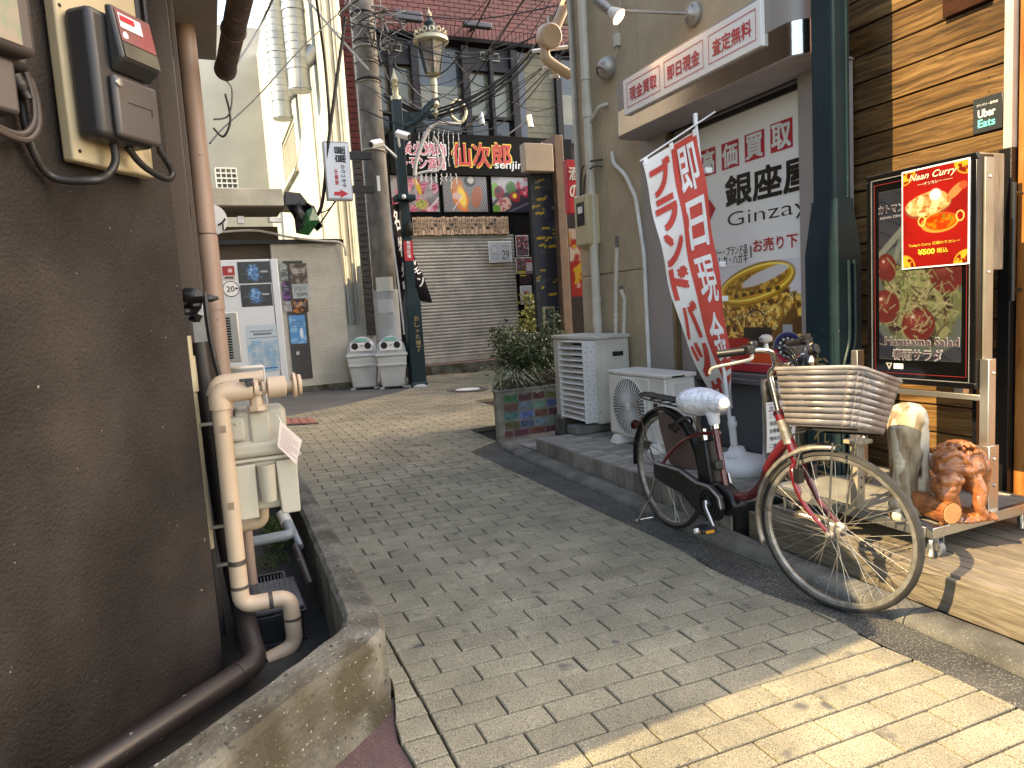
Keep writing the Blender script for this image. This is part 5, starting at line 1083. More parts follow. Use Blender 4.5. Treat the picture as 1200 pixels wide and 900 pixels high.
mb = MB(); mb.lathe(b + ax * .0005, [(.045, 0), (.044, .002), (.001, .0025)], 40, ax); part('end_grain', mb, M('end_grain', (.5, .24, .09), (.4, .18, .06), r=.5, sc=25, bump=.2), t)
# pale carved figure
wc = hz(1062, 598, PZ); hgt = hy(1062, 472, wc.y).z - PZ; mb = MB()
def Wf(x, y, z): return V((wc.x + x * hgt, wc.y + y * hgt, PZ + z * hgt))
mb.tube([Wf(-.02, 0, .02), Wf(-.02, 0, .3), Wf(0, 0, .6), Wf(.02, 0, .84), Wf(.02, 0, .93), Wf(.02, 0, .98), Wf(.02, 0, 1.0)], [hgt * q for q in (.13, .12, .15, .17, .15, .10, .03)], 24)
mb.tube([Wf(.08, -.1, .02), Wf(.09, -.08, .4), Wf(.10, -.03, .75)], [hgt * q for q in (.09, .07, .1)], 12); mb.tube([Wf(-.15, -.08, .03), Wf(-.12, -.06, .3), Wf(-.1, -.02, .8)], [hgt * q for q in (.08, .06, .09)], 12)
for k in range(5): mb.ball(Wf(-.32 + k * .09, -.16, .055), (hgt * .07, hgt * .08, hgt * .065), 12)
for k in range(4): mb.ball(Wf(-.25 + k * .1, -.1, .12), (hgt * .07, hgt * .08, hgt * .06), 12)
remeshed('carved_post_figure', mb, m_bleach, 'tall pale weathered carving of a rounded form on feet, left of the carved lion', 'figurine', .006)
# grey pot behind the lion
gcx = hz(1085, 588, PZ); gcx = V((gcx.x + .1, gcx.y + .1, PZ)); t = thing('stone_pot', 'grey stone jar with a white knob standing behind the carved lion', 'pot', gcx)
mb = MB(); mb.lathe(gcx, [(.09, 0), (.115, .04), (.12, .12), (.10, .18), (.05, .2)], 24); part('jar', mb, M('grey_stone', (.3, .3, .28), (.22, .22, .2), r=.8), t)
mb = MB(); mb.lathe(gcx + V((0, 0, .2)), [(.025, 0), (.02, .05), (.035, .07), (.04, .09), (.03, .1), (.001, .105)], 18); part('knob', mb, m_paper, t)
pc = hz(1028, 600, PZ); t = thing('perforated_strut', 'short pale slotted angle strut with a flat top, left of the pale carving', 'bracket', (pc.x, pc.y + .1, PZ))
z9 = hy(1020, 512, pc.y + .1).z; mb = MB(); mb.bb((pc.x - .03, pc.y + .08, PZ), (pc.x + .02, pc.y + .12, z9 - .02)); part('strut', mb, M('old_strut', (.42, .36, .27), (.3, .25, .18), r=.5, m=.3), t, bevel=.003)
mb = MB(); mb.bb((pc.x - .05, pc.y + .06, z9 - .019), (pc.x + .05, pc.y + .14, z9)); part('strut_head', mb, M_wood('pale_plank', (.26, .2, .13), (.38, .3, .2), (.48, .4, .28)), t, bevel=.004)
mb = MB()
for k in range(4): mb.lathe((pc.x - .005, pc.y + .079, PZ + .1 + k * .045), [(.006, 0), (.001, .001)], 10, (0, -1, 0))
part('holes', mb, m_hole, t)

# ================================================================== BICYCLE
BA, BB = V((2.294, 2.018, gz(2.294, 2.018))), V((2.362, 3.239, gz(2.362, 3.239)))
bd_ = (BA - BB).normalized(); bn = bd_.cross(V((0, 0, 1))).normalized()
if bn.x > 0: bn = -bn
UPV = V((0, 0, 1))
def Bk(s, o, z): return BB + bd_ * s + bn * o + UPV * z
RW = .335
bike = thing('bicycle', 'red step-through electric bicycle with brown basket and white wrapped saddle', 'bicycle', Bk(.58, 0, 0))
m_rp = M('red_bike_paint', (.12, .006, .011), (.09, .005, .009), r=.22, bump=0, coat=.6, dirt=.15, sc=3); m_chr = M('chrome', (.72, .70, .66), (.6, .58, .54), r=.14, m=1, bump=0, sc=20); m_tyre = M('tyre_rubber', (.013, .012, .011), (.03, .028, .025), r=.75, sc=14, bump=.4, bs=160, bd=.002)
m_bpl = M('black_plastic', (.005, .005, .005), (.009, .009, .009), r=.4, bump=.05, sc=8); m_galv = M('dull_steel', (.42, .40, .36), (.28, .25, .21), r=.4, m=.8, sc=30, bump=.1); m_brn = M('brown_plastic', (.085, .055, .048), (.07, .045, .04), r=.42, bump=.02)
def wheel(hub, fwd, side, n_sp=36, seed=0):
    """hub centre, forward and axle directions"""
    w_ = part_root = thing('x', None, None, hub); bpy.data.objects.remove(w_)
    def P(a, r_, o=0): return hub + (fwd * math.cos(a) + UPV * math.sin(a)) * r_ + side * o
    N = 72; mb = MB(); prof_ = [(.317, -.012), (.322, -.018), (.334, -.014), (.338, 0), (.334, .014), (.322, .018), (.317, .012)]
    for k in range(N):
        for (r_, o) in prof_: mb.v.append(P(2 * math.pi * k / N, r_ + (.0012 if (k % 2 and abs(o) < .015 and r_ > .33) else 0), o))
    m_ = len(prof_)
    for k in range(N):
        for j in range(m_): mb.f.append((k * m_ + j, k * m_ + (j + 1) % m_, ((k + 1) % N) * m_ + (j + 1) % m_, ((k + 1) % N) * m_ + j))
    mb.mi = [0] * len(mb.f); wl = part('wheel', mb, m_tyre, bike, smooth=60)
    mb = MB(); prof_ = [(.298, -.007), (.302, -.011), (.318, -.012), (.316, -.009), (.316, .009), (.318, .012), (.302, .011), (.298, .007)]; m_ = len(prof_)
    for k in range(N):
        for (r_, o) in prof_: mb.v.append(P(2 * math.pi * k / N, r_, o))
    for k in range(N):
        for j in range(m_): mb.f.append((k * m_ + j, k * m_ + (j + 1) % m_, ((k + 1) % N) * m_ + (j + 1) % m_, ((k + 1) % N) * m_ + j))
    mb.mi = [0] * len(mb.f); part('rim', mb, m_galv, wl, smooth=30)
    for k in range(n_sp):
        a = 2 * math.pi * k / n_sp; sd = 1 if k % 2 else -1; tw = (.75 if (k // 2) % 2 else -.75)
        mb = MB(); mb.tube([P(a + tw, .028, sd * .028), P(a, .303, sd * .003)], .0013, 4); part('spoke', mb, m_galv, wl, smooth=0)
    mb = MB(); mb.lathe(hub - side * .05, [(.012, 0), (.012, .015), (.03, .018), (.03, .022), (.018, .03), (.018, .07), (.03, .078), (.03, .082), (.012, .085), (.012, .1)], 18, side); part('hub', mb, m_galv, wl)
    return wl
RH = Bk(-.035, 0, RW)
wheel(RH, bd_, bn)
ST_A = math.radians(18)
fdir = (bd_ * math.cos(ST_A) - bn * math.sin(ST_A)).normalized(); fsd = (bn * math.cos(ST_A) + bd_ * math.sin(ST_A)).normalized()
FH = Bk(1.205, 0.0, RW)
wheel(FH, fdir, fsd)
def Fk(r_, o, z): return V((FH.x, FH.y, BA.z)) + fdir * (r_ - .20) + fsd * o + UPV * z      # r measured from the steering axis at hub height
head_b, head_t = Fk(.015, 0, .655), Fk(-.045, 0, .80)
# frame
mb = MB(); mb.tube(bez([Bk(.50, 0, .30), Bk(.58, 0, .325), Bk(.68, 0, .36), Bk(.775, .01, .44), Bk(.86, .03, .56), head_b + UPV * .045 - fdir * .02], 8), .024, 14); part('down_tube', mb, m_rp, bike)
mb = MB(); mb.tube([Bk(.505, 0, .29), Bk(.415, 0, .655)], .0165, 12); part('seat_tube', mb, m_rp, bike)
mb = MB(); mb.tube([head_b - (head_t - head_b).normalized() * .03, head_t + (head_t - head_b).normalized() * .02], .021, 14); part('head_tube', mb, m_rp, bike)
for sd in (1, -1):
    mb = MB(); mb.tube(bez([Bk(.425, sd * .02, .625), Bk(.30, sd * .05, .60), Bk(.13, sd * .065, .50), Bk(-.03, sd * .07, .345)], 6), .009, 8); part('seat_stay', mb, m_rp, bike)
    mb = MB(); mb.tube([Bk(.46, sd * .045, .29), Bk(.15, sd * .065, .30), Bk(-.035, sd * .07, .335)], .01, 8); part('chain_stay', mb, m_rp, bike)
mb = MB(); mb.tube([Bk(.425, 0, .60), Bk(.395, 0, .74)], .0125, 12); mb.cyl(Bk(.42, 0, .648), Bk(.415, 0, .672), .022, n=12); part('seat_post', mb, m_chr, bike)
# wrapped saddle
mb = MB(); sp = [(.185, .07, .775, .05), (.215, .11, .775, .066), (.28, .12, .78, .07), (.35, .095, .785, .062), (.42, .06, .79, .05), (.48, .045, .79, .042), (.51, .028, .785, .028), (.53, .012, .783, .012), (.534, .003, .782, .003)]
n = 18; rings = []
for (s_, w2, z_, h2) in sp:
    for k in range(n): a = 2 * math.pi * k / n; wr = 1 + .06 * mnoise.noise(V((s_ * 30, a * 2.2, 1))); mb.v.append(Bk(s_, math.cos(a) * w2 * wr, z_ + math.sin(a) * h2 * wr * (1 if math.sin(a) > 0 else 1.25)))
for i in range(len(sp) - 1):
    for k in range(n): mb.f.append((i * n + k, i * n + (k + 1) % n, (i + 1) * n + (k + 1) % n, (i + 1) * n + k))
mb.f.append(tuple(range(n))); mb.f.append(tuple(range(len(sp) * n - 1, (len(sp) - 1) * n - 1, -1))); mb.mi = [0] * len(mb.f)
m_wrap = M('white_wrapping', (.70, .72, .76), (.60, .62, .67), r=.35, sc=9, bump=.9, bs=16, bd=.03); sa = part('saddle', mb, m_wrap, bike, smooth=180)
ss = sa.modifiers.new('sub', 'SUBSURF'); ss.levels = 2; ss.render_levels = 2
mb = MB(); mb.lathe(Bk(.415, 0, .655), [(.018, 0), (.03, .02), (.032, .05), (.045, .09), (.06, .13)], 14, Bk(.38, 0, .8) - Bk(.415, 0, .655)); part('saddle_wrap_skirt', mb, m_wrap, bike, smooth=180)
# battery, motor unit, chain case, crank
def obox(c, ds, do, dz, rotf=0):
    """box in the bicycle's frame, tilted by rotf in the wheel plane"""
    mb = MB(); cs_, sn = math.cos(rotf), math.sin(rotf); vs = []
    for k in (-1, 1):
        for j in (-1, 1):
            for i in (-1, 1): a, b = i * ds / 2, k * dz / 2; vs.append(Bk(c[0] + a * cs_ - b * sn, c[1] + j * do / 2, c[2] + a * sn + b * cs_))
    mb.add(vs, [(0, 2, 3, 1), (4, 5, 7, 6), (0, 1, 5, 4), (2, 6, 7, 3), (0, 4, 6, 2), (1, 3, 7, 5)]); return mb
part('battery', obox((.355, .0, .455), .10, .085, .24, .22), m_bpl, bike, bevel=.012)
mb = MB(); mb.cyl(Bk(.33, 0, .56), Bk(.315, 0, .63), .018, n=10); part('battery_handle', mb, m_chr, bike)
part('lock_box', obox((.475, .035, .47), .035, .05, .05, .2), m_bpl, bike, bevel=.008)
mb = MB(); mb.prism([Bk(*q) for q in ((.32, -.04, .27), (.36, -.04, .35), (.47, -.04, .38), (.57, -.04, .34), (.61, -.04, .28), (.55, -.04, .22), (.42, -.04, .20))], bn * .08); part('motor_unit', mb, m_bpl, bike, bevel=.015)
mb = MB(); pc_ = [(-.07, .375), (-.03, .395), (.2, .40), (.36, .365), (.47, .37), (.545, .33), (.565, .27), (.54, .21), (.46, .175), (.36, .19), (.2, .26), (-.03, .285), (-.07, .30)]
mb.prism([Bk(a, .055, b) for a, b in pc_], bn * .028); part('chain_case', mb, m_bpl, bike, bevel=.01)
mb = MB(); mb.tube([Bk(-.05, .084, .385), Bk(.2, .086, .392), Bk(.36, .086, .358), Bk(.46, .086, .362), Bk(.54, .086, .325), Bk(.558, .086, .27)], .007, 8); part('case_rim', mb, m_galv, bike)
mb = MB(); mb.ring(Bk(.46, .087, .275), bn, .075, .006, 30, 6); mb.ring(Bk(.46, .087, .275), bn, .05, .004, 24, 6); mb.lathe(Bk(.46, .084, .275), [(.03, 0), (.03, .01), (.012, .014)], 18, bn); part('chain_ring', mb, m_bpl, bike)
ce = Bk(.535, .115, .175)
mb = MB(); mb.tube([Bk(.455, .10, .285), Bk(.47, .112, .26), ce + UPV * .004], [.017, .014, .011], 10); part('crank_arm', mb, m_chr, bike)
mb = MB(); mb.tube([Bk(.455, -.07, .285), Bk(.38, -.10, .385)], [.015, .011], 10); part('crank_arm', mb, m_chr, bike)
def pedal(c):
    mb = MB(); d = V((0, 0, 0)); vs = []
    for k in (-1, 1):
        for j in (0, 1):
            for i in (-1, 1): vs.append(c + bd_ * (i * .045) + bn * (.012 + j * .085) + UPV * (k * .011))
    mb.add(vs, [(0, 2, 3, 1), (4, 5, 7, 6), (0, 1, 5, 4), (2, 6, 7, 3), (0, 4, 6, 2), (1, 3, 7, 5)]); p = part('pedal', mb, m_bpl, bike, bevel=.005)
    mb = MB(); vs = []
    for k in (-.5, .5):
        for i in (-.6, .6): vs.append(c + bd_ * (i * .045) + bn * (.0985) + UPV * (k * .013))
    mb.quad(vs[0], vs[1], vs[3], vs[2]); part('reflector', mb, M('amber_reflector', (.7, .3, .03), r=.2, bump=0), p)
    mb = MB(); vs = [c + bd_ * .046 + bn * (.03 + .05 * a) + UPV * (.007 * b) for a, b in ((0, -1), (1, -1), (1, 1), (0, 1))]; mb.quad(*vs); part('reflector', mb, M('amber_reflector', (1, 1, 1)), p)
pedal(ce)
mb = MB(); mb.cyl(ce + bn * .09, ce + bn * .112, .012, n=10); part('pedal_axle', mb, m_paper, bike)
# rear mudguard, dress guard, carrier, stays, stand, lock
def arc_guard(hub, fwd, side, a0, a1, r_, wd, mat, name, n=28):
    mb = MB(); pr = [(-wd, -.014), (-wd * .8, 0), (0, .007), (wd * .8, 0), (wd, -.014)]
    for k in range(n + 1):
        a = a0 + (a1 - a0) * k / n
        for (o, h_) in pr: mb.v.append(hub + (fwd * math.cos(a) + UPV * math.sin(a)) * (r_ + h_) + side * o)
    for k in range(n):
        for j in range(4): mb.f.append((k * 5 + j, k * 5 + j + 1, (k + 1) * 5 + j + 1, (k + 1) * 5 + j)); mb.mi.append(0)
    o = part(name, mb, mat, bike, smooth=180); s_ = o.modifiers.new('solid', 'SOLIDIFY'); s_.thickness = .002; return o
arc_guard(RH, bd_, bn, math.radians(20), math.radians(186), .362, .026, m_bpl, 'rear_mudguard')
arc_guard(FH, fdir, fsd, math.radians(88), math.radians(203), .360, .027, m_galv, 'front_mudguard')
mb = MB(); pts_ = []
for sd in (1, -1):
    mb = MB(); ring_ = [RH + (bd_ * math.cos(a) + UPV * math.sin(a)) * .345 + bn * sd * .034 for a in np.radians(np.linspace(12, 96, 16))]; inner_ = [RH + (bd_ * math.cos(a) + UPV * math.sin(a)) * q + bn * sd * .04 for a, q in ((math.radians(92), .26), (math.radians(80), .17), (math.radians(58), .11), (math.radians(35), .11), (math.radians(15), .18))]
    mb.prism(ring_ + inner_, bn * sd * .003); part('dress_guard', mb, m_brn, bike)
    # tread reinforcement line
    mb = MB(); mb.tube(bez([Bk(-.035, sd * .075, .335), Bk(-.15, sd * .08, .55), Bk(-.235, sd * .07, .725)], 3), .004, 6); part('carrier_stay', mb, m_chr, bike)
    mb = MB(); mb.tube([Bk(-.035, sd * .074, .345), Bk(-.355, sd * .03, .46)], .0022, 6); part('mudguard_stay', mb, m_chr, bike)
mb = MB(); mb.tube([Bk(.34, .06, .735), Bk(-.16, .065, .745), Bk(-.25, .05, .76), Bk(-.27, 0, .765), Bk(-.25, -.05, .76), Bk(-.16, -.065, .745), Bk(.34, -.06, .735)], .006, 8)
for s_ in (-.12, -.02, .08, .18): mb.tube([Bk(s_, .062, .745), Bk(s_, -.062, .745)], .004, 6)
part('carrier', mb, m_bpl, bike)
mb = MB(); mb.prism([Bk(a, b, .752) for a, b in ((-.24, -.045), (-.27, 0), (-.24, .045), (.12, .05), (.12, -.05))], UPV * .012); part('carrier_plate', mb, m_bpl, bike, bevel=.004)
for o_ in (.05, .035, -.04): mb = MB(); mb.tube(bez([Bk(.33, o_, .735), Bk(.30, o_, .69), Bk(.36, o_, .62)], 5), .004, 6); part('carrier_wire', mb, m_chr, bike)
mb = MB(); mb.lathe(Bk(-.39, .0, .55), [(.03, 0), (.03, .012), (.02, .02), (.001, .022)], 14, -bd_); part('rear_reflector', mb, M('dark_red_reflector', (.04, .004, .004), r=.2, bump=0), bike)
mb = MB(); mb.ring(RH + (bd_ * math.cos(1.05) + UPV * math.sin(1.05)) * .33, bd_ * -math.sin(1.05) + UPV * math.cos(1.05), .055, .008, 20, 8); mb.box(RH + (bd_ * math.cos(1.05) + UPV * math.sin(1.05)) * .33 + bn * .06, (.04, .05, .03)); part('wheel_lock', mb, m_bpl, bike)
g0 = BB.z
stand_pts = []
for sd in (1, -1):
    a, b, c_, d_ = Bk(-.05, sd * .075, .33), Bk(-.10, sd * .10, .15), Bk(-.155, sd * .15, .012), Bk(-.215, sd * .165, .008)
    mb = MB(); mb.tube(elbow([a, b, c_, d_], .02), .0055, 8); part('stand_leg', mb, m_chr, bike)
mb = MB(); mb.tube([Bk(-.17, .155, .02), Bk(-.17, -.155, .02)], .0055, 8); part('stand_bar', mb, m_chr, bike)
# fork
for sd in (1, -1):
    mb = MB(); mb.tube(bez([Fk(.035, sd * .012, .60), Fk(.04, sd * .045, .575), Fk(.065, sd * .055, .50), Fk(.11, sd * .055, .42), Fk(.20, sd * .055, RW)], 6), [.015] * 13 + [.014, .013, .012, .0115, .011, .0105, .010, .0095, .009, .0085, .008, .008], 10); part('fork_blade', mb, m_rp, bike)
    mb = MB(); mb.lathe(Fk(.20, sd * .05, RW), [(.017, 0), (.017, .012), (.009, .014), (.008, .026)], 12, fsd * sd); part('axle_nut', mb, m_galv, bike)
    mb = MB(); mb.tube([Fk(.20, sd * .06, RW), Fk(-.155, sd * .03, RW + .05)], .0022, 6); part('mudguard_stay', mb, m_chr, bike)
    mb = MB(); mb.tube([Fk(.20, sd * .066, RW), Fk(.24, sd * .10, .73)], .0045, 8); part('basket_stay', mb, m_chr, bike)
mb = MB(); mb.tube([Fk(.03, 0, .585), Fk(.012, 0, .655)], .019, 12); part('steerer', mb, m_rp, bike)
mb = MB(); mb.box(Fk(.07, .055, .56), (.03, .03, .06)); mb.box(Fk(.07, -.055, .56), (.03, .03, .06)); mb.tube(bez([Fk(.06, .06, .58), Fk(.06, .0, .67), Fk(.06, -.06, .58)], 6), .006, 8); part('front_brake', mb, m_bpl, bike)
mb = MB(); mb.lathe(Fk(.11, .075, .48) - fsd * .01, [(.022, 0), (.022, .006), (.001, .008)], 14, fsd); part('side_reflector', mb, M('clear_reflector', (.2, .19, .16), r=.15, bump=0), bike)
mb = MB(); mb.cyl(Fk(.0, 0, .68), Fk(-.035, 0, .78), .024, n=12); part('head_badge_band', mb, m_galv, bike)
# stem, handlebar, grips, levers, lights
mb = MB(); mb.tube(elbow([Fk(-.045, 0, .80), Fk(-.09, 0, .99), Fk(-.03, 0, 1.02)], .03), .013, 10); part('stem', mb, m_chr, bike)
def hb(sd): return [Fk(-.03, 0, 1.02), Fk(-.03, sd * .05, 1.02), Fk(.0, sd * .10, 1.04), Fk(.015, sd * .145, 1.085), Fk(-.0, sd * .19, 1.10), Fk(-.045, sd * .225, 1.10)]
for sd in (1, -1):
    c_ = bez(hb(sd), 6); mb = MB(); mb.tube(c_, .0115, 10); part('handlebar', mb, m_chr, bike)
    g0_, g1_ = Fk(-.055, sd * .232, 1.10), Fk(-.155, sd * .275, 1.088); mb = MB(); mb.tube([g0_, g1_], .0165, 12); part('grip', mb, m_bpl, bike)
    mb = MB(); mb.box(Fk(-.04, sd * .222, 1.105), (.045, .045, .035)); mb.lathe(Fk(-.03, sd * .21, 1.115), [(.02, 0), (.02, .02), (.012, .026)], 12); part('lever_mount', mb, m_bpl, bike, bevel=.006)
    mb = MB(); mb.tube(bez([Fk(-.03, sd * .22, 1.085), Fk(-.01, sd * .26, 1.07), Fk(-.06, sd * .30, 1.055), Fk(-.145, sd * .325, 1.035), Fk(-.16, sd * .328, 1.01)], 5), .007, 8); part('brake_lever', mb, m_alu, bike)
mb = MB(); mb.lathe(Fk(-.0, .165, 1.105), [(.012, 0), (.008, .02), (.026, .03), (.027, .045), (.015, .056), (.001, .058)], 16); part('bell', mb, m_alu, bike)
mb = MB()
for k in range(5): mb.tube(bez([Fk(-.06, (.2 - .1 * (k % 2)) * (1 if k < 3 else -1), 1.10), Fk(.05, .08 * (1 if k < 3 else -1), 1.06 + .02 * k), Fk(.06, .02, .95), Fk(.03, .0, .82)], 5), .003, 6)
part('brake_cables', mb, m_bpl, bike)
mb = MB(); mb.lathe(Fk(.03, -.05, 1.03), [(.03, 0), (.034, .03), (.03, .05)], 16, fdir); mb.lathe(Fk(.03, -.12, 1.07), [(.022, 0), (.026, .03), (.022, .04)], 16, fdir + UPV * .3); mb.box(Fk(-.0, -.06, 1.08), (.06, .05, .03)); part('headlight', mb, m_bpl, bike, bevel=.003)
mb = MB(); mb.lathe(Fk(.081, -.05, 1.03), [(.028, 0), (.02, .006), (.001, .008)], 16, fdir); part('headlight_lens', mb, m_chr, bike)
# basket: brown plastic slats round four sides with a mesh of verticals
def Fb(r_, o, z): return Fk(r_, o, z + .27 * o + .06 * (r_ - .1))
zb0, zb1 = .757, .975
m_bask = M('basket_brown', (.22, .20, .196), (.14, .126, .122), r=.33, sc=12, bump=.1)
def bcorner(z_):
    f = (z_ - zb0) / (zb1 - zb0); w2 = .15 + .04 * f; r0, r1 = .075 - .015 * f, .34 + .05 * f
    return [(r0, w2), (r1 - .04, w2), (r1 - .012, w2 - .012), (r1, w2 - .04), (r1, -w2 + .04), (r1 - .012, -w2 + .012), (r1 - .04, -w2), (r0, -w2)]
ns = 9
for k in range(ns):
    z0_, z1_ = zb0 + (zb1 - zb0) * k / ns, zb0 + (zb1 - zb0) * (k + (.94 if k == 0 else .86)) / ns; c0, c1 = bcorner(z0_), bcorner(z1_); mb = MB()
    sag = lambda i: 0
    for i in range(8):
        j = (i + 1) % 8; a, b, c, d = Fb(*c0[i], z0_), Fb(*c0[j], z0_), Fb(*c1[j], z1_), Fb(*c1[i], z1_); mb.quad(a, b, c, d)
    o = part('basket_slat', mb, m_bask, bike, smooth=50); s_ = o.modifiers.new('solid', 'SOLIDIFY'); s_.thickness = .005; s_.offset = 0
mb = MB(); c1 = bcorner(zb1 + .006); mb.tube([Fb(*q, zb1 + .002) for q in c1], .008, 8, closed=True); part('basket_rim', mb, m_bask, bike)
mb = MB(); 
for side_pts in ((0, 1, 7), (3, 4, 8), (6, 7, 7), (7, 0, 8)):
    i, j, n = side_pts
    for k in range(n + 1):
        f = k / n; b0, b1 = bcorner(zb0), bcorner(zb1); p0_, p1_ = [b0[i][c] + (b0[j][c] - b0[i][c]) * f for c in (0, 1)], [b1[i][c] + (b1[j][c] - b1[i][c]) * f for c in (0, 1)]
        mb.tube([Fb(*p0_, zb0), Fb(*p1_, zb1)], .0026, 4)
part('basket_ribs', mb, m_bask, bike, kind='stuff')
mb = MB(); c0 = bcorner(zb0); 
mb.quad(*[Fb(*q, zb0 + .002) for q in c0]); o = part('basket_floor', mb, m_bask, bike); s_ = o.modifiers.new('solid', 'SOLIDIFY'); s_.thickness = .004
mb = MB(); mb.tube([Fb(.10, .1, zb0 - .006), Fb(.34, .1, zb0 - .006)], .004, 6); mb.tube([Fb(.10, -.1, zb0 - .006), Fb(.34, -.1, zb0 - .006)], .004, 6); mb.tube([Fb(.0, 0, .72), Fb(.10, .0, zb0 - .006), Fb(.10, .1, zb0 - .006)], .005, 6); part('basket_bracket', mb, m_bpl, bike)

# ================================================================== DARK WALLED BUILDING (left)
m_brown = M('dark_brown_stucco', (.046, .036, .030), (.024, .018, .0145), r=.75, spec=.2, sc=2.2, bump=1, bs=95, bd=.007, speck=[(60, .765, (.35, .31, .26), .02), (3, .74, (.16, .12, .08), .05)], dirt=.45)
m_browns = M('dark_brown_smooth', (.03, .022, .019), (.024, .018, .015), r=.7, spec=.2, sc=3, bump=.3, bs=60)
WT = V((.616, .788, 0)); WN = V((.788, -.616, 0)); W0 = V((-.074, 2.815, 0))
def WL(px, py, off=0): return hp(px, py, W0 + WN * off, WN)
def wl(s, o, z): return W0 + WT * s + WN * o + V((0, 0, z))
dark = thing('dark_building', 'dark brown stuccoed building corner at the left edge carrying the electricity meters', 'building', (-.6, 2.6, 0))
mb = MB(); mb.prism([wl(-1.66, 0, -.25), wl(0, 0, -.25), wl(0, -.10, -.25), wl(-1.66, -.25, -.25)], (0, 0, 2.85)); part('front_wall', mb, m_brown, dark, bevel=.006)
mb = MB(); mb.bb((-.32, 2.845, -.25), (-.135, 8.5, 2.69)); part('side_wall', mb, m_browns, dark)
e0 = hz(250, 71, 2.70)
mb = MB(); mb.bb((-1.2, 2.52, 2.70), (e0.x + .015, e0.y, 2.88)); part('eave_slab', mb, M('eave_concrete', (.5, .46, .39), (.42, .38, .32), r=.9, sc=3, bump=.6, bs=60), dark, bevel=.006)
mb = MB(); mb.bb((-3.2, 2.51, 2.89), (-.10, 8.4, 7.6)); mb.bb((-3.2, 2.95, -.2), (-.33, 8.4, 2.695)); part('upper_storey', mb, m_browns, dark)
back = thing('sun_block', 'tall plain grey block added on the left side to keep sun off the far alley', 'building', (-2, 10.5, 0))  # block added out of sight so far paving and pole stay in shade
mb = MB(); mb.bb((-4, 12.951, -.2), (-.42, 17, 4.6)); part('low_sun_block', mb, m_browns, back); mb = MB(); mb.bb((-4, 8.45, -.2), (-.42, 12.95, 10.5)); part('wall', mb, M('plain_grey_render', (.28, .27, .25), (.22, .21, .2), r=.9, bump=.3, bs=40), back)  # lower block added to keep sun off the foot of the white wall
m_gutter = M('rusty_gutter', (.13, .08, .058), (.06, .038, .03), r=.55, sc=14, bump=.3, bs=60, speck=(20, .62, (.28, .16, .09), .08))
gA = hy(264, 82, 3.75); gB = hy(281, 0, 3.0)
gB = V((gA.x + (hz(281, 0, gA.z).x - gA.x), hz(281, 0, gA.z).y, gA.z)); gd = (gB - gA).normalized()
t = thing('eave_gutter', 'rusty brown gutter pipe running overhead along the concrete eave', 'gutter', gA)
mb = MB(); mb.cyl(gA, gA + gd * 2.0, .047, n=18); part('gutter_pipe', mb, m_gutter, t); mb = MB(); mb.cyl(gA - gd * .004, gA + gd * .04, .052, n=18); part('end_cap', mb, m_gutter, t)
mb = MB(); mb.ring(gA + gd * .5, gd, .049, .005, 20, 6); part('gutter_bracket', mb, m_gutter, t)

# electricity meters on the wall
m_board_c = M('cream_back_board', (.5, .40, .25), (.45, .36, .22), r=.55, sc=3, bump=.08, dirt=.15); m_met = M('meter_grey', (.034, .031, .03), (.027, .025, .024), r=.45, sc=3, bump=.05); m_met2 = M('meter_lower_grey', (.075, .062, .058), (.065, .054, .05), r=.42, sc=3, bump=.04)
m_lab = M('label_dark_red', (.25, .06, .06), (.2, .09, .085), r=.4, bump=0)
def wbox(s0, s1, o0, o1, z0, z1): 
    mb = MB(); mb.prism([wl(s0, o0, z0), wl(s1, o0, z0), wl(s1, o1, z0), wl(s0, o1, z0)], (0, 0, z1 - z0)); return mb
def ws(px, py, off): p = WL(px, py, off); return (p - W0).dot(WT), p.z
t = thing('electric_meter', 'dark grey electricity meter with a red label on a cream board', 'meter', wl(-.25, .05, 1.8))
sL, zB = ws(83, 187, .055); sR, _ = ws(178, 208, .055); _, zB2 = ws(178, 208, .055); zB = (zB + zB2) / 2
part('back_board', wbox(sL + .012, sR + .015, .012, .055, zB, 2.56), m_board_c, t, bevel=.008)
mb = MB()
for (px, py) in ((70, 6), (94, 177), (169, 192)): s_, z_ = ws(px, py, .056); mb.lathe(wl(s_, .055, z_), [(.006, 0), (.005, .002), (.001, .002)], 10, WN)
part('board_screw', mb, m_hole, t)
s0, z0 = ws(94, 165, .056); s1, z1 = ws(181, 172, .14); _, zt = ws(125, 8, .14); _, zm = ws(175, 100, .16); _, zl = ws(120, 90, .14)
zbm = (z0 + z1) / 2
part('meter_base', wbox(s0 - .012, s1 - .004, .056, .150, zbm - .005, zt - .02), m_met, t, bevel=.02, seg=3)
part('terminal_cover', wbox(s0 + .03, s1, .1505, .175, zbm, zm - .01), m_met2, t, bevel=.012, seg=3)
mb = MB(); q0, q1 = s0 + .045, s1 - .002; mb.hexa([wl(q0, .1505, zm + .0), wl(q1, .1505, zm + .0), wl(q1, .20, zm + .035), wl(q0, .20, zm + .035), wl(q0, .1505, zt), wl(q1, .1505, zt), wl(q1, .175, zt - .005), wl(q0, .175, zt - .005)]); part('meter_head', mb, m_met, t, bevel=.01, seg=3)
def onhead(u, v, off=.002):
    a = wl(q0, .20, zm + .035).lerp(wl(q1, .20, zm + .035), u); b = wl(q0, .175, zt - .005).lerp(wl(q1, .175, zt - .005), u); p = a.lerp(b, v); return p + WN * off
def hquad(u0, v0, u1, v1, off): mb = MB(); mb.quad(onhead(u0, v0, off), onhead(u1, v0, off), onhead(u1, v1, off), onhead(u0, v1, off)); return mb
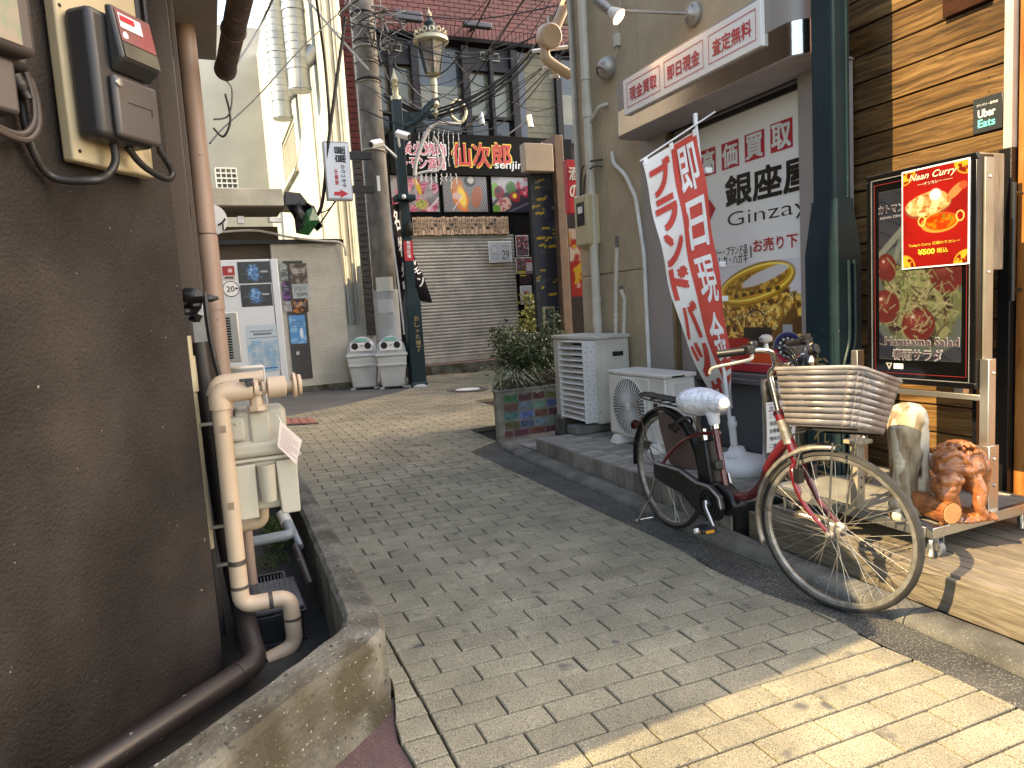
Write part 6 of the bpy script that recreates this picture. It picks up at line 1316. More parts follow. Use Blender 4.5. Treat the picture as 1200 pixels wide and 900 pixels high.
part('label_panel', hquad(.08, .34, .96, .96, .002), m_lab, t, smooth=0); part('white_label', hquad(.12, .60, .68, .88, .004), m_paper, t, smooth=0); part('red_strip', hquad(.14, .73, .5, .84, .006), m_red_p, t, smooth=0)
part('window_band', hquad(.08, .03, .96, .31, .003), M('meter_window', (.14, .125, .09), (.1, .09, .07), r=.15, bump=0), t, smooth=0)
mb = MB(); mb.lathe(onhead(.2, .46, .003), [(.011, 0), (.001, .001)], 16, WN); part('round_seal', mb, m_paper, t)
mb = MB(); zc_ = zbm + (zm - zbm) * .55; mb.prism([wl(q0 + .03, .1756, zc_), wl(q1 - .03, .1756, zc_), wl(q1 - .03, .177, zc_), wl(q0 + .03, .177, zc_)], (0, 0, .0018)); mb.prism([wl(q1 - .035, .1756, zc_ - .02), wl(q1 - .033, .1756, zc_ - .02), wl(q1 - .033, .177, zc_ - .02), wl(q1 - .035, .177, zc_ - .02)], (0, 0, .02)); part('moulded_line', mb, m_hole, t)
mb = MB(); mb.lathe(wl(s0 + .045, .1755, zm - .035), [(.013, 0), (.011, .005), (.001, .006)], 12, WN); part('seal_screw', mb, m_zinc, t)
m_cab = M('black_cable', (.008, .0075, .0075), (.013, .012, .011), r=.5, sc=12, bump=.3, bs=50)
def wc_(*pts): return bez([wl(*p) for p in pts], 8)
c1 = [ws(x, y, .09) for x, y in ((130, 168), (132, 190), (122, 206), (105, 212), (82, 205), (60, 175), (48, 130), (42, 80), (38, 20))]
mb = MB(); mb.tube(wc_(*[(s_, .10 if i < 4 else .03, z_) for i, (s_, z_) in enumerate(c1)]), .012, 10); part('meter_cable', mb, m_cab, t)
c2 = [ws(x, y, .09) for x, y in ((146, 172), (158, 188), (172, 200), (192, 210), (199, 205), (196, 195), (186, 180), (182, 170))]
mb = MB(); mb.tube(wc_(*[(s_, .10, z_) for s_, z_ in c2]), .011, 10); part('meter_cable', mb, m_cab, t)
t = thing('electric_meter', 'partly cropped older meter with a brown cover at the top left corner', 'meter', wl(-.6, .05, 1.9))
sA, zA = ws(52, 75, .12); s9, z9_ = ws(0, 60, .12)
part('meter_head', wbox(-1.1, sA - .03, .03, .14, zA - .0, 2.6), m_met2, t, bevel=.02, seg=3)
part('meter_back', wbox(-1.1, sA, .011, .08, zA - .02, 2.6), m_met, t, bevel=.02, seg=3)
_, zb2 = ws(20, 135, .09); sC, _ = ws(22, 130, .09)
part('terminal_cover', wbox(-1.1, sC, .011, .10, zb2, zA - .01), m_met2, t, bevel=.01)
c3 = [ws(x, y, .07) for x, y in ((30, 85), (38, 112), (40, 140), (30, 156), (12, 155), (-20, 140))]
for k in range(2): mb = MB(); mb.tube(wc_(*[(s_ + k * .012, .07, z_ - k * .012) for s_, z_ in c3]), .009, 8); part('meter_cable', mb, M('brown_cable', (.05, .035, .028), r=.5), t)
a1, a2 = ws(40, 115, .09), ws(22, 85, .09); mb = MB(); mb.tube(wc_((a2[0] + .01, .06, a2[1]), (a1[0], .07, a1[1])), [.02] * 5 + [.013] * 4, 10); part('cable_gland', mb, m_cab, t)
part('label', wbox(-1.0, -.66, .1405, .142, 2.06, 2.4), M('old_label', (.3, .2, .16), (.12, .2, .12), r=.5, sc=14, bump=0), t)
mb = MB(); mb.tube(bez([wl(*q) for q in ((-.10, .02, 2.6), (-.10, .02, 2.35), (-.1, .02, 2.05))]), .014, 8); mb.tube(bez([wl(*q) for q in ((-.06, .02, 2.6), (-.06, .02, 2.2))]), .01, 8)
single('wall_conduit', mb, m_cab, 'pair of black conduits rising beside the electricity meter towards the eave', 'pipe')

# brown timber post beside the corner
t = thing('corner_post', 'brown painted door jamb post between the dark wall and the pink downpipe', 'post', (-.14, 3.05, .9))
A, B, C_ = hy(190, 40, 3.05), hy(218, 350, 3.05), hy(208, 40, 3.05)
m_pst = M('brown_paint', (.085, .052, .03), (.07, .043, .024), r=.5, sc=3, bump=.1)
mb = MB(); mb.hexa([(A.x - .05, 3.03, B.z), (A.x + .03, 3.03, B.z), (A.x + .03, 3.12, B.z), (A.x - .05, 3.12, B.z), (A.x - .05, 3.03, 2.9), (A.x + .03, 3.03, 2.9), (A.x + .03, 3.12, 2.9), (A.x - .05, 3.12, 2.9)]); part('jamb', mb, m_pst, t, bevel=.004)
mb = MB(); mb.bb((A.x + .031, 3.05, B.z + .02), (A.x + .048, 3.12, 2.9)); part('jamb_strip', mb, m_pst, t, bevel=.002)
mb = MB(); rr = random.Random(4)
for k in range(9): mb.ball((A.x + .0 + rr.uniform(-.05, .06), 3.02 + rr.uniform(-.03, .03), B.z - .03 + rr.uniform(-.07, .05)), (rr.uniform(.02, .05), .03, rr.uniform(.01, .04)), 8, .6, k)
mb.tube(bez([(A.x + .05, 3.0, B.z + .02), (A.x + .055, 2.98, B.z - .18), (A.x + .09, 2.99, B.z - .45)]), [.012] * 17, 6)
single('torn_rubber', mb, m_cab, 'torn black rubber sheet hanging below the brown jamb post', 'sheet')

# pink beige downpipe
m_pink = M('pink_beige_pipe', (.46, .30, .215), (.40, .26, .185), r=.45, sc=3, bump=.06, speck=[(24, .72, (.2, .12, .08), .03), (7, .70, (.42, .27, .2), .06)], dirt=.12)
dY = 3.65; dX = hy(249, 337, dY).x
t = thing('pink_downpipe', 'thick pinkish beige downpipe with a sleeve joint, left of the drinks machine', 'pipe', (dX, dY, 0))
pj = hy(256, 363, dY).z
mb = MB(); mb.cyl((dX, dY, .02), (dX, dY, pj), .043, n=24); part('lower_pipe', mb, m_pink, t); mb = MB(); mb.cyl((dX, dY, pj), (dX, dY, pj + .35), .047, n=24); mb.cyl((dX, dY, pj + .35), (dX, dY, 3.4), .044, n=24); part('upper_pipe', mb, m_pink, t)
mb = MB(); mb.ring((dX, dY, pj + .36), (0, 0, 1), .0455, .002, 24, 6); part('joint_line', mb, m_gutter, t)
# narrow cream pipe left of it (px ~225-235, y 380-620)
t = thing('thin_cream_pipe', 'narrow cream pipe clipped to the wall left of the gas riser', 'pipe', (-.09, 3.0, 0))
mb = MB(); mb.cyl((-.085, 3.0, .42), (-.085, 3.0, 1.28), .018, n=12); mb.cyl((-.085, 3.0, 1.06), (-.085, 3.0, 1.2), .025, n=12); part('pipe', mb, m_crm, t); mb = MB(); mb.cyl((-.08, 3.0, .05), (-.08, 3.0, .42), .021, n=12); part('lower_pipe', mb, m_met, t)
for z_ in (.34, .5, .92): mb = MB(); mb.bb((-.12, 2.985, z_), (-.01, 3.0, z_ + .012)); part('pipe_clip', mb, m_galv, t)

# ------------------------------------------------------------------ gas riser, manifold and gas meter
m_gas = M('cream_gas_pipe', (.57, .41, .275), (.50, .355, .235), r=.42, sc=4, bump=.05, speck=[(30, .74, (.25, .16, .1), .03)], dirt=.12)
m_gm = M('gas_meter_cream', (.50, .44, .335), (.43, .375, .28), r=.45, sc=3, bump=.05, speck=[(40, .76, (.3, .22, .14), .03)], dirt=.18)
GY = 2.86
g_top, g_bot = hy(260, 470, GY), hy(281, 712, GY); gxm = (g_top.x + g_bot.x) / 2; gr = .033
e1, e2, e3, e4 = hy(283, 710, GY), hy(340, 704, GY), hy(346, 752, GY), hy(312, 771, GY)
t = thing('gas_riser', 'cream gas riser pipe bending in a square loop over the black lidded pit box', 'pipe', (gxm, GY, e4.z))
mb = MB(); mb.tube(elbow([V((gxm, GY, g_top.z)), V((gxm, GY, e1.z)), V((e2.x, GY, e1.z - .004)), V((e2.x + .004, GY - .0, e3.z - .015)), V((e4.x, GY - .03, e4.z))], .05, 6), gr, 18); part('pipe', mb, m_gas, t)
m_band = M('dark_band', (.045, .035, .03), (.10, .075, .055), r=.7, sc=30, bump=.2)
for a, b in (((gxm, GY, e1.z + .17), (gxm, GY, e1.z + .19)), ((gxm, GY, e1.z + .072), (gxm, GY, e1.z + .086)), (((gxm + e2.x) / 2 + .01, GY, e1.z - .002), ((gxm + e2.x) / 2 + .026, GY, e1.z - .002)), ((e2.x + .003, GY, e1.z - .10), (e2.x + .003, GY, e1.z - .088))):
    mb = MB(); mb.cyl(a, b, gr + .0012, n=18); part('tape_band', mb, m_band, t)
for z_ in (.62, .92): mb = MB(); c = V((gxm, GY - gr + .001, z_)); mb.box(c, (.022, .004, .028)); part('pipe_tag', mb, M('tag_brown', (.30, .21, .14), (.2, .14, .09), sc=20, bump=0), t)
mz = g_top.z + .03
mb = MB(); mb.tube(elbow([V((gxm, GY, g_top.z - .03)), V((gxm, GY, mz)), V((gxm + .10, GY, mz + .005)), V((gxm + .12, GY, mz + .005))], .045, 6), gr + .008, 18); part('elbow_fitting', mb, m_gas, t)
t = thing('gas_valve', 'cream valve manifold with round flanges above the gas meter', 'valve', (gxm + .1, GY, mz - .05))
mb = MB(); mb.tube(elbow([V((gxm - .02, GY + .09, mz - .02)), V((gxm - .0, GY + .09, mz + .035)), V((gxm + .17, GY + .09, mz + .04))], .04), .03, 16); part('rear_pipe', mb, m_gas, t)
for x_, r_, l_ in ((.125, .034, .018), (.155, .026, .016), (.175, .042, .07), (.27, .05, .014), (.29, .042, .014), (.24, .022, .05)):
    mb = MB(); mb.cyl((gxm + x_, GY, mz + .005), (gxm + x_ + l_, GY, mz + .005), r_, n=20); part('valve_collar', mb, m_gas, t, bevel=.003, seg=1)
mb = MB(); mb.box((gxm + .11, GY - .035, mz + .03), (.025, .03, .02)); mb.box((gxm + .10, GY - .04, mz + .045), (.05, .012, .012)); part('valve_key', mb, m_met, t, bevel=.003)
mxc = hy(310, 540, 2.93).x; mztop = mz - .06
mb = MB(); mb.lathe((mxc - .01, GY + .01, mztop - .02), [(.038, 0), (.038, .018), (.026, .022), (.026, .06), (.034, .062), (.034, .075)], 8); part('union_nut', mb, m_gas, t)
t = thing('gas_meter', 'cream gas meter with ribbed front casting hanging from the valve over the trench', 'meter', (mxc, 2.95, .45))
zt_, zb_ = mztop - .02, hy(310, 590, 2.92).z - .02
hm = zt_ - zb_; wx = .128
mb = MB(); mb.bb((mxc - wx + .03, 2.90, zt_ - hm * .36), (mxc + wx - .03, 3.08, zt_)); part('upper_case', mb, m_gm, t, bevel=.02, seg=3)
mb = MB(); mb.bb((mxc - wx * .35, 2.885, zt_ - hm * .34), (mxc + wx * .28, 2.92, zt_ - .01)); part('index_housing', mb, m_gm, t, bevel=.012, seg=3)
mb = MB(); mb.bb((mxc - wx, 2.89, zt_ - hm * .30), (mxc - wx * .45, 2.95, zt_ - hm * .05)); part('side_box', mb, m_gm, t, bevel=.015, seg=3)
mb = MB(); mb.bb((mxc - wx, 2.88, zt_ - hm * .47), (mxc + wx, 3.10, zt_ - hm * .30)); part('shoulder', mb, m_gm, t, bevel=.022, seg=3)
mb = MB(); mb.bb((mxc - wx - .012, 2.868, zt_ - hm * .50), (mxc + wx + .012, 3.11, zt_ - hm * .47)); part('flange', mb, m_gm, t, bevel=.004)
mb = MB(); mb.hexa([V(q) for q in ((mxc - wx * .8, 2.90, zb_), (mxc + wx * .8, 2.90, zb_), (mxc + wx * .8, 3.08, zb_), (mxc - wx * .8, 3.08, zb_), (mxc - wx, 2.885, zt_ - hm * .505), (mxc + wx, 2.885, zt_ - hm * .505), (mxc + wx, 3.10, zt_ - hm * .505), (mxc - wx, 3.10, zt_ - hm * .505))]); part('lower_case', mb, m_gm, t, bevel=.01)
for sx_ in (-1, 1):
    c0 = mxc + sx_ * wx * .62; mb = MB(); mb.hexa([V(q) for q in ((c0 - .036, 2.858, zb_ - .02), (c0 + .036, 2.858, zb_ - .02), (c0 + .036, 2.90, zb_ - .02), (c0 - .036, 2.90, zb_ - .02), (c0 - .042, 2.866, zt_ - hm * .52), (c0 + .04, 2.866, zt_ - hm * .52), (c0 + .04, 2.90, zt_ - hm * .52), (c0 - .042, 2.90, zt_ - hm * .52))]); part('front_rib', mb, m_gm, t, bevel=.006, seg=3)
mb = MB(); mb.lathe((mxc, 2.872, zt_ - hm * .9), [(.03, 0), (.035, hm * .36)], 18); part('centre_boss', mb, m_gm, t)
mb = MB()
for q in ((-.9, -.35), (-.9, -.12)): mb.lathe((mxc + wx * q[0] + .02, 2.889, zt_ + hm * q[1]), [(.006, 0), (.004, .003), (.001, .004)], 10, (0, -1, 0))
part('case_screw', mb, m_gm, t)
# hanging paper tag
tg = hy(344, 492, 2.84); t = thing('meter_tag', 'pale printed card tag hanging askew from the gas meter by a string', 'tag', tg - V((0, 0, .1)))
q = [hy(*p, 2.84) for p in ((328, 496), (353, 517), (347, 543), (325, 521))]
q = [hy(328, 493, 2.84), hy(354, 516, 2.84), hy(347, 544, 2.84), hy(325, 523, 2.84)]
nrm = V((0, .0012, 0)); mb = MB(); mb.prism(q, nrm); part('card', mb, M('tag_card', (.72, .60, .52), (.66, .54, .47), r=.6, bump=0), t, smooth=0)
u_, v_ = (q[1] - q[0]) , (q[3] - q[0]); mb = MB()
for i in range(8):
    p = q[0] + v_ * (.16 + i * .1) + u_ * .1 - V((0, .001, 0)); L_ = (.75 if i % 3 else .5); mb.quad(p, p + u_ * L_, p + u_ * L_ + v_ * .025, p + v_ * .025)
part('print_lines', mb, M('faint_print', (.40, .22, .17), bump=0), t, smooth=0)
mb = MB(); mb.tube(bez([hy(330, 496, 2.839), hy(326, 488, 2.85), hy(322, 485, 2.88)]), .0015, 4); part('string', mb, m_paper, t)
mb = MB(); mb.ball(hy(324, 488, 2.93), (.018, .018, .014), 10); mb.ball(hy(328, 494, 2.93), (.015, .015, .018), 10); single('black_knob', mb, m_bpl, 'small black plastic knob at the right shoulder of the gas meter', 'knob')

# ------------------------------------------------------------------ pipes and pit covers in the trench
m_dkpipe = M('dark_brown_pipe', (.03, .022, .019), (.023, .017, .015), r=.42, sc=5, bump=.08, speck=[(34, .715, (.42, .39, .35), .03)]); m_gpipe = M('grey_pvc', (.22, .24, .25), (.18, .195, .20), r=.4, sc=4, bump=.05, dirt=.2)
k1, k2, k3 = hz(300, 777, .085), hz(130, 888, .085), hy(283, 705, 2.93)
top_ = V((gxm + .02, 3.05, .30))
t = thing('dark_waste_pipe', 'thick dark brown waste pipe running down and along the foot of the dark wall', 'pipe', (k1.x, k1.y, 0))
mb = MB(); dirn = (k2 - k1).normalized(); mb.tube(elbow([V((hy(250, 560, 3.16).x, 3.16, 1.25)), V((hy(268, 650, 3.14).x, 3.14, .40)), V((hy(284, 722, 3.04).x, 3.04, .16)), V((k1.x, k1.y, .085)), k1 + dirn * 1.6], .045, 6), .042, 18); part('pipe', mb, m_dkpipe, t)
mb = MB(); mb.cyl(k1 + dirn * .075, k1 + dirn * .09, .0445, n=18); part('socket_ring', mb, m_dkpipe, t)
gp = [hy(290, 634, 3.35), hy(342, 626, 3.35), hy(332, 606, 3.5)]
t = thing('grey_drain_pipe', 'grey plastic drain pipe crossing the trench with an open upturned elbow', 'pipe', (gp[0].x, 3.4, gp[0].z - .03)); mb = MB(); mb.tube(elbow([gp[0] - V((.08, 0, .01)), gp[1], gp[2]], .035, 5), .024, 14); part('pipe', mb, m_gpipe, t); mb = MB(); mb.cyl(gp[2] + (gp[1] - gp[2]) * .4, gp[2] + (gp[2] - gp[1]) * .15, .028, n=14); part('pipe_socket', mb, m_pipew, t)
mb = MB(); mb.cyl(hy(334, 600, 3.7), hy(352, 641, 3.42), .017, n=12); single('grey_pipe_offcut', mb, m_gpipe, 'thin grey pipe offcut lying against the trench kerb', 'pipe')
mb = MB(); mb.cyl(hy(346, 640, 3.4), hy(364, 686, 3.05), .018, n=12); mb2 = mb; single('old_conduit', mb, m_dkpipe, 'dark conduit with a broken end lying right of the black pit box', 'pipe')
mb = MB(); mb.tube(elbow([hy(278, 618, 3.15), hy(309, 612, 3.15), hy(306, 580, 3.15)], .04, 6), .026, 14); single('meter_inlet_pipe', mb, m_gas, 'short cream pipe elbow entering the gas meter from below', 'pipe')
for k, lab in ((0, 'thin pink pipe behind the gas riser, left one'),):
    mb = MB(); mb.cyl((gxm + .055, 3.3, .0), (gxm + .055, 3.3, .55), .025, n=14); single('thin_pink_pipe', mb, m_pink, 'short pink pipe stub standing between gas riser and gas meter', 'pipe')
# black pit box with patterned lid
bx0, bx1 = hy(287, 752, 2.93).x, hy(362, 740, 2.93).x; by0, by1 = 2.93, 3.30; bzt = hz(330, 688, .135).z
t = thing('pit_box', 'black plastic pit box with a grey diamond patterned lid in the trench', 'box', ((bx0 + bx1) / 2, 3.1, -.02))
def tray(x0, x1, y0, y1, z0, z1): mb = MB(); mb.bb((x0, y0, z0), (x1, y1, z1)); return mb
m_bbx = M('black_box_plastic', (.010, .010, .011), (.015, .015, .016), r=.5, sc=8, bump=.1); m_lid = M('grey_lid', (.075, .075, .078), (.05, .05, .053), r=.55, sc=14, bump=.2)
part('box_body', tray(bx0 + .015, bx1 - .015, by0 + .015, by1 - .01, -.02, .10), m_bbx, t, bevel=.012, seg=3); part('box_flange', tray(bx0 - .003, bx1 + .003, by0 - .002, by1, .1005, .112), m_bbx, t, bevel=.006); part('box_foot', tray(bx0 + .003, bx1 - .003, by0 + .0, by1, -.02, -.008), m_bbx, t, bevel=.004)
part('lid', tray(bx0 + .006, bx1 - .006, by0 + .006, by1 - .006, .1125, .135), m_lid, t, bevel=.01, seg=3)
for k in range(5): x_ = bx0 + .02 + k * (bx1 - bx0 - .04) / 4; mb = MB(); mb.bb((x_ - .004, by0 + .004, -.005), (x_ + .004, by0 + .016, .099)); part('box_rib', mb, m_bbx, t)
mb = MB(); nx_ = 9
for i in range(nx_):
    for j in range(10):
        cx, cy = bx0 + .035 + i * (bx1 - bx0 - .07) / (nx_ - 1), by0 + .035 + j * (by1 - by0 - .07) / 9
        if abs(cx - (bx0 + bx1) / 2) < .035 and abs(cy - (by0 + by1) / 2 - .02) < .03: continue
        s_ = .0095; mb.add([(cx - s_, cy, .1352), (cx, cy - s_ * 1.3, .1352), (cx + s_, cy, .1352), (cx, cy + s_ * 1.3, .1352), (cx, cy, .139)], [(0, 1, 4), (1, 2, 4), (2, 3, 4), (3, 0, 4)])
part('lid_pattern', mb, m_lid, t, smooth=0, kind='stuff')
mb = MB(); cx, cy = (bx0 + bx1) / 2, (by0 + by1) / 2 + .02; mb.bb((cx - .03, cy - .02, .1355), (cx + .03, cy + .02, .138)); part('lid_plate', mb, m_lid, t, bevel=.002)
# drain grates
t = thing('drain_grate', 'black slotted drain grate behind the pit box in the trench', 'grate', ((bx0 + bx1) / 2, 3.5, 0))
x0g, x1g = bx0 - .01, bx1 - .03
mb = MB(); mb.bb((x0g, 3.34, .0), (x1g, 3.36, .05)); mb.bb((x0g, 3.62, .0), (x1g, 3.64, .05)); mb.bb((x0g, 3.3605, .0), (x0g + .012, 3.6195, .05)); mb.bb((x1g - .012, 3.3605, .0), (x1g, 3.6195, .05)); part('grate_frame', mb, m_bbx, t)
for k in range(13): x_ = x0g + .02 + k * (x1g - x0g - .04) / 12; mb = MB(); mb.bb((x_ - .003, 3.361, .03), (x_ + .003, 3.619, .045)); part('grate_bar', mb, m_bbx, t)
for yy_ in (3.44, 3.53): mb = MB(); mb.bb((x0g + .013, yy_ - .003, .022), (x1g - .013, yy_ + .003, .0295)); part('grate_bar', mb, m_bbx, t)
mb = MB(); rr = random.Random(6); leaves(mb, 1500, (.26, 4.35, .06), (.09, .35, .05), .022, rr, .8); leaves(mb, 500, (.2, 3.95, .02), (.1, .15, .02), .015, rr, .6); tag(single('moss', mb, M('moss_green', (.10, .13, .025), (.05, .075, .015), r=.9, bump=0), smooth=0), kind='stuff')
# two small outdoor units and the meter clutter farther back
t = thing('air_conditioner', 'narrow beige outdoor unit seen edge on, half hidden by the pink downpipe', 'air conditioner', (.3, 7.2, 1.05))
A, B = hy(264, 366, 7.2), hy(284, 424, 7.2); mb = MB(); mb.bb((A.x - .35, 7.2, B.z), (B.x - .0, 7.9, A.z)); part('casing', mb, m_acw, t, bevel=.012)
for k in range(16): z_ = B.z + .04 + k * (A.z - B.z - .08) / 16; mb = MB(); mb.bb((A.x - .05, 7.193, z_), (A.x + .035, 7.1995, z_ + (A.z - B.z) / 34)); part('vent_slot', mb, m_hole, t)
t = thing('air_conditioner', 'low beige outdoor unit on the ground behind the gas valve, top just showing', 'air conditioner', (.45, 7.4, 0))
A, B = hy(272, 432, 7.4), hy(314, 470, 7.4); mb = MB(); mb.bb((A.x - .3, 7.4, gz(.4, 7.4)), (B.x, 7.75, A.z)); part('casing', mb, m_acw, t, bevel=.012)
for k in range(3): z_ = A.z - .1 - k * .045; mb = MB(); mb.bb((A.x - .02, 7.393, z_), (A.x + .22, 7.3995, z_ + .022)); part('vent_slot', mb, m_hole, t)
mb = MB(); mb.bb((A.x + .25, 7.392, A.z - .24), (B.x - .02, 7.3995, A.z - .04)); part('cover_panel', mb, m_acw, t, bevel=.003)
# red drain lid in the paving
q = [hg(*p) for p in ((334, 499), (374, 497), (366, 490), (330, 491))]; mb = MB(); mb.prism([p + V((0, 0, .002)) for p in q], (0, 0, .006)); t = thing('drain_cover', 'small drain cover set with four red bricks beside the asphalt patch', 'drain cover', q[0])
part('frame', mb, M('dark_joist', (.03, .025, .02)), t)
for k in range(4):
    f0, f1 = k / 4 + .02, (k + 1) / 4 - .02; a = q[0].lerp(q[1], f0); b = q[0].lerp(q[1], f1); c = q[3].lerp(q[2], f1); d = q[3].lerp(q[2], f0); mb = MB(); mb.prism([p + V((0, 0, .0085)) for p in (a.lerp(d, .1), b.lerp(c, .1), b.lerp(c, .9), a.lerp(d, .9))], (0, 0, .004)); part('brick', mb, M('red_brick_lid', (.30, .11, .08), (.22, .08, .06), r=.8), t)
c = hg(548, 457); t = thing('manhole_cover', 'round iron manhole cover with a pale disc in the far paving', 'manhole cover', c)
mb = MB(); mb.lathe(c + V((0, 0, .006)), [(.34, 0), (.34, .006), (.001, .006)], 36); part('ring', mb, M('iron', (.09, .08, .075), r=.6), t); mb = MB(); mb.lathe(c + V((0, 0, .012)), [(.2, 0), (.2, .004), (.001, .004)], 36); part('disc', mb, m_paper, t)
mb = MB(); mb.ring(c + V((0, 0, .013)), (0, 0, 1), .26, .008, 36, 6); part('rim', mb, M('iron', (.09, .08, .075)), t)

# ================================================================== FAR LEFT: DRINKS MACHINE, HUT, BINS
HY = 12.4
def rectY(nm, a, b, Y, d, mat, par, bevel=0, **k):
    """box whose front face on y = Y spans two opposite picture corners"""
    A, B = hy(*a, Y), hy(*b, Y); mb = MB(); mb.bb((min(A.x, B.x), Y, min(A.z, B.z)), (max(A.x, B.x), Y + d, max(A.z, B.z))); return part(nm, mb, mat, par, bevel=bevel, **k)
m_vend = M('vending_white', (.60, .63, .66), (.56, .59, .62), r=.35, sc=2, bump=0)
VY = 11.95; A, B = hy(262, 306, VY), hy(333, 462, VY); gv = gz(.8, 12) + .05
zvt = (hy(262, 304, VY).z + hy(320, 304, VY).z) / 2; vx0, vx1 = hy(240, 400, VY).x, hy(334, 400, VY).x
t = thing('vending_machine', 'white vending machine seen plain side on, with dark posters and a blue notice', 'vending machine', ((vx0 + vx1) / 2, VY + .35, gv - .05))
mb = MB(); mb.bb((vx0, VY, gv + .04), (vx1 - .12, VY + .7, zvt)); part('cabinet', mb, m_vend, t, bevel=.012)
mb = MB(); mb.bb((vx1 - .115, VY - .01, gv + .04), (vx1, VY + .7, zvt)); part('door', mb, m_vend, t, bevel=.012)
for x_ in (vx0 + .1, vx1 - .15): mb = MB(); mb.bb((x_ - .06, VY + .06, gv - .05), (x_ + .06, VY + .2, gv + .038)); part('foot', mb, m_blk, t)
def vrect(px0, py0, px1, py1): a, b = hy(px0, py0, VY - .006), hy(px1, py1, VY - .006); return a.x, b.z, b.x - a.x, a.z - b.z
for i, (x0, y0, x1, y1) in enumerate(((277.5, 307, 318, 331), (281, 334, 320, 358))):
    x, z, w_, h_ = vrect(x0, y0, x1, y1); p = thing('machine_poster', ('upper' if i == 0 else 'lower') + ' of two dark posters with a glowing blue shape on the vending machine', 'poster', (x, VY - .008, z)); P = Pic(w_, h_, 110, (.06, .07, .10)); a_ = P.a
    P.noise(4, (.12, .14, .2), .5, .7, i + 1); bl = P.em(.47 * a_, .5, .18 * a_, .36, .2, .5, .8, i); P.mix(bl, (.18, .38, .62)); P.noise(14, (.55, .75, .9), .55, .65, 7 + i, .8, bl); P.line(.3 * a_, .2, .75 * a_, .28, .03, (.2, .4, .65), .7); P.rect(.68 * a_, .5, .92 * a_, .58, (.75, .78, .8), .8); P.rect(.06 * a_, .42, .25 * a_, .46, (.4, .5, .55), .6)
    P.build('poster_sheet', flat((x, VY - .004, z), (1, 0, 0), (0, 0, 1)), p, rough=.3)
x, z, w_, h_ = vrect(260, 312, 276, 328); p = thing('red_sticker', 'small red and white sticker at the machine upper left', 'sticker', (x, VY, z)); P = Pic(w_, h_, 160, (.75, .72, .7)); P.rect(0, .35, 9, 1, (.62, .1, .1)); P.rect(.1, .1, P.a - .1, .25, (.3, .2, .2)); P.rect(.45 * P.a, .55, .8 * P.a, .8, (.85, .7, .7)); P.build('sticker_sheet', flat((x, VY - .004, z), (1, 0, 0), (0, 0, 1)), p)
c = hy(271, 338.5, VY - .004); p = thing('age_sticker', 'round white sticker reading 20+ below the small red sticker', 'sticker', c); mb = MB(); mb.lathe(c, [(.125, 0), (.125, .001), (.001, .0015)], 32, (0, -1, 0)); part('disc', mb, m_paper, p); mb = MB(); mb.ring(c - V((0, .002, 0)), (0, 1, 0), .12, .005, 32, 4); part('ring_line', mb, m_blk_p, p); text('20', flat(c + V((-.07, -.005, -.045)), (1, 0, 0), (0, 0, 1)), .12, .09, m_blk_p, p, bold=.01); text('+', flat(c + V((.058, -.005, -.02)), (1, 0, 0), (0, 0, 1)), .045, .045, m_blk_p, p, bold=.05)
x, z, w_, h_ = vrect(288, 382, 330, 434); p = thing('blue_notice', 'large pale blue notice sheet with a faint timetable on the vending machine', 'notice', (x, VY, z)); P = Pic(w_, h_, 110, (.74, .80, .84)); a_ = P.a; P.noise(5, (.52, .70, .82), .4, .65, 3, .9, (P.Vv < .68).astype(float)); P.rect(.1 * a_, .86, .85 * a_, .89, (.3, .35, .4), .7); P.rect(.2 * a_, .79, .8 * a_, .83, (.3, .35, .4), .7)
for r_ in range(16):
    for c_ in range(4): P.rect((.08 + c_ * .22) * a_, .12 + r_ * .034, (.08 + c_ * .22 + .17) * a_, .12 + r_ * .034 + .012, (.45, .55, .62), .7)
P.rect(.05 * a_, .72, .95 * a_, .735, (.25, .3, .35)); P.rect(.1 * a_, .05, .9 * a_, .09, (.15, .45, .7)); P.build('notice_sheet', flat((x, VY - .004, z), (1, 0, 0), (0, 0, 1)), p, rough=.5)
# hut
m_hut = M('hut_stucco', (.50, .47, .39), (.44, .41, .34), r=.9, sc=2.2, bump=.6, bs=26, bd=.02, stretch=(.4, .4, 1.6), dirt=.15); m_hutd = M('hut_shaded_board', (.10, .072, .045), (.075, .054, .034), r=.8, sc=3, bump=.2)  # shade of the recess and canopy underside is put into the dark brown
hx0, hx1 = hy(326, 380, HY).x, hy(411, 400, HY).x; hz1 = hy(400, 286, HY).z
hut = thing('bar_hut', 'small windowless cream textured hut wall with a black poster door, behind the vending machine', 'building', ((hx0 + hx1) / 2, HY + .8, .1))
mb = MB(); gb = gz(1.8, HY)
mb.prism([(hx0 - .9, HY + .2, gb + .02), (hx0 - .02, HY + .2, gb + .02), (hx0, HY, gb + .02), (hx1 - .1, HY, gb + .02), (hx1 - .03, HY + .04, gb + .02), (hx1, HY + .15, gb + .02), (hx1, HY + 1.5, gb + .02), (hx0 - .9, HY + 1.5, gb + .02)], (0, 0, hz1 - gb)); part('wall', mb, m_hut, hut, smooth=35)
mb = MB(); mb.bb((hx0, HY - .02, gb - .1), (hx1 - .02, HY - .001, gb + .1)); part('plinth', mb, m_conc, hut)
mb = MB(); mb.prism([(hx0 - .9, HY - .05, hz1 + .02), (hx1 - .1, HY - .05, hz1 + .02), (hx1 + .04, HY + .1, hz1 + .02), (hx1 + .04, HY + 1.5, hz1 + .02), (hx0 - .9, HY + 1.5, hz1 + .02)], (0, 0, .07)); part('roof_edge', mb, m_cab, hut)
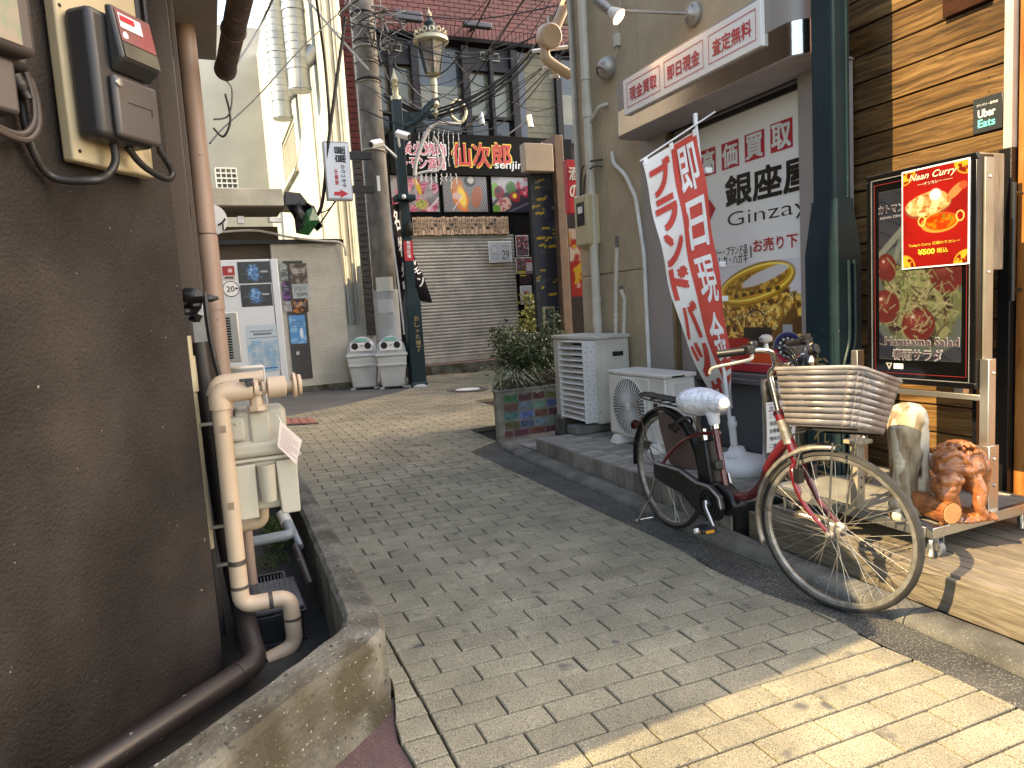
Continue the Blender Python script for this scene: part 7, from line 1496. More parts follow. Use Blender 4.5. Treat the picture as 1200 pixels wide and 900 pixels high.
mb = MB(); mb.tube(bez([hy(255, 272, HY - .1), hy(300, 270, HY - .1), hy(340, 278, HY - .1), hy(375, 282, HY - .1), hy(400, 285, HY - .1), hy(406, 300, HY - .1)]), .02, 8); part('eave_cable', mb, m_pipew, hut)
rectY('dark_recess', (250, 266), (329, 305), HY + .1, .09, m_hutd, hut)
d = thing('poster_door', 'black door panel half covered with flyers in the hut wall', 'door', (hy(350, 440, HY - .02).x, HY, gb + .1))
rectY('door_leaf', (331, 306), (367, 443), HY - .02, .018, M('blackboard', (.04, .038, .036), (.05, .047, .044), r=.6, bump=0), d, .004)
mb = MB(); c = hy(349, 414, HY - .03); mb.box(c, (.05, .02, .06)); part('door_lock', mb, m_zinc, d, bevel=.005)
fl = [((328, 309, 338, 329), (.35, .38, .37), (.7, .72, .7), 'grey misty flyer at the top left of the black door'), ((339, 309, 361, 332), (.3, .25, .22), (.62, .56, .5), 'brown picture flyer at the top right of the black door'), ((330, 331, 341, 352), (.15, .10, .2), (.5, .3, .6), 'purple flyer below the grey one on the black door'), ((342, 333, 363, 349), (.68, .70, .70), (.6, .62, .62), 'pale flyer reading 520 yen on the black door'), ((332, 353, 342, 365), (.55, .52, .52), (.7, .7, .7), 'small pale flyer at the left edge of the black door'), ((342, 352, 362, 366), (.20, .10, .05), (.85, .5, .12), 'orange glowing night flyer on the black door'), ((338, 370, 360, 402), (.30, .56, .76), (.55, .74, .86), 'sky blue flyer with a white bottle at the door centre')]
for i, ((x0, y0, x1, y1), c0, c1, lab) in enumerate(fl):
    a, b = hy(x0, y0, HY - .03), hy(x1, y1, HY - .03); w_, h_ = b.x - a.x, a.z - b.z; p = thing('flyer', lab, 'flyer', (a.x, HY - .03, b.z), group='flyers on the black hut door'); P = Pic(w_, h_, 90, c0); P.noise(5, c1, .5, .62, 30 + i, .8)
    for k in range(3): P.rect(.1 * P.a, .75 - k * .1, .85 * P.a, .79 - k * .1, (.85, .85, .85) if sum(c0) < 1.4 else (.3, .35, .4), .55)
    if i == 6: P.ell(.72 * P.a, .36, .1 * P.a, .2, (.85, .9, .92))
    P.build('flyer_sheet', flat((a.x, HY - .024 - .002 * (i % 3), b.z), (1, 0, 0), (0, 0, 1)), p, rough=.45)
    if i == 3: text('520円', flat((a.x + w_ * .25, HY - .031, b.z + h_ * .12), (1, 0, 0), (0, 0, 1)), w_ * .6, h_ * .3, m_blk_p, p)
t = thing('flat_canopy', 'flat cream edged canopy slab with shade-coloured underside above the vending machine', 'canopy', (.9, HY - .3, 3.4))
A, B = hy(245, 220, HY - .5), hy(333, 241, HY - .5); mb = MB(); mb.bb((A.x - .5, HY - .5, B.z), (B.x, HY + .6, A.z)); part('fascia_slab', mb, M('aged_cream', (.55, .52, .42), (.46, .43, .34), r=.8, sc=3, dirt=.3), t, bevel=.01)
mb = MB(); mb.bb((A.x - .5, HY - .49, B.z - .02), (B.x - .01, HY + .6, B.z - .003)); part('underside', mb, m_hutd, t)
mb = MB(); mb.box(hy(322, 258, HY - .35), (.22, .1, .08), .4); mb.box(hy(282, 258, HY - .3), (.1, .1, .12)); part('canopy_lamp', mb, m_paper, t, bevel=.01)
t = thing('folded_awning', 'crumpled black and dark green folded awning at the end of the flat canopy', 'awning', hy(355, 275, HY - .4)); A = hy(334, 226, HY - .4); B = hy(376, 275, HY - .4)
mb = MB(); q = [hy(*p, HY - .4) for p in ((334, 224), (352, 226), (360, 236), (360, 241), (334, 240))]; mb.prism(q, (0, .8, 0)); part('hood', mb, M('charcoal', (.05, .052, .055), r=.5), t, bevel=.01)
rr = random.Random(9); mb = MB(); m_grn = M('green_fabric', (.01, .11, .03), (.005, .03, .012), r=.4, sc=6, bump=0)
pp = [[hy(336 + 30 * u + rr.uniform(-2, 2) + v * 12, 242 + v * 30 + rr.uniform(-3, 3) - u * 4, HY - .4 + rr.uniform(-.25, .25)) for u in np.linspace(0, 1, 7)] for v in np.linspace(0, 1, 6)]
for i in range(5):
    for j in range(6): mb.quad(pp[i][j], pp[i][j + 1], pp[i + 1][j + 1], pp[i + 1][j])
part('black_folds', mb, m_cab, t, smooth=180)
mb = MB(); q = [hy(*p, HY - .55) for p in ((352, 262), (360, 246), (367, 243), (375, 258), (362, 276), (350, 274))]; c = sum(q, V()) / 6 + V((0, -.15, 0))
for i in range(6): mb.quad(q[i], q[(i + 1) % 6], c)
part('green_flap', mb, m_grn, t, smooth=0)
t = thing('round_sign', 'edge of a round white shop sign showing beside the pink downpipe', 'sign', hy(252, 262, 9)); mb = MB(); mb.lathe(hy(247, 258, 9) , [(.18, 0), (.18, .06), (.001, .07)], 32, (0, -1, 0)); part('disc', mb, m_paper, t); text('イ', flat(hy(256, 270, 8.9), (1, 0, 0), (0, 0, 1)), .09, .14, m_blk_p, t, bold=.04)
# recycling bins
m_binb = M('bin_grey_white', (.52, .53, .52), (.45, .46, .45), r=.4, sc=4, bump=.05, dirt=.15); m_bind = M('bin_clear_dome', (.50, .53, .54), (.35, .39, .41), r=.12, sc=7, bump=.1)
def make_bin(x, y, rz, lab):
    z0 = gz(x, y); t = thing('recycling_bin', lab, 'bin', (x, y, z0), rz, group='white recycling bins by the utility pole')
    mb = MB(); w0, w1, d0, d1, h_ = .20, .265, .22, .27, .56
    mb.hexa([(-w0, -d0, .02), (w0, -d0, .02), (w0, d0, .02), (-w0, d0, .02), (-w1, -d1, h_), (w1, -d1, h_), (w1, d1, h_), (-w1, d1, h_)]); part('body', mb, m_binb, t, world=False, bevel=.03, seg=3)
    mb = MB(); mb.bb((-w1 - .012, -d1 - .012, h_ - .0), (w1 + .012, d1 + .012, h_ + .05)); part('rim', mb, m_binb, t, world=False, bevel=.012)
    mb = MB(); mb.bb((-w0 - .05, -d0 - .058, h_ - .17), (w0 + .05, -d0 - .025, h_ - .12)); part('hand_rib', mb, m_binb, t, world=False, bevel=.01)
    for sx_ in (-1, 1):
        mb = MB(); mb.bb((sx_ * w0 - .04, -d0 - .005, 0), (sx_ * w0 + .04, -d0 + .06, .025)); part('foot', mb, m_binb, t, world=False)
    n = 14; mb = MB(); pr = [(math.cos(a) * .26, h_ + .05 + math.sin(a) * .30) for a in np.linspace(0, math.pi, n)]
    for yy in (-.22, .24): mb.v += [V((a, yy if b > h_ + .1 else yy, b)) for a, b in pr]
    for i in range(n - 1): mb.f.append((i, i + 1, n + i + 1, n + i))
    mb.f.append(tuple(range(n - 1, -1, -1))); mb.f.append(tuple(range(n, 2 * n))); mb.mi = [0] * len(mb.f); part('dome_lid', mb, m_bind, t, world=False, bevel=.02, seg=3)
    mb = MB(); mb.bb((-.19, -.245, h_ + .10), (.19, -.221, h_ + .245)); part('face_plate', mb, m_paper, t, world=False, bevel=.008)
    for sx_ in (-1, 1):
        mb = MB(); mb.lathe((sx_ * .11, -.246, h_ + .19), [(.058, 0), (.058, .002), (.001, .003)], 24, (0, -1, 0)); part('bottle_hole', mb, m_hole, t, world=False)
    mb = MB(); 
    for s_ in (-1, 1): mb.add([(-.03, -.2475, h_ + .19 - s_ * .025), (.03, -.2475, h_ + .19 + s_ * .025), (.035, -.2475, h_ + .19 + s_ * .02), (-.025, -.2475, h_ + .19 - s_ * .03)], [(0, 1, 2, 3)])
    part('cross_mark', mb, m_blk_p, t, world=False, smooth=0)
    mb = MB(); mb.bb((-.1, -.235, h_ + .27), (.1, -.2205, h_ + .32)); part('green_sticker', mb, M('mint_print', (.18, .5, .38), r=.4, bump=0), t, world=False)
    return t
b1 = hg(432, 456); b2 = hg(466, 455)
make_bin(b1.x, b1.y + .26, -.25, 'left of the two white recycling bins, against the hut corner'); make_bin(b2.x, b2.y + .26, -.25, 'right of the two white recycling bins, beside the far lamp post')

# ================================================================== UTILITY POLE AND SIGN BOX
m_pole = M('pole_concrete', (.22, .205, .175), (.11, .10, .088), r=.85, sc=5, bump=.4, bs=60, stretch=(1, 1, .5), dirt=.4); m_sleeve = M('pole_sleeve', (.36, .38, .39), (.32, .34, .35), r=.6, bump=.1)
ppx = hy(455, 400, 12.45); uz = gz(ppx.x, 12.45); UX, UY = (ppx.x + hy(427, 20, 12.45).x) / 2, 12.45
t = thing('utility_pole', 'stained round concrete utility pole wrapped with wires behind the recycling bins', 'utility pole', (UX, UY, uz))
mb = MB(); mb.tube([(UX, UY, uz), (UX, UY, 9)], [.215, .185], 24); part('pole_shaft', mb, m_pole, t)
z1s, z0s = hy(453, 340, UY).z, hy(456, 395, UY).z; mb = MB(); mb.cyl((UX, UY, uz + .01), (UX, UY, z1s), .225, n=24); part('grey_sleeve', mb, m_sleeve, t)
def pole_quad(px0, py0, px1, py1, mat, nm, off=.006):
    a, b = hy(px0, py0, UY - .2), hy(px1, py1, UY - .2); mb = MB(); n = 6
    for i in range(n):
        x0, x1 = a.x + (b.x - a.x) * i / n, a.x + (b.x - a.x) * (i + 1) / n; f = lambda x: UY - math.sqrt(max(.0004, (.228 + off) ** 2 - (x - UX) ** 2)); mb.quad((x0, f(x0), b.z), (x1, f(x1), b.z), (x1, f(x1), a.z), (x0, f(x0), a.z))
    return part(nm, mb, mat, t, smooth=180)
pole_quad(441, 325, 461, 341, M('pole_notice', (.55, .57, .52), (.5, .52, .47), bump=0), 'paper_sheet'); pole_quad(443, 351, 462, 366, M('pole_notice2', (.5, .52, .54), (.45, .47, .5), bump=0), 'paper_sheet'); pole_quad(441, 206, 446, 224, m_paper, 'number_plate', -.02)
for k, z_ in enumerate(hy(430, py, UY).z for py in (18, 30, 33, 50, 58, 75, 95, 98, 178)):
    mb = MB(); mb.ring((UX, UY, z_), (.03 * (k % 3), .02, 1), .205, .012 if k % 2 else .02, 24, 6); part('wire_band', mb, m_galv if k % 3 else m_cab, t)
t = thing('yakitori_sign', 'upright white light box sign with black lettering and a red arrow, on the pole', 'sign', hy(395, 234, 12.0))
a_, b_ = hy(378, 166, 12.0), hy(412, 235, 12.0); sx0, sx1, sz0, sz1 = hy(381, 200, 12).x, hy(411.5, 200, 12).x, (hy(382, 236, 12).z + hy(414, 233, 12).z) / 2, (hy(377, 165, 12).z + hy(408, 166, 12).z) / 2
mb = MB(); mb.bb((sx0, 12.0, sz0), (sx1, 12.14, sz1)); part('frame', mb, M('sign_frame_grey', (.35, .37, .38), r=.4, bump=0), t, bevel=.01)
mb = MB(); mb.bb((sx0 + .02, 11.992, sz0 + .03), (sx1 - .02, 11.9995, sz1 - .03)); part('face', mb, M('sign_face_blue_white', (.62, .67, .74), (.6, .65, .72), r=.35, bump=0), t)
for f in (.2, .78): mb = MB(); mb.bb((sx1 + .001, 12.03, sz0 + (sz1 - sz0) * f - .06), (UX - .15, 12.12, sz0 + (sz1 - sz0) * f + .06)); part('bracket', mb, m_cab, t)
w_, h_ = sx1 - sx0, sz1 - sz0; rot = lambda ox, oz: (lambda u, v: V((ox + v, 11.988, oz - u)))       # lettering turned a quarter clockwise
text('やきとりの', lambda u, v: V((sx0 + w_ * .60 + v, 11.988, sz0 + h_ * .22 + u)), h_ * .38, w_ * .16, m_blk_p, t, bold=.02)
text('扇屋', lambda u, v: V((sx0 + w_ * .82 - v, 11.988, sz0 + h_ * .64 + u)), h_ * .27, w_ * .42, m_blk_p, t, bold=.04)
text('営業中', lambda u, v: V((sx0 + w_ * .48 - v, 11.988, sz0 + h_ * .26 + u)), h_ * .26, w_ * .14, m_red_p, t, bold=.02)
mb = MB(); cx, cz_ = sx0 + w_ * .5, sz0 + h_ * .11; mb.add([(cx - .1, 11.988, cz_ - .03), (cx, 11.988, cz_ - .03), (cx, 11.988, cz_ - .07), (cx + .14, 11.988, cz_), (cx, 11.988, cz_ + .07), (cx, 11.988, cz_ + .03), (cx - .1, 11.988, cz_ + .03)], [tuple(range(7))]); part('red_arrow', mb, m_red_p, t, smooth=0)

# ================================================================== WHITE BUILDING WITH DUCTS
m_wb = M('white_render', (.54, .525, .45), (.48, .465, .395), r=.9, sc=1.5, bump=.3, bs=30, dirt=.1)
BX, BY0 = hy(413, 150, 13.2).x, 13.2
wb = thing('white_building', 'tall sunlit cream white building behind the hut with ducts and a window', 'building', (BX + .5, BY0 + 5, 0))
ws0, ws1, wz0, wz1 = hx(348, 180, BX), hx(331, 180, BX), hx(340, 213, BX).z, hx(338, 148, BX).z
wy0, wy1 = ws0.y, ws1.y
mb = MB(); mb.bb((BX, BY0, -.2), (BX + .3, wy0, 12)); mb.bb((BX, wy1, -.2), (BX + .3, 30, 12)); mb.bb((BX, wy0, -.2), (BX + .3, wy1, wz0)); mb.bb((BX, wy0, wz1), (BX + .3, wy1, 12)); mb.bb((BX + .31, BY0 + .01, -.2), (hy(441, 60, BY0).x, 30, 12)); part('wall', mb, m_wb, wb)
f = thing('x', None, None, (0, 0, 0)); bpy.data.objects.remove(f)
mb = MB(); mb.bb((BX + .05, wy0 + .0, wz0), (BX + .12, wy0 + .1, wz1)); mb.bb((BX + .05, wy1 - .1, wz0), (BX + .12, wy1, wz1)); mb.bb((BX + .05, wy0 + .101, wz0), (BX + .12, wy1 - .101, wz0 + .1)); mb.bb((BX + .05, wy0 + .101, wz1 - .1), (BX + .12, wy1 - .101, wz1)); wf = part('window_frame', mb, m_pipew, wb)
mb = MB(); mb.bb((BX + .07, wy0 + .1, wz0 + .1), (BX + .08, wy1 - .1, wz1 - .1)); part('window_pane', mb, M('pale_window', (.35, .34, .27), (.3, .29, .23), r=.15, bump=0, sc=1), wf)
mb = MB(); mb.bb((BX - .12, wy0 - .1, wz0 - .12), (BX - .001, wy1 + .1, wz0 - .02)); part('window_sill', mb, m_wb, wb)
# end wall toward the camera: panels and pipes
m_gp = M('pale_grey_panel', (.42, .43, .42), (.36, .37, .36), r=.7, sc=3, bump=.15, dirt=.2)
A, B = hy(414, 60, BY0), hy(441, 60, BY0)
mb = MB(); mb.bb((BX, BY0 - .05, .6), (B.x, BY0 - .001, 9)); part('end_panel', mb, m_gp, wb)
for i, (px, r_) in enumerate(((392, .035), (399, .05), (405, .03), (372, .03))):
    yy = hx(px, 200, BX - .06).y; mb = MB(); mb.cyl((BX - .06, yy, 1.2), (BX - .06, yy, 10), r_, n=10)
    single('wall_pipe', mb, m_gp, ['slim grey pipe on the white building, nearest the hanging sign', 'thicker grey pipe on the white building corner', 'thin outermost pipe at the white building corner', 'thin pipe left of the hanging sign on the white building'][i], 'pipe')
t = thing('red_tile_column', 'narrow strip of dark red glazed tiles between white building and utility pole', 'column', hy(416, 330, 13.1)); xa, xb = hy(410, 150, 13.1).x, hy(421, 150, 13.1).x
mb = MB(); mb.bb((xa, 13.09, 1.0), (xb, 13.13, 8)); part('column_core', mb, M('dark_joint', (.05, .035, .03)), t); mb = MB()
zz = 1.0; mbl = MB(); m_rt = M('red_glazed_tile', (.10, .022, .02), (.07, .015, .014), spec=.2, r=.5, sc=8, bump=.1)
while zz < 8: (mb if zz > 4.3 else mbl).bb((xa - .01, 13.07, zz + .008), (xb - .02, 13.089, zz + .10)); zz += .11
part('tiles', mb, m_rt, t, kind='stuff'); part('lower_tiles', mbl, M('grey_dark_tile', (.05, .046, .046), (.035, .032, .032), r=.5, spec=.3), t, kind='stuff')
# spiral ducts
m_duct = M('galvanised_duct', (.36, .385, .40), (.27, .30, .32), r=.45, m=.55, sc=3, bump=.05)
def duct(name_lab, px_b, py_b, px_t, r_, Yd, rz_seed):
    b = hx(px_b, py_b, BX - r_ - .15); t = thing('exhaust_duct', name_lab, 'duct', b, group='galvanised exhaust ducts on the white building'); tp_ = V((b.x, b.y, 11)); mb = MB(); mb.cyl(b, tp_, r_, n=28); part('duct_tube', mb, m_duct, t)
    mb = MB(); z_ = b.z + .5
    while z_ < 10.5: mb.ring((b.x, b.y, z_), (0, 0, 1), r_ + .002, .007, 28, 4); z_ += .17
    part('duct_seams', mb, m_duct, t, kind='stuff')
    for z_ in (b.z + .02, b.z + .45, b.z + 1.7): mb = MB(); mb.cyl((b.x, b.y, z_), (b.x, b.y, z_ + .07), r_ + .015, n=28); part('duct_collar', mb, m_duct, t)
    mb = MB(); mb.cyl((b.x + .02, b.y, b.z + .55), (BX, b.y - .0, b.z + .9), r_ * .8, n=20); part('branch', mb, m_duct, t)
duct('nearer and thicker galvanised exhaust duct on the white building', 352, 107, 345, .24, 0, 1); duct('farther and thinner galvanised exhaust duct, reaching lower down', 332, 140, 318, .25, 0, 2)
# grey building far left
t = thing('grey_building', 'plain grey concrete building glimpsed between eave and white building', 'building', (-1, 27, 0)); mb = MB(); mb.bb((-8, 30.01, -.2), (BX + 1, 34, 13)); part('wall', mb, M('grey_concrete_wall', (.34, .34, .31), (.28, .28, .26), r=.9, sc=.8, bump=.2), t)
A, B = hy(252, 197, 26), hy(279, 221, 26); t = thing('air_conditioner', 'distant air conditioner behind a white cage grid above the canopy', 'air conditioner', (A.x, 26, B.z)); mb = MB(); mb.bb((A.x, 26.05, B.z - .2), (B.x, 26.8, A.z)); part('casing', mb, M('dark_unit', (.10, .11, .11)), t)
mb = MB()
for k in range(5): x_ = A.x + (B.x - A.x) * k / 4; mb.bb((x_ - .02, 26.0, B.z - .2), (x_ + .02, 26.04, A.z))
for k in range(5): z_ = B.z + (A.z - B.z) * k / 4; mb.bb((A.x, 25.95, z_ - .02), (B.x, 25.99, z_ + .02))
part('cage_grid', mb, m_paper, t)

# ================================================================== GRILL RESTAURANT (straight ahead, shuttered)
FY = 14.0
rest = thing('grill_restaurant', 'two storey shuttered grill restaurant with a red brick band above dark windows', 'building', (5.8, FY + .5, .1))
def fy_(px, py, Y=FY): return hy(px, py, Y)
m_dkf = M('dark_blue_timber', (.018, .017, .021), (.013, .012, .016), spec=.2, r=.5, sc=4, bump=.05); m_blkf = M('black_fascia', (.003, .003, .003), (.004, .004, .004), spec=.1, r=.5, bump=0)
mb = MB(); mb.bb((3.3, FY + .35, -.2), (10, FY + 4, 9.5)); part('core_wall', mb, m_dkf, rest)
# brick band
zb_lo = 7.0; m_bk = M('red_brick', (.17, .048, .042), (.12, .034, .03), r=.6, sc=7, bump=.3, bs=50, dirt=.2); m_mt = M('brick_mortar', (.10, .06, .055), r=.9)
mb = MB(); mb.bb((3.3, FY + .06, zb_lo + .01), (9.5, FY + .34, 9.5)); part('brick_backing', mb, m_mt, rest)
mb = MB(); rr = random.Random(1); z_ = zb_lo; row = 0
while z_ < 9.4:
    if row == 0 or row == 0: 
        x = 3.4
        while x < 9.2: mb.bb((x + .006, FY + .02, z_), (x + .085, FY + .059, z_ + .20)); x += .092
        z_ += .212
    else:
        x = 3.4 + (.11 if row % 2 else 0)
        while x < 9.2: d_ = rr.uniform(-.004, .004); mb.bb((x + .006, FY + .03 + d_, z_ + .006), (x + .214, FY + .059, z_ + .082)); x += .22
        z_ += .088
    row += 1
part('bricks', mb, m_bk, rest, smooth=0, kind='stuff')
mb = MB(); mb.bb((3.4, FY - .0, zb_lo - .09), (9.2, FY + .05, zb_lo - .01)); part('soffit_board', mb, m_blkf, rest)
# upper windows: openings by picture columns
m_win = M('window_curtain', (.19, .18, .125), (.14, .135, .095), r=.12, sc=1.3, bump=0, stretch=(1, 1, 3)); m_wlow = M('window_low_pane', (.015, .016, .02), (.011, .012, .015), r=.08, bump=0); m_stone = M('pale_tile_wall', (.17, .155, .11), (.13, .12, .085), r=.8, sc=10, bump=.3, bs=30)
zs, zt_w = fy_(560, 160).z, 6.85
def col(px, py=110): return fy_(px, py).x
def post(px, w_): x = col(px); mb = MB(); mb.bb((x - w_ / 2, FY + .05, zs), (x + w_ / 2, FY + .22, zt_w)); part('window_post', mb, m_dkf, rest, bevel=.006)
for px, w_ in ((443, .1), (461, .08), (490, .16), (549, .16), (579, .08), (606, .16), (657, .14)): post(px, w_)
bays = [(444, 461), (461, 490), (549, 579), (579, 606)]
wz = [fy_(560, 137).z, fy_(560, 80).z]
for a, b in bays:
    xa, xb = col(a), col(b); mb = MB(); mb.bb((xa, FY + .2, zs), (xb, FY + .23, wz[0])); part('lower_pane', mb, m_wlow, rest)
    for q_, h_ in ((wz[0], .06), (wz[1], .1)): mb = MB(); mb.bb((xa + .03, FY + .12, q_), (xb - .03, FY + .20, q_ + h_)); part('window_rail', mb, m_dkf, rest)
    mb = MB(); mb.bb((xa, FY + .24, wz[0]), (xb, FY + .26, wz[1])); part('window_pane', mb, m_win, rest)
    mb = MB(); mb.bb((xa + .02, FY + .15, wz[1] + .1), (xb - .02, FY + .2, zt_w)); part('spandrel', mb, m_dkf, rest)
for a, b in ((490, 549), (657, 690)):
    xa, xb = col(a), col(b); mb = MB(); mb.bb((xa, FY + .2, zs), (xb, FY + .23, wz[0])); part('lower_pane', mb, m_wlow, rest); mb = MB(); mb.bb((xa, FY + .24, wz[0]), (xb, FY + .26, wz[0] + (zt_w - wz[0]) * .45)); part('window_pane', mb, m_win, rest); mb = MB(); mb.bb((xa, FY + .25, wz[0] + (zt_w - wz[0]) * .45), (xb, FY + .27, zt_w)); part('window_pane', mb, M('grey_glass', (.055, .065, .07), (.04, .048, .05), r=.1, bump=0), rest)
xa, xb = col(606), col(657); mb = MB(); mb.bb((xa, FY + .16, zs), (xb, FY + .2, zt_w)); part('tiled_bay', mb, m_stone, rest)
k = 0; zz = zs
while zz < zt_w: mb = MB(); mb.bb((xa + .25, FY + .15, zz), (xb - .05, FY + .1595, zz + .008)); part('bay_joint', mb, m_stone, rest); zz += .18
mb = MB(); mb.bb((xa + .03, FY + .15, zs), (xa + .27, FY + .158, zt_w)); part('blue_curtain', mb, M('blue_curtain', (.07, .09, .12), (.05, .065, .09), bump=0), rest)
for (x0, y0, x1, y1) in ((446, 49, 471, 60), (563, 60, 586, 72)):
    a, b = fy_(x0, y0, FY + .1), fy_(x1, y1, FY + .1); mb = MB(); mb.bb((a.x, FY + .12, b.z), (b.x, FY + .149, a.z)); vf = part('vent_frame', mb, M('vent_beige', (.30, .28, .22), bump=0), rest)
    mb = MB()
    for k in range(7): z_ = b.z + .03 + k * (a.z - b.z - .05) / 7; mb.bb((a.x + .02, FY + .11, z_), ((a.x + b.x) / 2 - .01, FY + .119, z_ + .012)); mb.bb(((a.x + b.x) / 2 + .01, FY + .11, z_), (b.x - .02, FY + .119, z_ + .012))
    part('vent_slats', mb, m_hole, vf)
# ground floor
zs_top, zs_bot = fy_(540, 275).z, (fy_(497, 428).z + fy_(612, 416).z) / 2
xl, xr = col(484, 350), fy_(606, 350).x
sh = thing('roller_shutter', 'closed beige corrugated roller shutter of the grill restaurant', 'shutter', ((xl + xr) / 2, FY - .02, zs_bot)); m_sh = M('shutter_beige', (.50, .455, .385), (.42, .38, .315), r=.45, sc=2, bump=.03, dirt=.35)
ns_ = 37; hs = (zs_top - zs_bot - .1) / ns_
for k in range(ns_):
    z_ = zs_bot + .1 + k * hs; mb = MB(); pr = [(0, .0), (-.012, .12), (-.02, .35), (-.016, .62), (-.004, .86), (.004, 1.0)]
    for (dy, f) in pr: mb.v += [V((xl, FY + .0 + dy, z_ + f * hs)), V((xr, FY + .0 + dy, z_ + f * hs))]
    for i in range(len(pr) - 1): mb.f.append((2 * i, 2 * i + 1, 2 * i + 3, 2 * i + 2)); mb.mi.append(0)
    part('slat', mb, m_sh, sh, smooth=60)
mb = MB(); mb.bb((xl, FY - .03, zs_bot), (xr, FY + .02, zs_bot + .098)); part('bottom_bar', mb, m_sh, sh, bevel=.006)
mb = MB(); mb.bb((xl - .12, FY - .06, zs_bot - .05), (xl - .005, FY + .1, zs_top)); part('black_side_panel', mb, m_blkf, rest); mb = MB(); mb.bb((xr + .005, FY - .03, zs_bot - .05), (fy_(634, 350).x, FY + .3, zs_top + .3)); part('black_side_panel', mb, m_blkf, rest)
mb = MB(); mb.bb((3.3, FY - .02, zs_top + .001), (fy_(634, 270).x, FY + .3, fy_(560, 247).z + .1)); part('lintel', mb, m_blkf, rest)
mb = MB(); gb = gz(5.3, 13.5); mb.bb((3.6, 13.62, -.2), (8, FY + .3, zs_bot - .02)); part('threshold', mb, m_conc, rest)
mb = MB(); mb.bb((3.62, 13.64, zs_bot - .018), (8, FY - .04, zs_bot - .006)); part('threshold_tile', mb, M('red_threshold', (.20, .12, .10), (.15, .09, .08)), rest)
# fascia sign
z0, z1 = fy_(560, 206).z, fy_(560, 160).z; x0, x1 = col(455, 180), col(668, 190)
sg = thing('restaurant_sign', 'black fascia sign with large red and yellow brush characters', 'sign', ((x0 + x1) / 2, FY - .1, z0))
mb = MB(); mb.bb((x0, FY - .12, z0 - .02), (x1, FY - .01, z1)); part('sign_panel', mb, m_blkf, sg, bevel=.006)
m_yy = M('sign_yellow', (.80, .58, .05), bump=0, r=.4); m_rr = M('sign_red', (.55, .03, .02), bump=0, r=.4); m_pk = M('sign_pink', (.62, .10, .16), bump=0, r=.4)
def ftext(s_, l, r_, top, mat, par, Y, bold=.02, grow=0, shear=0):
    A, B, T = hy(*l, Y), hy(*r_, Y), hy(l[0], top, Y); text(s_, flat((A.x - grow, Y, (A.z + B.z) / 2 - grow), (1, 0, 0), (0, 0, 1)), B.x - A.x + 2 * grow, T.z - A.z + 2 * grow, mat, par, bold=bold, shear=shear)
for i, (ch, xa, xb, yb) in enumerate((('仙', 531, 552, 194.5), ('次', 555, 575, 196), ('郎', 578, 599, 194))):
    ftext(ch, (xa, yb), (xb, yb), 168.5, m_yy, sg, FY - .124, .035, .02); ftext(ch, (xa, yb), (xb, yb), 168.5, m_rr, sg, FY - .129, .03)
ftext('senjiro', (580, 202), (620, 200), 190, m_wht, sg, FY - .134, .01, shear=.1)
for s_, yb, yt in (('炭火焼肉', 181, 167), ('レモン酒場', 197.5, 184)):
    ftext(s_, (471, yb), (522, yb), yt, m_wht, sg, FY - .124, .06, .015); ftext(s_, (471, yb), (522, yb), yt, m_pk, sg, FY - .129, .012)
mb = MB(); c = fy_(615, 185, FY - .125); mb.lathe(c, [(.1, 0), (.001, .001)], 20, (0, -1, 0)); part('red_seal', mb, m_pk, sg)
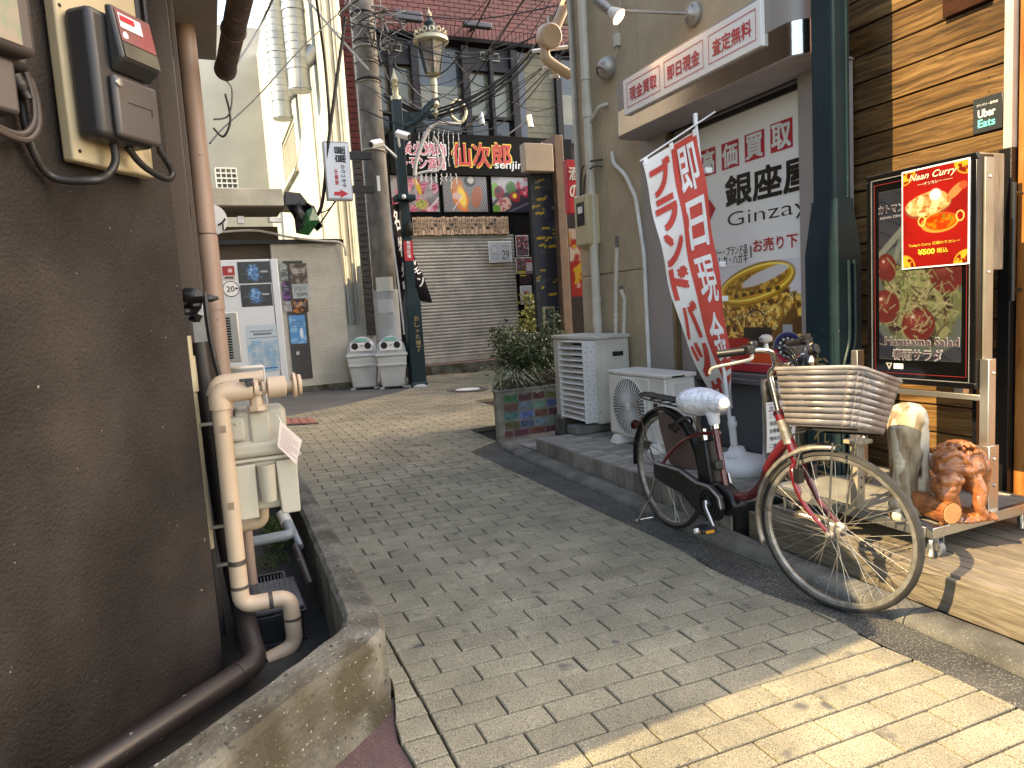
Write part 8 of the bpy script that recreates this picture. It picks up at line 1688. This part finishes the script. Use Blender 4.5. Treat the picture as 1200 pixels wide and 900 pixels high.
# food photographs
fp = [(457, 515.5, 'meat'), (518, 572, 'grill'), (575.5, 626, 'platter')]
for x0_, x1_, kind_ in fp:
    y0_, y1_ = (207, 248) if kind_ != 'meat' else (206, 248); a, b = fy_(x0_, y0_, FY - .06), fy_(x1_, y1_, FY - .06); w_, h_ = b.x - a.x, fy_((x0_ + x1_) / 2, y0_, FY - .06).z - fy_((x0_ + x1_) / 2, y1_, FY - .06).z; zlo = fy_((x0_ + x1_) / 2, y1_, FY - .06).z
    lab = dict(meat='food picture panel of pink raw meat slices, leftmost of the three', grill='food picture panel of meat flaming on a wire grill, middle of the three', platter='food picture panel of a meat platter with greens, rightmost of the three')[kind_]
    t = thing('food_picture', lab, 'picture', (a.x + w_ / 2, FY - .06, zlo), group='food pictures under the fascia sign'); mb = MB(); mb.bb((a.x - .03, FY - .055, zlo - .03), (a.x + w_ + .03, FY - .021, zlo + h_ + .03)); part('panel', mb, m_blkf, t)
    P = Pic(w_, h_, 130, (.62, .58, .58)); A_ = P.a; rr = random.Random(len(kind_))
    if kind_ == 'meat':
        P.noise(3, (.45, .42, .42), .4, .6, 1)
        for k in range(46): cx, cy = rr.uniform(0, A_), rr.uniform(.0, .85); P.ell(cx, cy, rr.uniform(.06, .14), rr.uniform(.05, .1), rr.choice([(.80, .45, .52), (.72, .33, .42), (.86, .58, .62), (.6, .22, .32)]), rr.uniform(0, 3), .25, 1, .8, k); P.line(cx - .05, cy, cx + .06, cy + .03, .008, (.92, .78, .8), .8)
        P.ell(.57 * A_, .7, .05 * A_, .25, (.85, .66, .2), .3); P.ell(.62 * A_, .2, .13 * A_, .14, (.72, .66, .35), 0, .3); P.noise(18, (.35, .5, .2), .58, .64, 4, .7, P.em(.62 * A_, .2, .13 * A_, .14)); P.line(.75 * A_, .05, A_, .4, .02, (.8, .8, .78))
    elif kind_ == 'grill':
        P.mix(np.ones_like(P.U), (.30, .27, .27))
        for k in range(-22, 40): P.line(k * .07, 0, k * .07 + .55, 1, .010, (.62, .6, .6), .8); P.line(k * .07, 1, k * .07 + .55, 0, .010, (.62, .6, .6), .8)
        P.rect(0, .8, A_, 1, (.5, .47, .46), .6); P.ell(.62 * A_, .88, .13 * A_, .16, (.15, .13, .12)); P.ell(.64 * A_, .9, .08 * A_, .1, (.8, .75, .68), 0, .4); P.ell(.38 * A_, .4, .17 * A_, .42, (.85, .42, .08), .25, .3, 1, .6, 2); P.ell(.33 * A_, .75, .13 * A_, .22, (.78, .48, .3), 0, .3); P.ell(.42 * A_, .42, .09 * A_, .3, (.98, .80, .25), .2, .5); P.ell(.76 * A_, .42, .12 * A_, .32, (.66, .35, .18), -.2, .2, 1, .5, 5); P.ell(.3 * A_, .45, .1 * A_, .1, (.85, .68, .62)); P.line(.2 * A_, .05, .42 * A_, .45, .012, (.85, .85, .85))
    else:
        P.noise(3, (.72, .70, .70), .4, .6, 2); P.mix(P.em(.6 * A_, .25, .7 * A_, .4, .3, .15), (.18, .16, .2)); P.ell(.08 * A_, .6, .1 * A_, .22, (.45, .66, .2)); P.ell(.45 * A_, .68, .12 * A_, .18, (.25, .42, .15), 0, .3, 1, .6, 2)
        for k in range(26): P.ell(rr.uniform(.6, 1) * A_, rr.uniform(.45, .95), rr.uniform(.03, .08), .05, rr.choice([(.78, .28, .38), (.86, .5, .52), (.62, .12, .22)]), rr.uniform(0, 3), .3, 1, .6, k)
        P.ell(.17 * A_, .55, .12 * A_, .18, (.55, .10, .2), 0, .2); P.ell(.14 * A_, .6, .06 * A_, .08, (.25, .04, .06)); P.ell(.55 * A_, .42, .13 * A_, .15, (.58, .16, .16), 0, .2, 1, .5, 9); P.ell(.54 * A_, .45, .05 * A_, .07, (.95, .78, .2)); P.ell(.25 * A_, .2, .2 * A_, .2, (.82, .66, .6), .4, .2, 1, .5, 8); P.noise(12, (.6, .25, .25), .55, .6, 3, .8, P.em(.25 * A_, .2, .18 * A_, .18)); P.ell(.08 * A_, .08, .1 * A_, .12, (.35, .55, .15)); P.line(.4 * A_, .0, A_, .32, .03, (.35, .35, .42))
    P.build('food_print', flat((a.x, FY - .058, zlo), (1, 0, 0), (0, 0, 1)), t, rough=.25, gain=.8)
# wooden menu tags
t = thing('menu_tag_board', 'row of narrow wooden menu tags with black brushwork above the shutter', 'menu board', (5, FY - .1, zs_top)); xa, xb = col(482, 265), col(594, 265); z0 = fy_(540, 275.5).z; z1 = fy_(540, 255).z; nt_ = 24; m_tag = M_wood('tag_wood', (.42, .26, .15), (.52, .34, .21), (.6, .42, .27), stretch=(10, 10, 2), rnd=.2)
rr = random.Random(3); mbt = MB()
words = '黒毛和牛,上カルビ,ハラミ,ホルモン,タン塩,冷麺,キムチ,ミノ,レバー,ロース'.split(',')
for k in range(nt_):
    x0_, x1_ = xa + (xb - xa) * k / nt_ + .006, xa + (xb - xa) * (k + 1) / nt_ - .006; dz_ = rr.uniform(-.012, .012); mb = MB(); mb.bb((x0_, FY - .10, z0 + dz_), (x1_, FY - .082, z1 + dz_)); part('menu_tag', mb, m_tag, t)
    wd = words[k % 10]; n = len(wd); s_ = min((z1 - z0) * .8 / n, .075)
    for i, ch in enumerate(wd): text(ch, flat(((x0_ + x1_) / 2 - s_ * .42, FY - .102, z1 + dz_ - .03 - (i + 1) * s_ * 1.02), (1, 0, 0), (0, 0, 1)), s_ * .84, s_ * .84, None, None, bold=.03, mb=mbt, res=1)
part('menu_brushwork', mbt, m_blk_p, t, smooth=0, kind='stuff')
mb = MB(); mb.bb((xa - .02, FY - .08, z0 + .02), (xb + .02, FY - .03, z1 - .02)); part('tag_rail', mb, m_blkf, t)
# notices on the black side panel
nt2 = [((572, 283), (600, 307), 'white29', 'plastic covered white handwritten board reading 29 hung over the shutter corner'), ((604, 276), (620, 300), 'menu1', 'picture menu sheet, topmost on the black side panel'), ((604, 302), (627, 320), 'menu2', 'wide picture menu with a red corner, second on the black side panel'), ((608, 321), (623, 333), 'menu3', 'small dark menu strip with yellow bar, third on the black side panel'), ((610, 335), (624, 356), 'menu4', 'white leaflet box, lowest on the black side panel')]
for (l, r_, kd, lab) in nt2:
    YY = FY - .09 if kd != 'white29' else FY - .14; a, b = hy(*l, YY), hy(*r_, YY); w_, h_ = b.x - a.x, a.z - b.z; t = thing('notice_sheet' if kd != 'menu4' else 'leaflet_box', lab, 'notice', (a.x, YY, b.z)); mb = MB(); mb.bb((a.x, YY, b.z), (b.x, YY + (.012 if kd != 'menu4' else .05), a.z)); part('backing', mb, m_paper if kd != 'menu3' else m_blkf, t, bevel=.003)
    rr = random.Random(len(lab)); P = Pic(w_ * .94, h_ * .94, 110, (.72, .74, .74) if kd in ('white29', 'menu4') else (.35, .3, .33)); A_ = P.a
    if kd == 'white29': P.ell(.25 * A_, .62, .16 * A_, .2, (.55, .56, .56)); P.ell(.25 * A_, .62, .13 * A_, .16, (.78, .78, .78)); [P.rect(.06 * A_, .15 + k * .1, .45 * A_, .18 + k * .1, (.5, .52, .52), .7) for k in range(3)]; P.rect(.55 * A_, .75, .92 * A_, .82, (.6, .5, .5), .6)
    elif kd == 'menu4': P.rect(.2 * A_, .55, .8 * A_, .72, (.6, .25, .25), .8); P.rect(.2 * A_, .2, .8 * A_, .42, (.2, .2, .22), .8)
    else:
        for k in range(60): P.ell(rr.uniform(0, A_), rr.uniform(0, 1), .05, .05, rr.choice([(.7, .45, .5), (.75, .7, .68), (.3, .15, .15), (.2, .2, .25), (.65, .3, .25)]), 0, .3)
        if kd == 'menu2': P.rect(.55 * A_, .1, .95 * A_, .7, (.72, .7, .7)); P.rect(.55 * A_, .7, .98 * A_, .85, (.65, .15, .15)); P.rect(.05 * A_, .02, .5 * A_, .14, (.8, .72, .1))
        if kd == 'menu3': P.mix(np.ones_like(P.U) * .6, (.08, .07, .08)); P.rect(.1 * A_, .8, .6 * A_, .95, (.75, .65, .1))
    P.build('print', flat((a.x + w_ * .03, YY - .003, b.z + h_ * .03), (1, 0, 0), (0, 0, 1)), t, rough=.35)
    if kd == 'white29': text('29', flat((a.x + w_ * .58, YY - .007, b.z + h_ * .15), (1, 0, 0), (0, 0, 1)), w_ * .30, h_ * .42, m_blk_p, t, bold=-.01)
# sign lamps on arms and wall floodlights
m_lampw = M('lamp_white_metal', (.5, .52, .53), (.42, .44, .45), r=.3, m=.3, bump=0)
for (p_, e_, lab) in (((592, 160), (620, 140), 'right hand small sign lamp on a slanting arm above the fascia'), ((537, 155), (563, 137), 'left hand small sign lamp on a slanting arm above the fascia')):
    a, b = hy(*p_, FY - .05), hy(*e_, FY - .6); t = thing('sign_lamp', lab, 'lamp', a, group='sign lamps above the fascia'); mb = MB(); mb.cyl(a, b, .018, n=8); part('arm', mb, m_lampw, t); mb = MB(); mb.cyl(b + V((.0, 0, .09)), b + V((.03, 0, -.16)), .055, .065, 14); part('lamp_head', mb, m_lampw, t)
for (l, r_, lab) in (((462, 11), (495, 26), 'flat black floodlight in front of the brick band, left one'), ((543, 24), (576, 34), 'slim black floodlight in front of the brick band, right one')):
    a, b = hy(*l, FY - .4), hy(*r_, FY - .4); t = thing('wall_floodlight', lab, 'lamp', a, group='floodlights on the brick band'); mb = MB(); mb.bb((a.x, FY - .45, b.z), (b.x, FY - .3, a.z)); part('housing', mb, M('floodlight_grey', (.05, .052, .06), r=.4, bump=0), t, bevel=.02); mb = MB(); mb.cyl(((a.x + b.x) / 2, FY - .3, b.z + .05), ((a.x + b.x) / 2, FY + .02, b.z + .1), .03, n=8); part('bracket', mb, m_cab, t)

# ================================================================== PAINTED PILLAR AND RED SIGNS (right of the restaurant)
PY = 8.6; a, b = hy(628, 380, PY), hy(654, 380, PY); px0, px1 = (hy(626, 300, PY).x), (hy(652, 300, PY).x); pzt = hy(635, 200, PY).z
t = thing('painted_pillar', 'square pillar painted dark blue with yellow dabs and small windows', 'pillar', ((px0 + px1) / 2, PY + .15, gz(4.5, PY)))
mb = MB(); mb.bb((px0, PY, -.1), (px1, PY + .08, pzt)); part('pillar_shaft', mb, M('pillar_dark', (.012, .016, .02), (.02, .024, .026), spec=.2, r=.7, sc=12, bump=.5, bs=30), t)
P = Pic(px1 - px0, pzt - .9, 110, (.12, .15, .19)); A_ = P.a; P.noise(14, (.08, .15, .24), .45, .6, 3); P.noise(30, (.22, .27, .30), .6, .7, 4, .7); rr = random.Random(21)
for k in range(26): cx, cy = rr.uniform(.05, .95) * A_, rr.uniform(.3, .95); P.line(cx, cy, cx + rr.uniform(.0, .03), cy + rr.uniform(-.005, .012), .006, rr.choice([(.72, .62, .12), (.6, .52, .15), (.45, .5, .42)]))
for (x_, y_) in ((.3, .83), (.7, .55), (.2, .6), (.6, .26)): P.line(x_ * A_, y_, (x_ + .3) * A_, y_ + .004, .008, (.7, .6, .12))
P.rect(0, 0, A_, .20, (.10, .17, .20)); P.rect(.25 * A_, .0, .8 * A_, .19, (.62, .62, .48))
for y_ in (.02, .105): P.rect(.35 * A_, y_, .7 * A_, y_ + .07, (.1, .2, .25)); P.rect(.52 * A_, y_, .54 * A_, y_ + .07, (.5, .5, .4))
P.build('painted_face', flat((px0, PY - .003, .9), (1, 0, 0), (0, 0, 1)), t, rough=.6)
m_bgp = M('beige_box', (.47, .38, .29), (.42, .34, .26), r=.5, sc=3, bump=.03)
mb = MB(); mb.bb((px1 + .002, PY - .12, -.1), (px1 + .13, PY + .3, pzt + .45)); part('brown_jamb', mb, M('brown_jamb', (.20, .13, .09), (.15, .1, .07), r=.5), t, bevel=.006)
A, B = hy(614, 167, PY - .15), hy(648, 201, PY - .15); mb = MB(); mb.bb((A.x, PY - .15, B.z), (B.x + .02, PY + .0, A.z)); part('beige_head_box', mb, m_bgp, t, bevel=.01)
t = thing('side_shop', 'restaurant side frontage with red signs glimpsed beyond the tan wall', 'building', (5.2, 10.5, 0)); mb = MB(); mb.bb((7.0, 9.2, -.1), (10, 13.3, 4.2)); part('wall', mb, M('side_shop_dark', (.08, .065, .06), (.12, .1, .09), r=.8, sc=2), t)
t = thing('red_side_sign', 'narrow vertical red sign with white characters beside the tan wall corner', 'sign', hy(669, 250, 7.8)); A, B = hy(664, 187, 7.8), hy(681, 250, 7.8); mb = MB(); mb.bb((A.x, 7.8, B.z), (B.x + .1, 7.9, A.z)); part('panel', mb, m_red_p, t, bevel=.004)
for i, ch in enumerate('酒の'): text(ch, flat((A.x + .02, 7.794, A.z - .20 - i * .22 - .05), (1, 0, 0), (0, 0, 1)), .13, .16, m_wht, t, bold=.03)
t = thing('menu_banner', 'red and white printed banner below the narrow red sign', 'banner', hy(669, 340, 7.9)); A, B = hy(666, 268, 7.9), hy(683, 347, 7.9); P = Pic(B.x - A.x + .1, A.z - B.z, 90, (.60, .10, .10)); P.noise(4, (.75, .7, .66), .5, .6, 2); P.noise(7, (.75, .6, .15), .6, .68, 5); P.rect(0, 0, 9, .12, (.6, .1, .1)); P.build('banner_sheet', flat((A.x, 7.9, B.z), (1, 0, 0), (0, 0, 1)), t)
t = thing('yellow_bamboo', 'thin plant with yellowish leaves between shutter and painted pillar', 'plant', hy(622, 400, 10)); cs = [hy(618 + random.uniform(-4, 8), 352 + random.uniform(-6, 34), 9.9 + random.uniform(-.1, .1)) for k in range(12)]
mb = MB(); b0 = hy(626, 425, 10)
for c in cs: mb.tube(bez([b0, (b0 + c) / 2 + V((.03, 0, .05)), c], 3), .006, 4)
part('stems', mb, m_bark, t); mb = MB(); leaves(mb, 420, None, None, .08, random.Random(5), .3, .06, cs); part('foliage', mb, m_yel, t, smooth=0, kind='stuff')

# ================================================================== FAR LAMP POST WITH LANTERN
lx, ly = hg(490, 453).x, 11.75
sxp = .25; gzl = gz(lx, ly); lz1, lz2 = hy(485, 356, ly).z, hy(481, 340, ly).z
tp2, cx2, cy2 = green_post('lamp_post', 'far green lamp post with a crown topped lantern, before the shutter', lx - .13, ly - .13, .26, .26, gzl, lz1, lz2, hy(466, 118, ly).z, .15, .15, '', 1.0, .8)
for i, ch in enumerate('おしゃれ横丁'): s_ = .105; w2 = s_ * (.55 if ch == 'ゃ' else .8); text(ch, flat((cx2 - w2 / 2 + .03, cy2 - .135, gzl + 1.15 - i * s_), (1, 0, 0), (0, 0, 1)), w2, w2, m_goldp, tp2, bold=.02)
mb = MB(); mb.lathe((cx2, cy2, gzl - .01), [(.2, 0), (.2, .03), (.16, .06)], 16); part('base_collar', mb, m_sleeve, tp2)
stz = hy(478, 283, ly).z; stb = hy(480, 306, ly).z; mb = MB(); mb.bb((cx2 - .08, cy2 - .082, stb), (cx2 + .08, cy2 - .0765, stz)); part('red_sticker', mb, m_red_p, tp2)
for i, ch in enumerate('禁煙区域'): text(ch, flat((cx2 - .03, cy2 - .085, stz - .06 - i * .075), (1, 0, 0), (0, 0, 1)), .06, .06, m_wht, tp2, bold=.03)
zc1 = hy(476, 233, ly).z; mb = MB(); mb.bb((cx2 - .17, cy2 - .2, zc1 - .05), (cx2 + .17, cy2 + .1, zc1 + .05)); part('capital_box', mb, m_teal_p, tp2, bevel=.02)
mb = MB(); mb.ball((cx2 - .05, cy2 - .2, zc1), .04, 10); part('round_lamp', mb, m_paper, tp2)
zt3 = hy(466, 118, ly).z; mb = MB(); mb.lathe((cx2, cy2, zt3), [(.09, 0), (.09, .06), (.05, .08), (.05, .2), (.075, .23), (.03, .26), (.065, .33), (.02, .45), (.002, .52)], 14); part('finial', mb, M('pale_gold', (.5, .45, .3), (.42, .38, .26), r=.35, m=.4, bump=0), tp2)
m_pg = MATS['pale_gold']
lc = hy(510, 120, ly); armz = hy(470, 150, ly).z
mb = MB(); mb.tube(bez([(cx2, cy2, armz), (cx2 + .3, cy2, armz + .12), (lc.x - .1, cy2, lc.z - .05), (lc.x + .05, cy2, lc.z + .05)]), [.06] * 25, 10); part('arm', mb, m_teal_p, tp2)
mb = MB(); mb.prism([(cx2 + .08, cy2 - .02, armz + .25), (cx2 + .08, cy2 - .02, armz - .35), (cx2 + .3, cy2 - .02, armz + .02), (cx2 + .65, cy2 - .02, armz + .3)], (0, .04, 0)); part('arm_web', mb, m_teal_p, tp2)
lz0 = hy(508, 88, ly).z; lz3 = hy(505, 50, ly).z; ls_ = (lz0 - lc.z + .29) / .62
mb = MB(); mb.lathe((lc.x, cy2, lc.z - .28), [(a_, b_ * ls_) for a_, b_ in ((.002, 0), (.05, .08), (.03, .14), (.07, .2), (.05, .28), (.05, .42), (.06, .5), (.05, .56), (.14, .62))], 16); part('lantern_stem', mb, m_pg, tp2)
def hexr(r_, z_, n=6): return [V((lc.x + r_ * math.cos(2 * math.pi * k / n + .3), cy2 + r_ * math.sin(2 * math.pi * k / n + .3), z_)) for k in range(n)]
mb = MB(); r0, r1 = hexr(.13, lz0), hexr(.245, lz3)
for k in range(6): mb.quad(r0[k], r0[(k + 1) % 6], r1[(k + 1) % 6], r1[k])
part('lantern_glass', mb, M('lantern_glass', (.20, .20, .17), (.12, .10, .10), r=.05, bump=0, alpha=.55), tp2, smooth=0)
for k in range(6): mb = MB(); mb.tube([r0[k], r1[k]], .016, 6); part('lantern_bar', mb, m_teal_p, tp2)
mb = MB(); mb.lathe((lc.x, cy2, lz3), [(.26, -.03), (.30, 0), (.30, .05), (.24, .09)], 18); part('gold_rim', mb, m_pg, tp2)
for k in range(14): a = 2 * math.pi * k / 14; mb = MB(); mb.ring((lc.x + .27 * math.cos(a), cy2 + .27 * math.sin(a), lz3 + .13), (math.cos(a), math.sin(a), 0), .04, .012, 10, 5); part('crown_loop', mb, m_pg, tp2)
mb = MB(); mb.lathe((lc.x, cy2, lz3 + .06), [(.25, 0), (.22, .06), (.14, .14), (.09, .2), (.10, .26), (.05, .31), (.03, .36)], 18); part('lantern_roof', mb, m_teal_p, tp2); mb = MB(); mb.lathe((lc.x, cy2, lz3 + .42), [(.035, 0), (.05, .04), (.01, .1), (.002, .16)], 12); part('lantern_tip', mb, m_pg, tp2)
mb = MB(); mb.ball((lc.x, cy2, (lz0 + lz3) / 2 - .05), (.07, .07, .12), 12); part('lantern_bulb', mb, M('pink_bulb', (.5, .25, .25), (.6, .5, .4), sc=20, bump=0), tp2)
# ornamental curl and lights arch
cc_ = hy(536, 130, ly - .1); mb = MB(); mb.tube(bez([hy(x, y, ly - .1) for x, y in ((531, 120), (528, 133), (533, 140), (541, 143), (546, 132), (541, 120), (533, 118), (528, 124))]), .03, 8); t = thing('ornamental_curl', 'cream C shaped scroll ornament hanging beside the lantern', 'ornament', cc_); part('scroll', mb, m_pg, t)
ar = [hy(x, y, ly - .2) for x, y in ((486, 206), (488, 188), (498, 160), (508, 146), (522, 145), (540, 146))]; t = thing('light_arch', 'bent cream conduit arch carrying hanging icicle light strings', 'light string', ar[0]); mb = MB(); mb.tube(bez(ar), .035, 8); mb.tube(bez([hy(x, y, ly - .2) for x, y in ((484, 205), (500, 201), (512, 200), (518, 190), (516, 176), (508, 160))]), .022, 8); part('arch_pipe', mb, M('pale_conduit', (.48, .46, .42), r=.5), t)
rr = random.Random(12)
for i in range(18):
    px = 488 + i * 2.9; y0_ = 150 + abs(px - 512) * .25 if i % 2 else 203; L_ = rr.uniform(14, 46) if i % 2 else rr.uniform(8, 18); mb = MB(); pts_ = [hy(px + rr.uniform(-1, 1), y0_ + L_ * k / 6, ly - .2) for k in range(7)]; mb.tube(pts_, .004, 4)
    for p in pts_[1:]: mb.ball(p, (.010, .010, .018), 6)
    part('light_strand', mb, m_paper, t)
# security cameras
for (px, py, dx, lab) in ((441, 168, -1, 'white security camera on the utility pole side of the far lamp post'), (472, 158, .6, 'cream camera pointing right above the far lamp post')):
    c = hy(px, py, ly - .3); t = thing('security_camera', lab, 'camera', c); mb = MB(); d = V((dx, -.6, -.35)).normalized(); mb.tube([c - d * .12, c + d * .12], .065, 4); part('camera_body', mb, m_paper, t, bevel=.008); mb = MB(); mb.lathe(c + d * .12, [(.04, 0), (.04, .02), (.001, .021)], 14, d); part('lens', mb, m_hole, t); mb = MB(); mb.tube([c - d * .1, V((cx2, cy2, c.z - .2))], .02, 8); part('camera_arm', mb, m_paper, t)
c = hy(479, 268, ly - .15); t = thing('dome_camera', 'small black dome camera hanging low on the far lamp post', 'camera', c); mb = MB(); mb.lathe(c - V((0, 0, .12)), [(.02, 0), (.06, .04), (.07, .12), (.07, .2), (.02, .24)], 16); part('dome', mb, m_bpl, t); mb = MB(); mb.box(c + V((0, .1, .08)), (.05, .2, .04)); part('mount', mb, m_bpl, t)
# dark banner behind the post
m_ban = M('dark_banner_cloth', (.018, .013, .016), (.013, .01, .012), spec=.1, r=.8, bump=.05)
t = thing('dark_banner', 'dark purple black banner with white brush characters drooping behind the far lamp post', 'banner', hy(486, 430, 11.9))
p1_, p2_ = hy(456, 240, 11.9), hy(474, 392, 11.9); mb = MB(); mb.cyl(p1_, p2_, .016, n=8); part('pole', mb, m_wp, t)
Lq = bez([hy(x, y, 11.9) for x, y in ((457, 240), (461, 280), (466, 320), (468, 340), (474, 350))], 6); Rq = bez([hy(x, y, 12.0) for x, y in ((468, 238), (480, 275), (488, 305), (496, 325), (506, 355))], 6); mb = MB(); n = len(Lq)
def bn2(u, v): k = min(max(1 - v, 0), .999) * (n - 1); i = int(k); f = k - i; return Lq[i].lerp(Lq[i + 1], f).lerp(Rq[i].lerp(Rq[i + 1], f), u) + V((0, .05 * math.sin(u * 4 + v * 6), 0))
for i in range(24):
    for j in range(6): mb.quad(bn2(j / 6, i / 24), bn2((j + 1) / 6, i / 24), bn2((j + 1) / 6, (i + 1) / 24), bn2(j / 6, (i + 1) / 24))
part('cloth', mb, m_ban, t, smooth=180)
for i, ch in enumerate('名物焼肉'): text(ch, lambda a_, b_, i=i: bn2(.18 + a_ * .42, .80 - i * .19 + b_ * .14) + V((0, -.012, 0)), 1, 1, m_wht, t, bold=.02)
for i, ch in enumerate('ホルモン'): text(ch, lambda a_, b_, i=i: bn2(.72 + a_ * .25, .60 - i * .14 + b_ * .1) + V((0, -.012, 0)), 1, 1, m_wht, t, bold=.02)

# ================================================================== OVERHEAD PIPES AT THE TAN WALL CORNER
wpj = [hy(*p) for p in ((668, -8, 6.9), (652, 30, 6.9), (640, 55, 6.9), (640, 68, 6.9), (652, 78, 6.9), (668, 88, 6.9))]
t = thing('curved_vent_pipe', 'cream pipe curling from overhead with a round junction near the tan wall corner', 'pipe', wpj[-1]); mb = MB(); mb.tube(bez(wpj, 6), [.055 + .0 * i for i in range(31)], 14); part('pipe', mb, m_gas, t)
mb = MB(); c = hy(643, 42, 6.85); mb.lathe(c + V((0, .04, 0)), [(.13, 0), (.13, .1), (.11, .12), (.001, .12)], 24, (0, -1, -.2)); part('round_junction', mb, m_gas, t)
mb = MB(); mb.bb((hy(643, 20, 6.95).x, 6.95, hy(643, 26, 6.95).z), (hy(668, 20, 6.95).x, 6.99, hy(643, 18, 6.95).z)); part('support_bar', mb, m_galv, t)
t = thing('antenna_bracket', 'white metal aerial brackets and clamps below the curling pipe', 'bracket', hy(645, 85, 7.0)); mb = MB()
for (a, b) in (((624, 60), (665, 55)), ((636, 80), (650, 78)), ((645, 90), (654, 88)), ((640, 70), (655, 92))): A, B = hy(*a, 7.0), hy(*b, 7.0); mb.tube([A, B], .022, 4)
part('bracket_arms', mb, m_paper, t)

# ================================================================== OVERHEAD WIRES
m_wire = M('wire_black', (.005, .005, .005), r=.6, bump=0); m_wireg = M('wire_grey', (.13, .13, .125), r=.6, bump=0)
WG = 'overhead wires at the utility pole'
def wire(pts, r_, mat=None, lab=None, n=8):
    mb = MB(); mb.tube(bez(pts, n), r_, 5); return single('overhead_wire', mb, mat or m_wire, lab or 'thin black wire in the tangle of overhead wires round the utility pole', 'wire', group=WG)
def hyl(*l): return [hy(a, b, c) for a, b, c in l]
bundle = [(672, -20, 6.6), (640, 38, 7.6), (605, 82, 9.0), (560, 115, 10.5), (520, 131, 11.6), (495, 134, 12.1), (450, 112, 12.2)]
for k in range(6): wire([hy(a + math.sin(k * 2 + i) * 1.6, b + k * 2.2 - 4 + math.cos(k + i) * 1.5, c) for i, (a, b, c) in enumerate(bundle)], .018 if k < 3 else .009, m_wire, 'thick black cable of the bundle sweeping from upper right to the pole')
rr = random.Random(31)
ends_r = [(700, -10), (690, 20), (668, 60), (660, 30), (650, -10), (620, -10), (580, -10)]
for k in range(16):
    e = ends_r[k % 7]; s_ = (rr.uniform(420, 445), rr.uniform(5, 130)); md = ((e[0] + s_[0]) / 2 + rr.uniform(-15, 15), max(e[1], s_[1]) + rr.uniform(5, 60)); wire(hyl((s_[0], s_[1], 12.2), (md[0], md[1], 11), (e[0], e[1] + rr.uniform(-5, 10), 9)), rr.choice([.006, .008, .011]), rr.choice([m_wire, m_wire, m_wireg]))
for k in range(12):   # coils and loops round the pole head
    c0 = (rr.uniform(405, 470), rr.uniform(5, 60)); pts_ = [hy(c0[0] + rr.uniform(-30, 30) * math.cos(a), c0[1] + rr.uniform(8, 26) * math.sin(a), 12.1 + rr.uniform(-.3, .1)) for a in np.linspace(rr.uniform(0, 3), rr.uniform(5, 9), 7)]; wire(pts_, rr.choice([.008, .012, .016]), rr.choice([m_wire, m_wireg]))
for (l, lab, r_, mt_) in ((((405, 20, 12), (395, 90, 12), (385, 165, 12), (378, 235, 12.1), (370, 255, 12.2)), 'thick black cable dropping behind the hanging white sign', .03, m_wire), (((370, -5, 11), (380, 70, 12), (385, 130, 12), (386, 163, 12)), 'black cable dropping to the top of the hanging white sign', .022, m_wire), (((322, -6, 8), (300, 40, 8), (270, 85, 6), (262, 92, 5)), 'grey cable from the rusty gutter up across the white building', .012, m_wireg), (((420, -5, 12), (360, 50, 11), (300, 115, 10), (262, 150, 9), (246, 168, 8)), 'black cable slanting across the white building towards the left', .010, m_wire), (((356, -6, 11.8), (390, 35, 12), (432, 82, 12.2)), 'pale stay rod running down to the utility pole', .02, m_lampw), (((262, 92, 8), (272, 105, 8), (268, 135, 8), (250, 140, 8)), 'grey cable loop below the rusty gutter end', .010, m_wireg), (((250, 150, 8), (262, 160, 8), (270, 140, 8), (264, 110, 8)), 'second grey cable loop beside the pink downpipe', .012, m_wire), (((351, 58, 12), (352, 110, 12), (352, 170, 12), (340, 220, 12)), 'thin drop wire in front of the ducts', .005, m_wireg), (((720, 16, 5.6), (690, 40, 6.5), (650, 70, 7.5), (600, 105, 10), (560, 120, 11.5)), 'black wire from the flood lamp towards the lantern', .006, m_wire), (((375, 262, 12.2), (390, 240, 12.2), (398, 225, 12.2), (390, 205, 12.2)), 'black cable loop below the hanging white sign', .014, m_wire), (((372, 250, 12.2), (384, 246, 12.2), (396, 232, 12.2), (402, 214, 12.2)), 'second loop of black cable below the hanging white sign', .010, m_wire), (((440, 20, 12), (520, 60, 12), (560, 100, 12), (600, 95, 11)), 'black wire crossing in front of the lantern', .010, m_wire), (((445, 0, 12), (455, 60, 12), (490, 110, 12), (525, 128, 12)), 'pale wire curving from the pole head down to the scroll ornament', .012, m_wireg), (((440, 50, 12), (460, 100, 12), (500, 130, 12), (540, 122, 12)), 'second pale wire curving below the lantern', .010, m_wireg), (((600, 120, 12.5), (625, 130, 12.5), (640, 128, 12.5), (656, 122, 12)), 'wire strung with black beads before the tiled bay', .010, m_wire)):
    wire(hyl(*l), r_, mt_, lab)
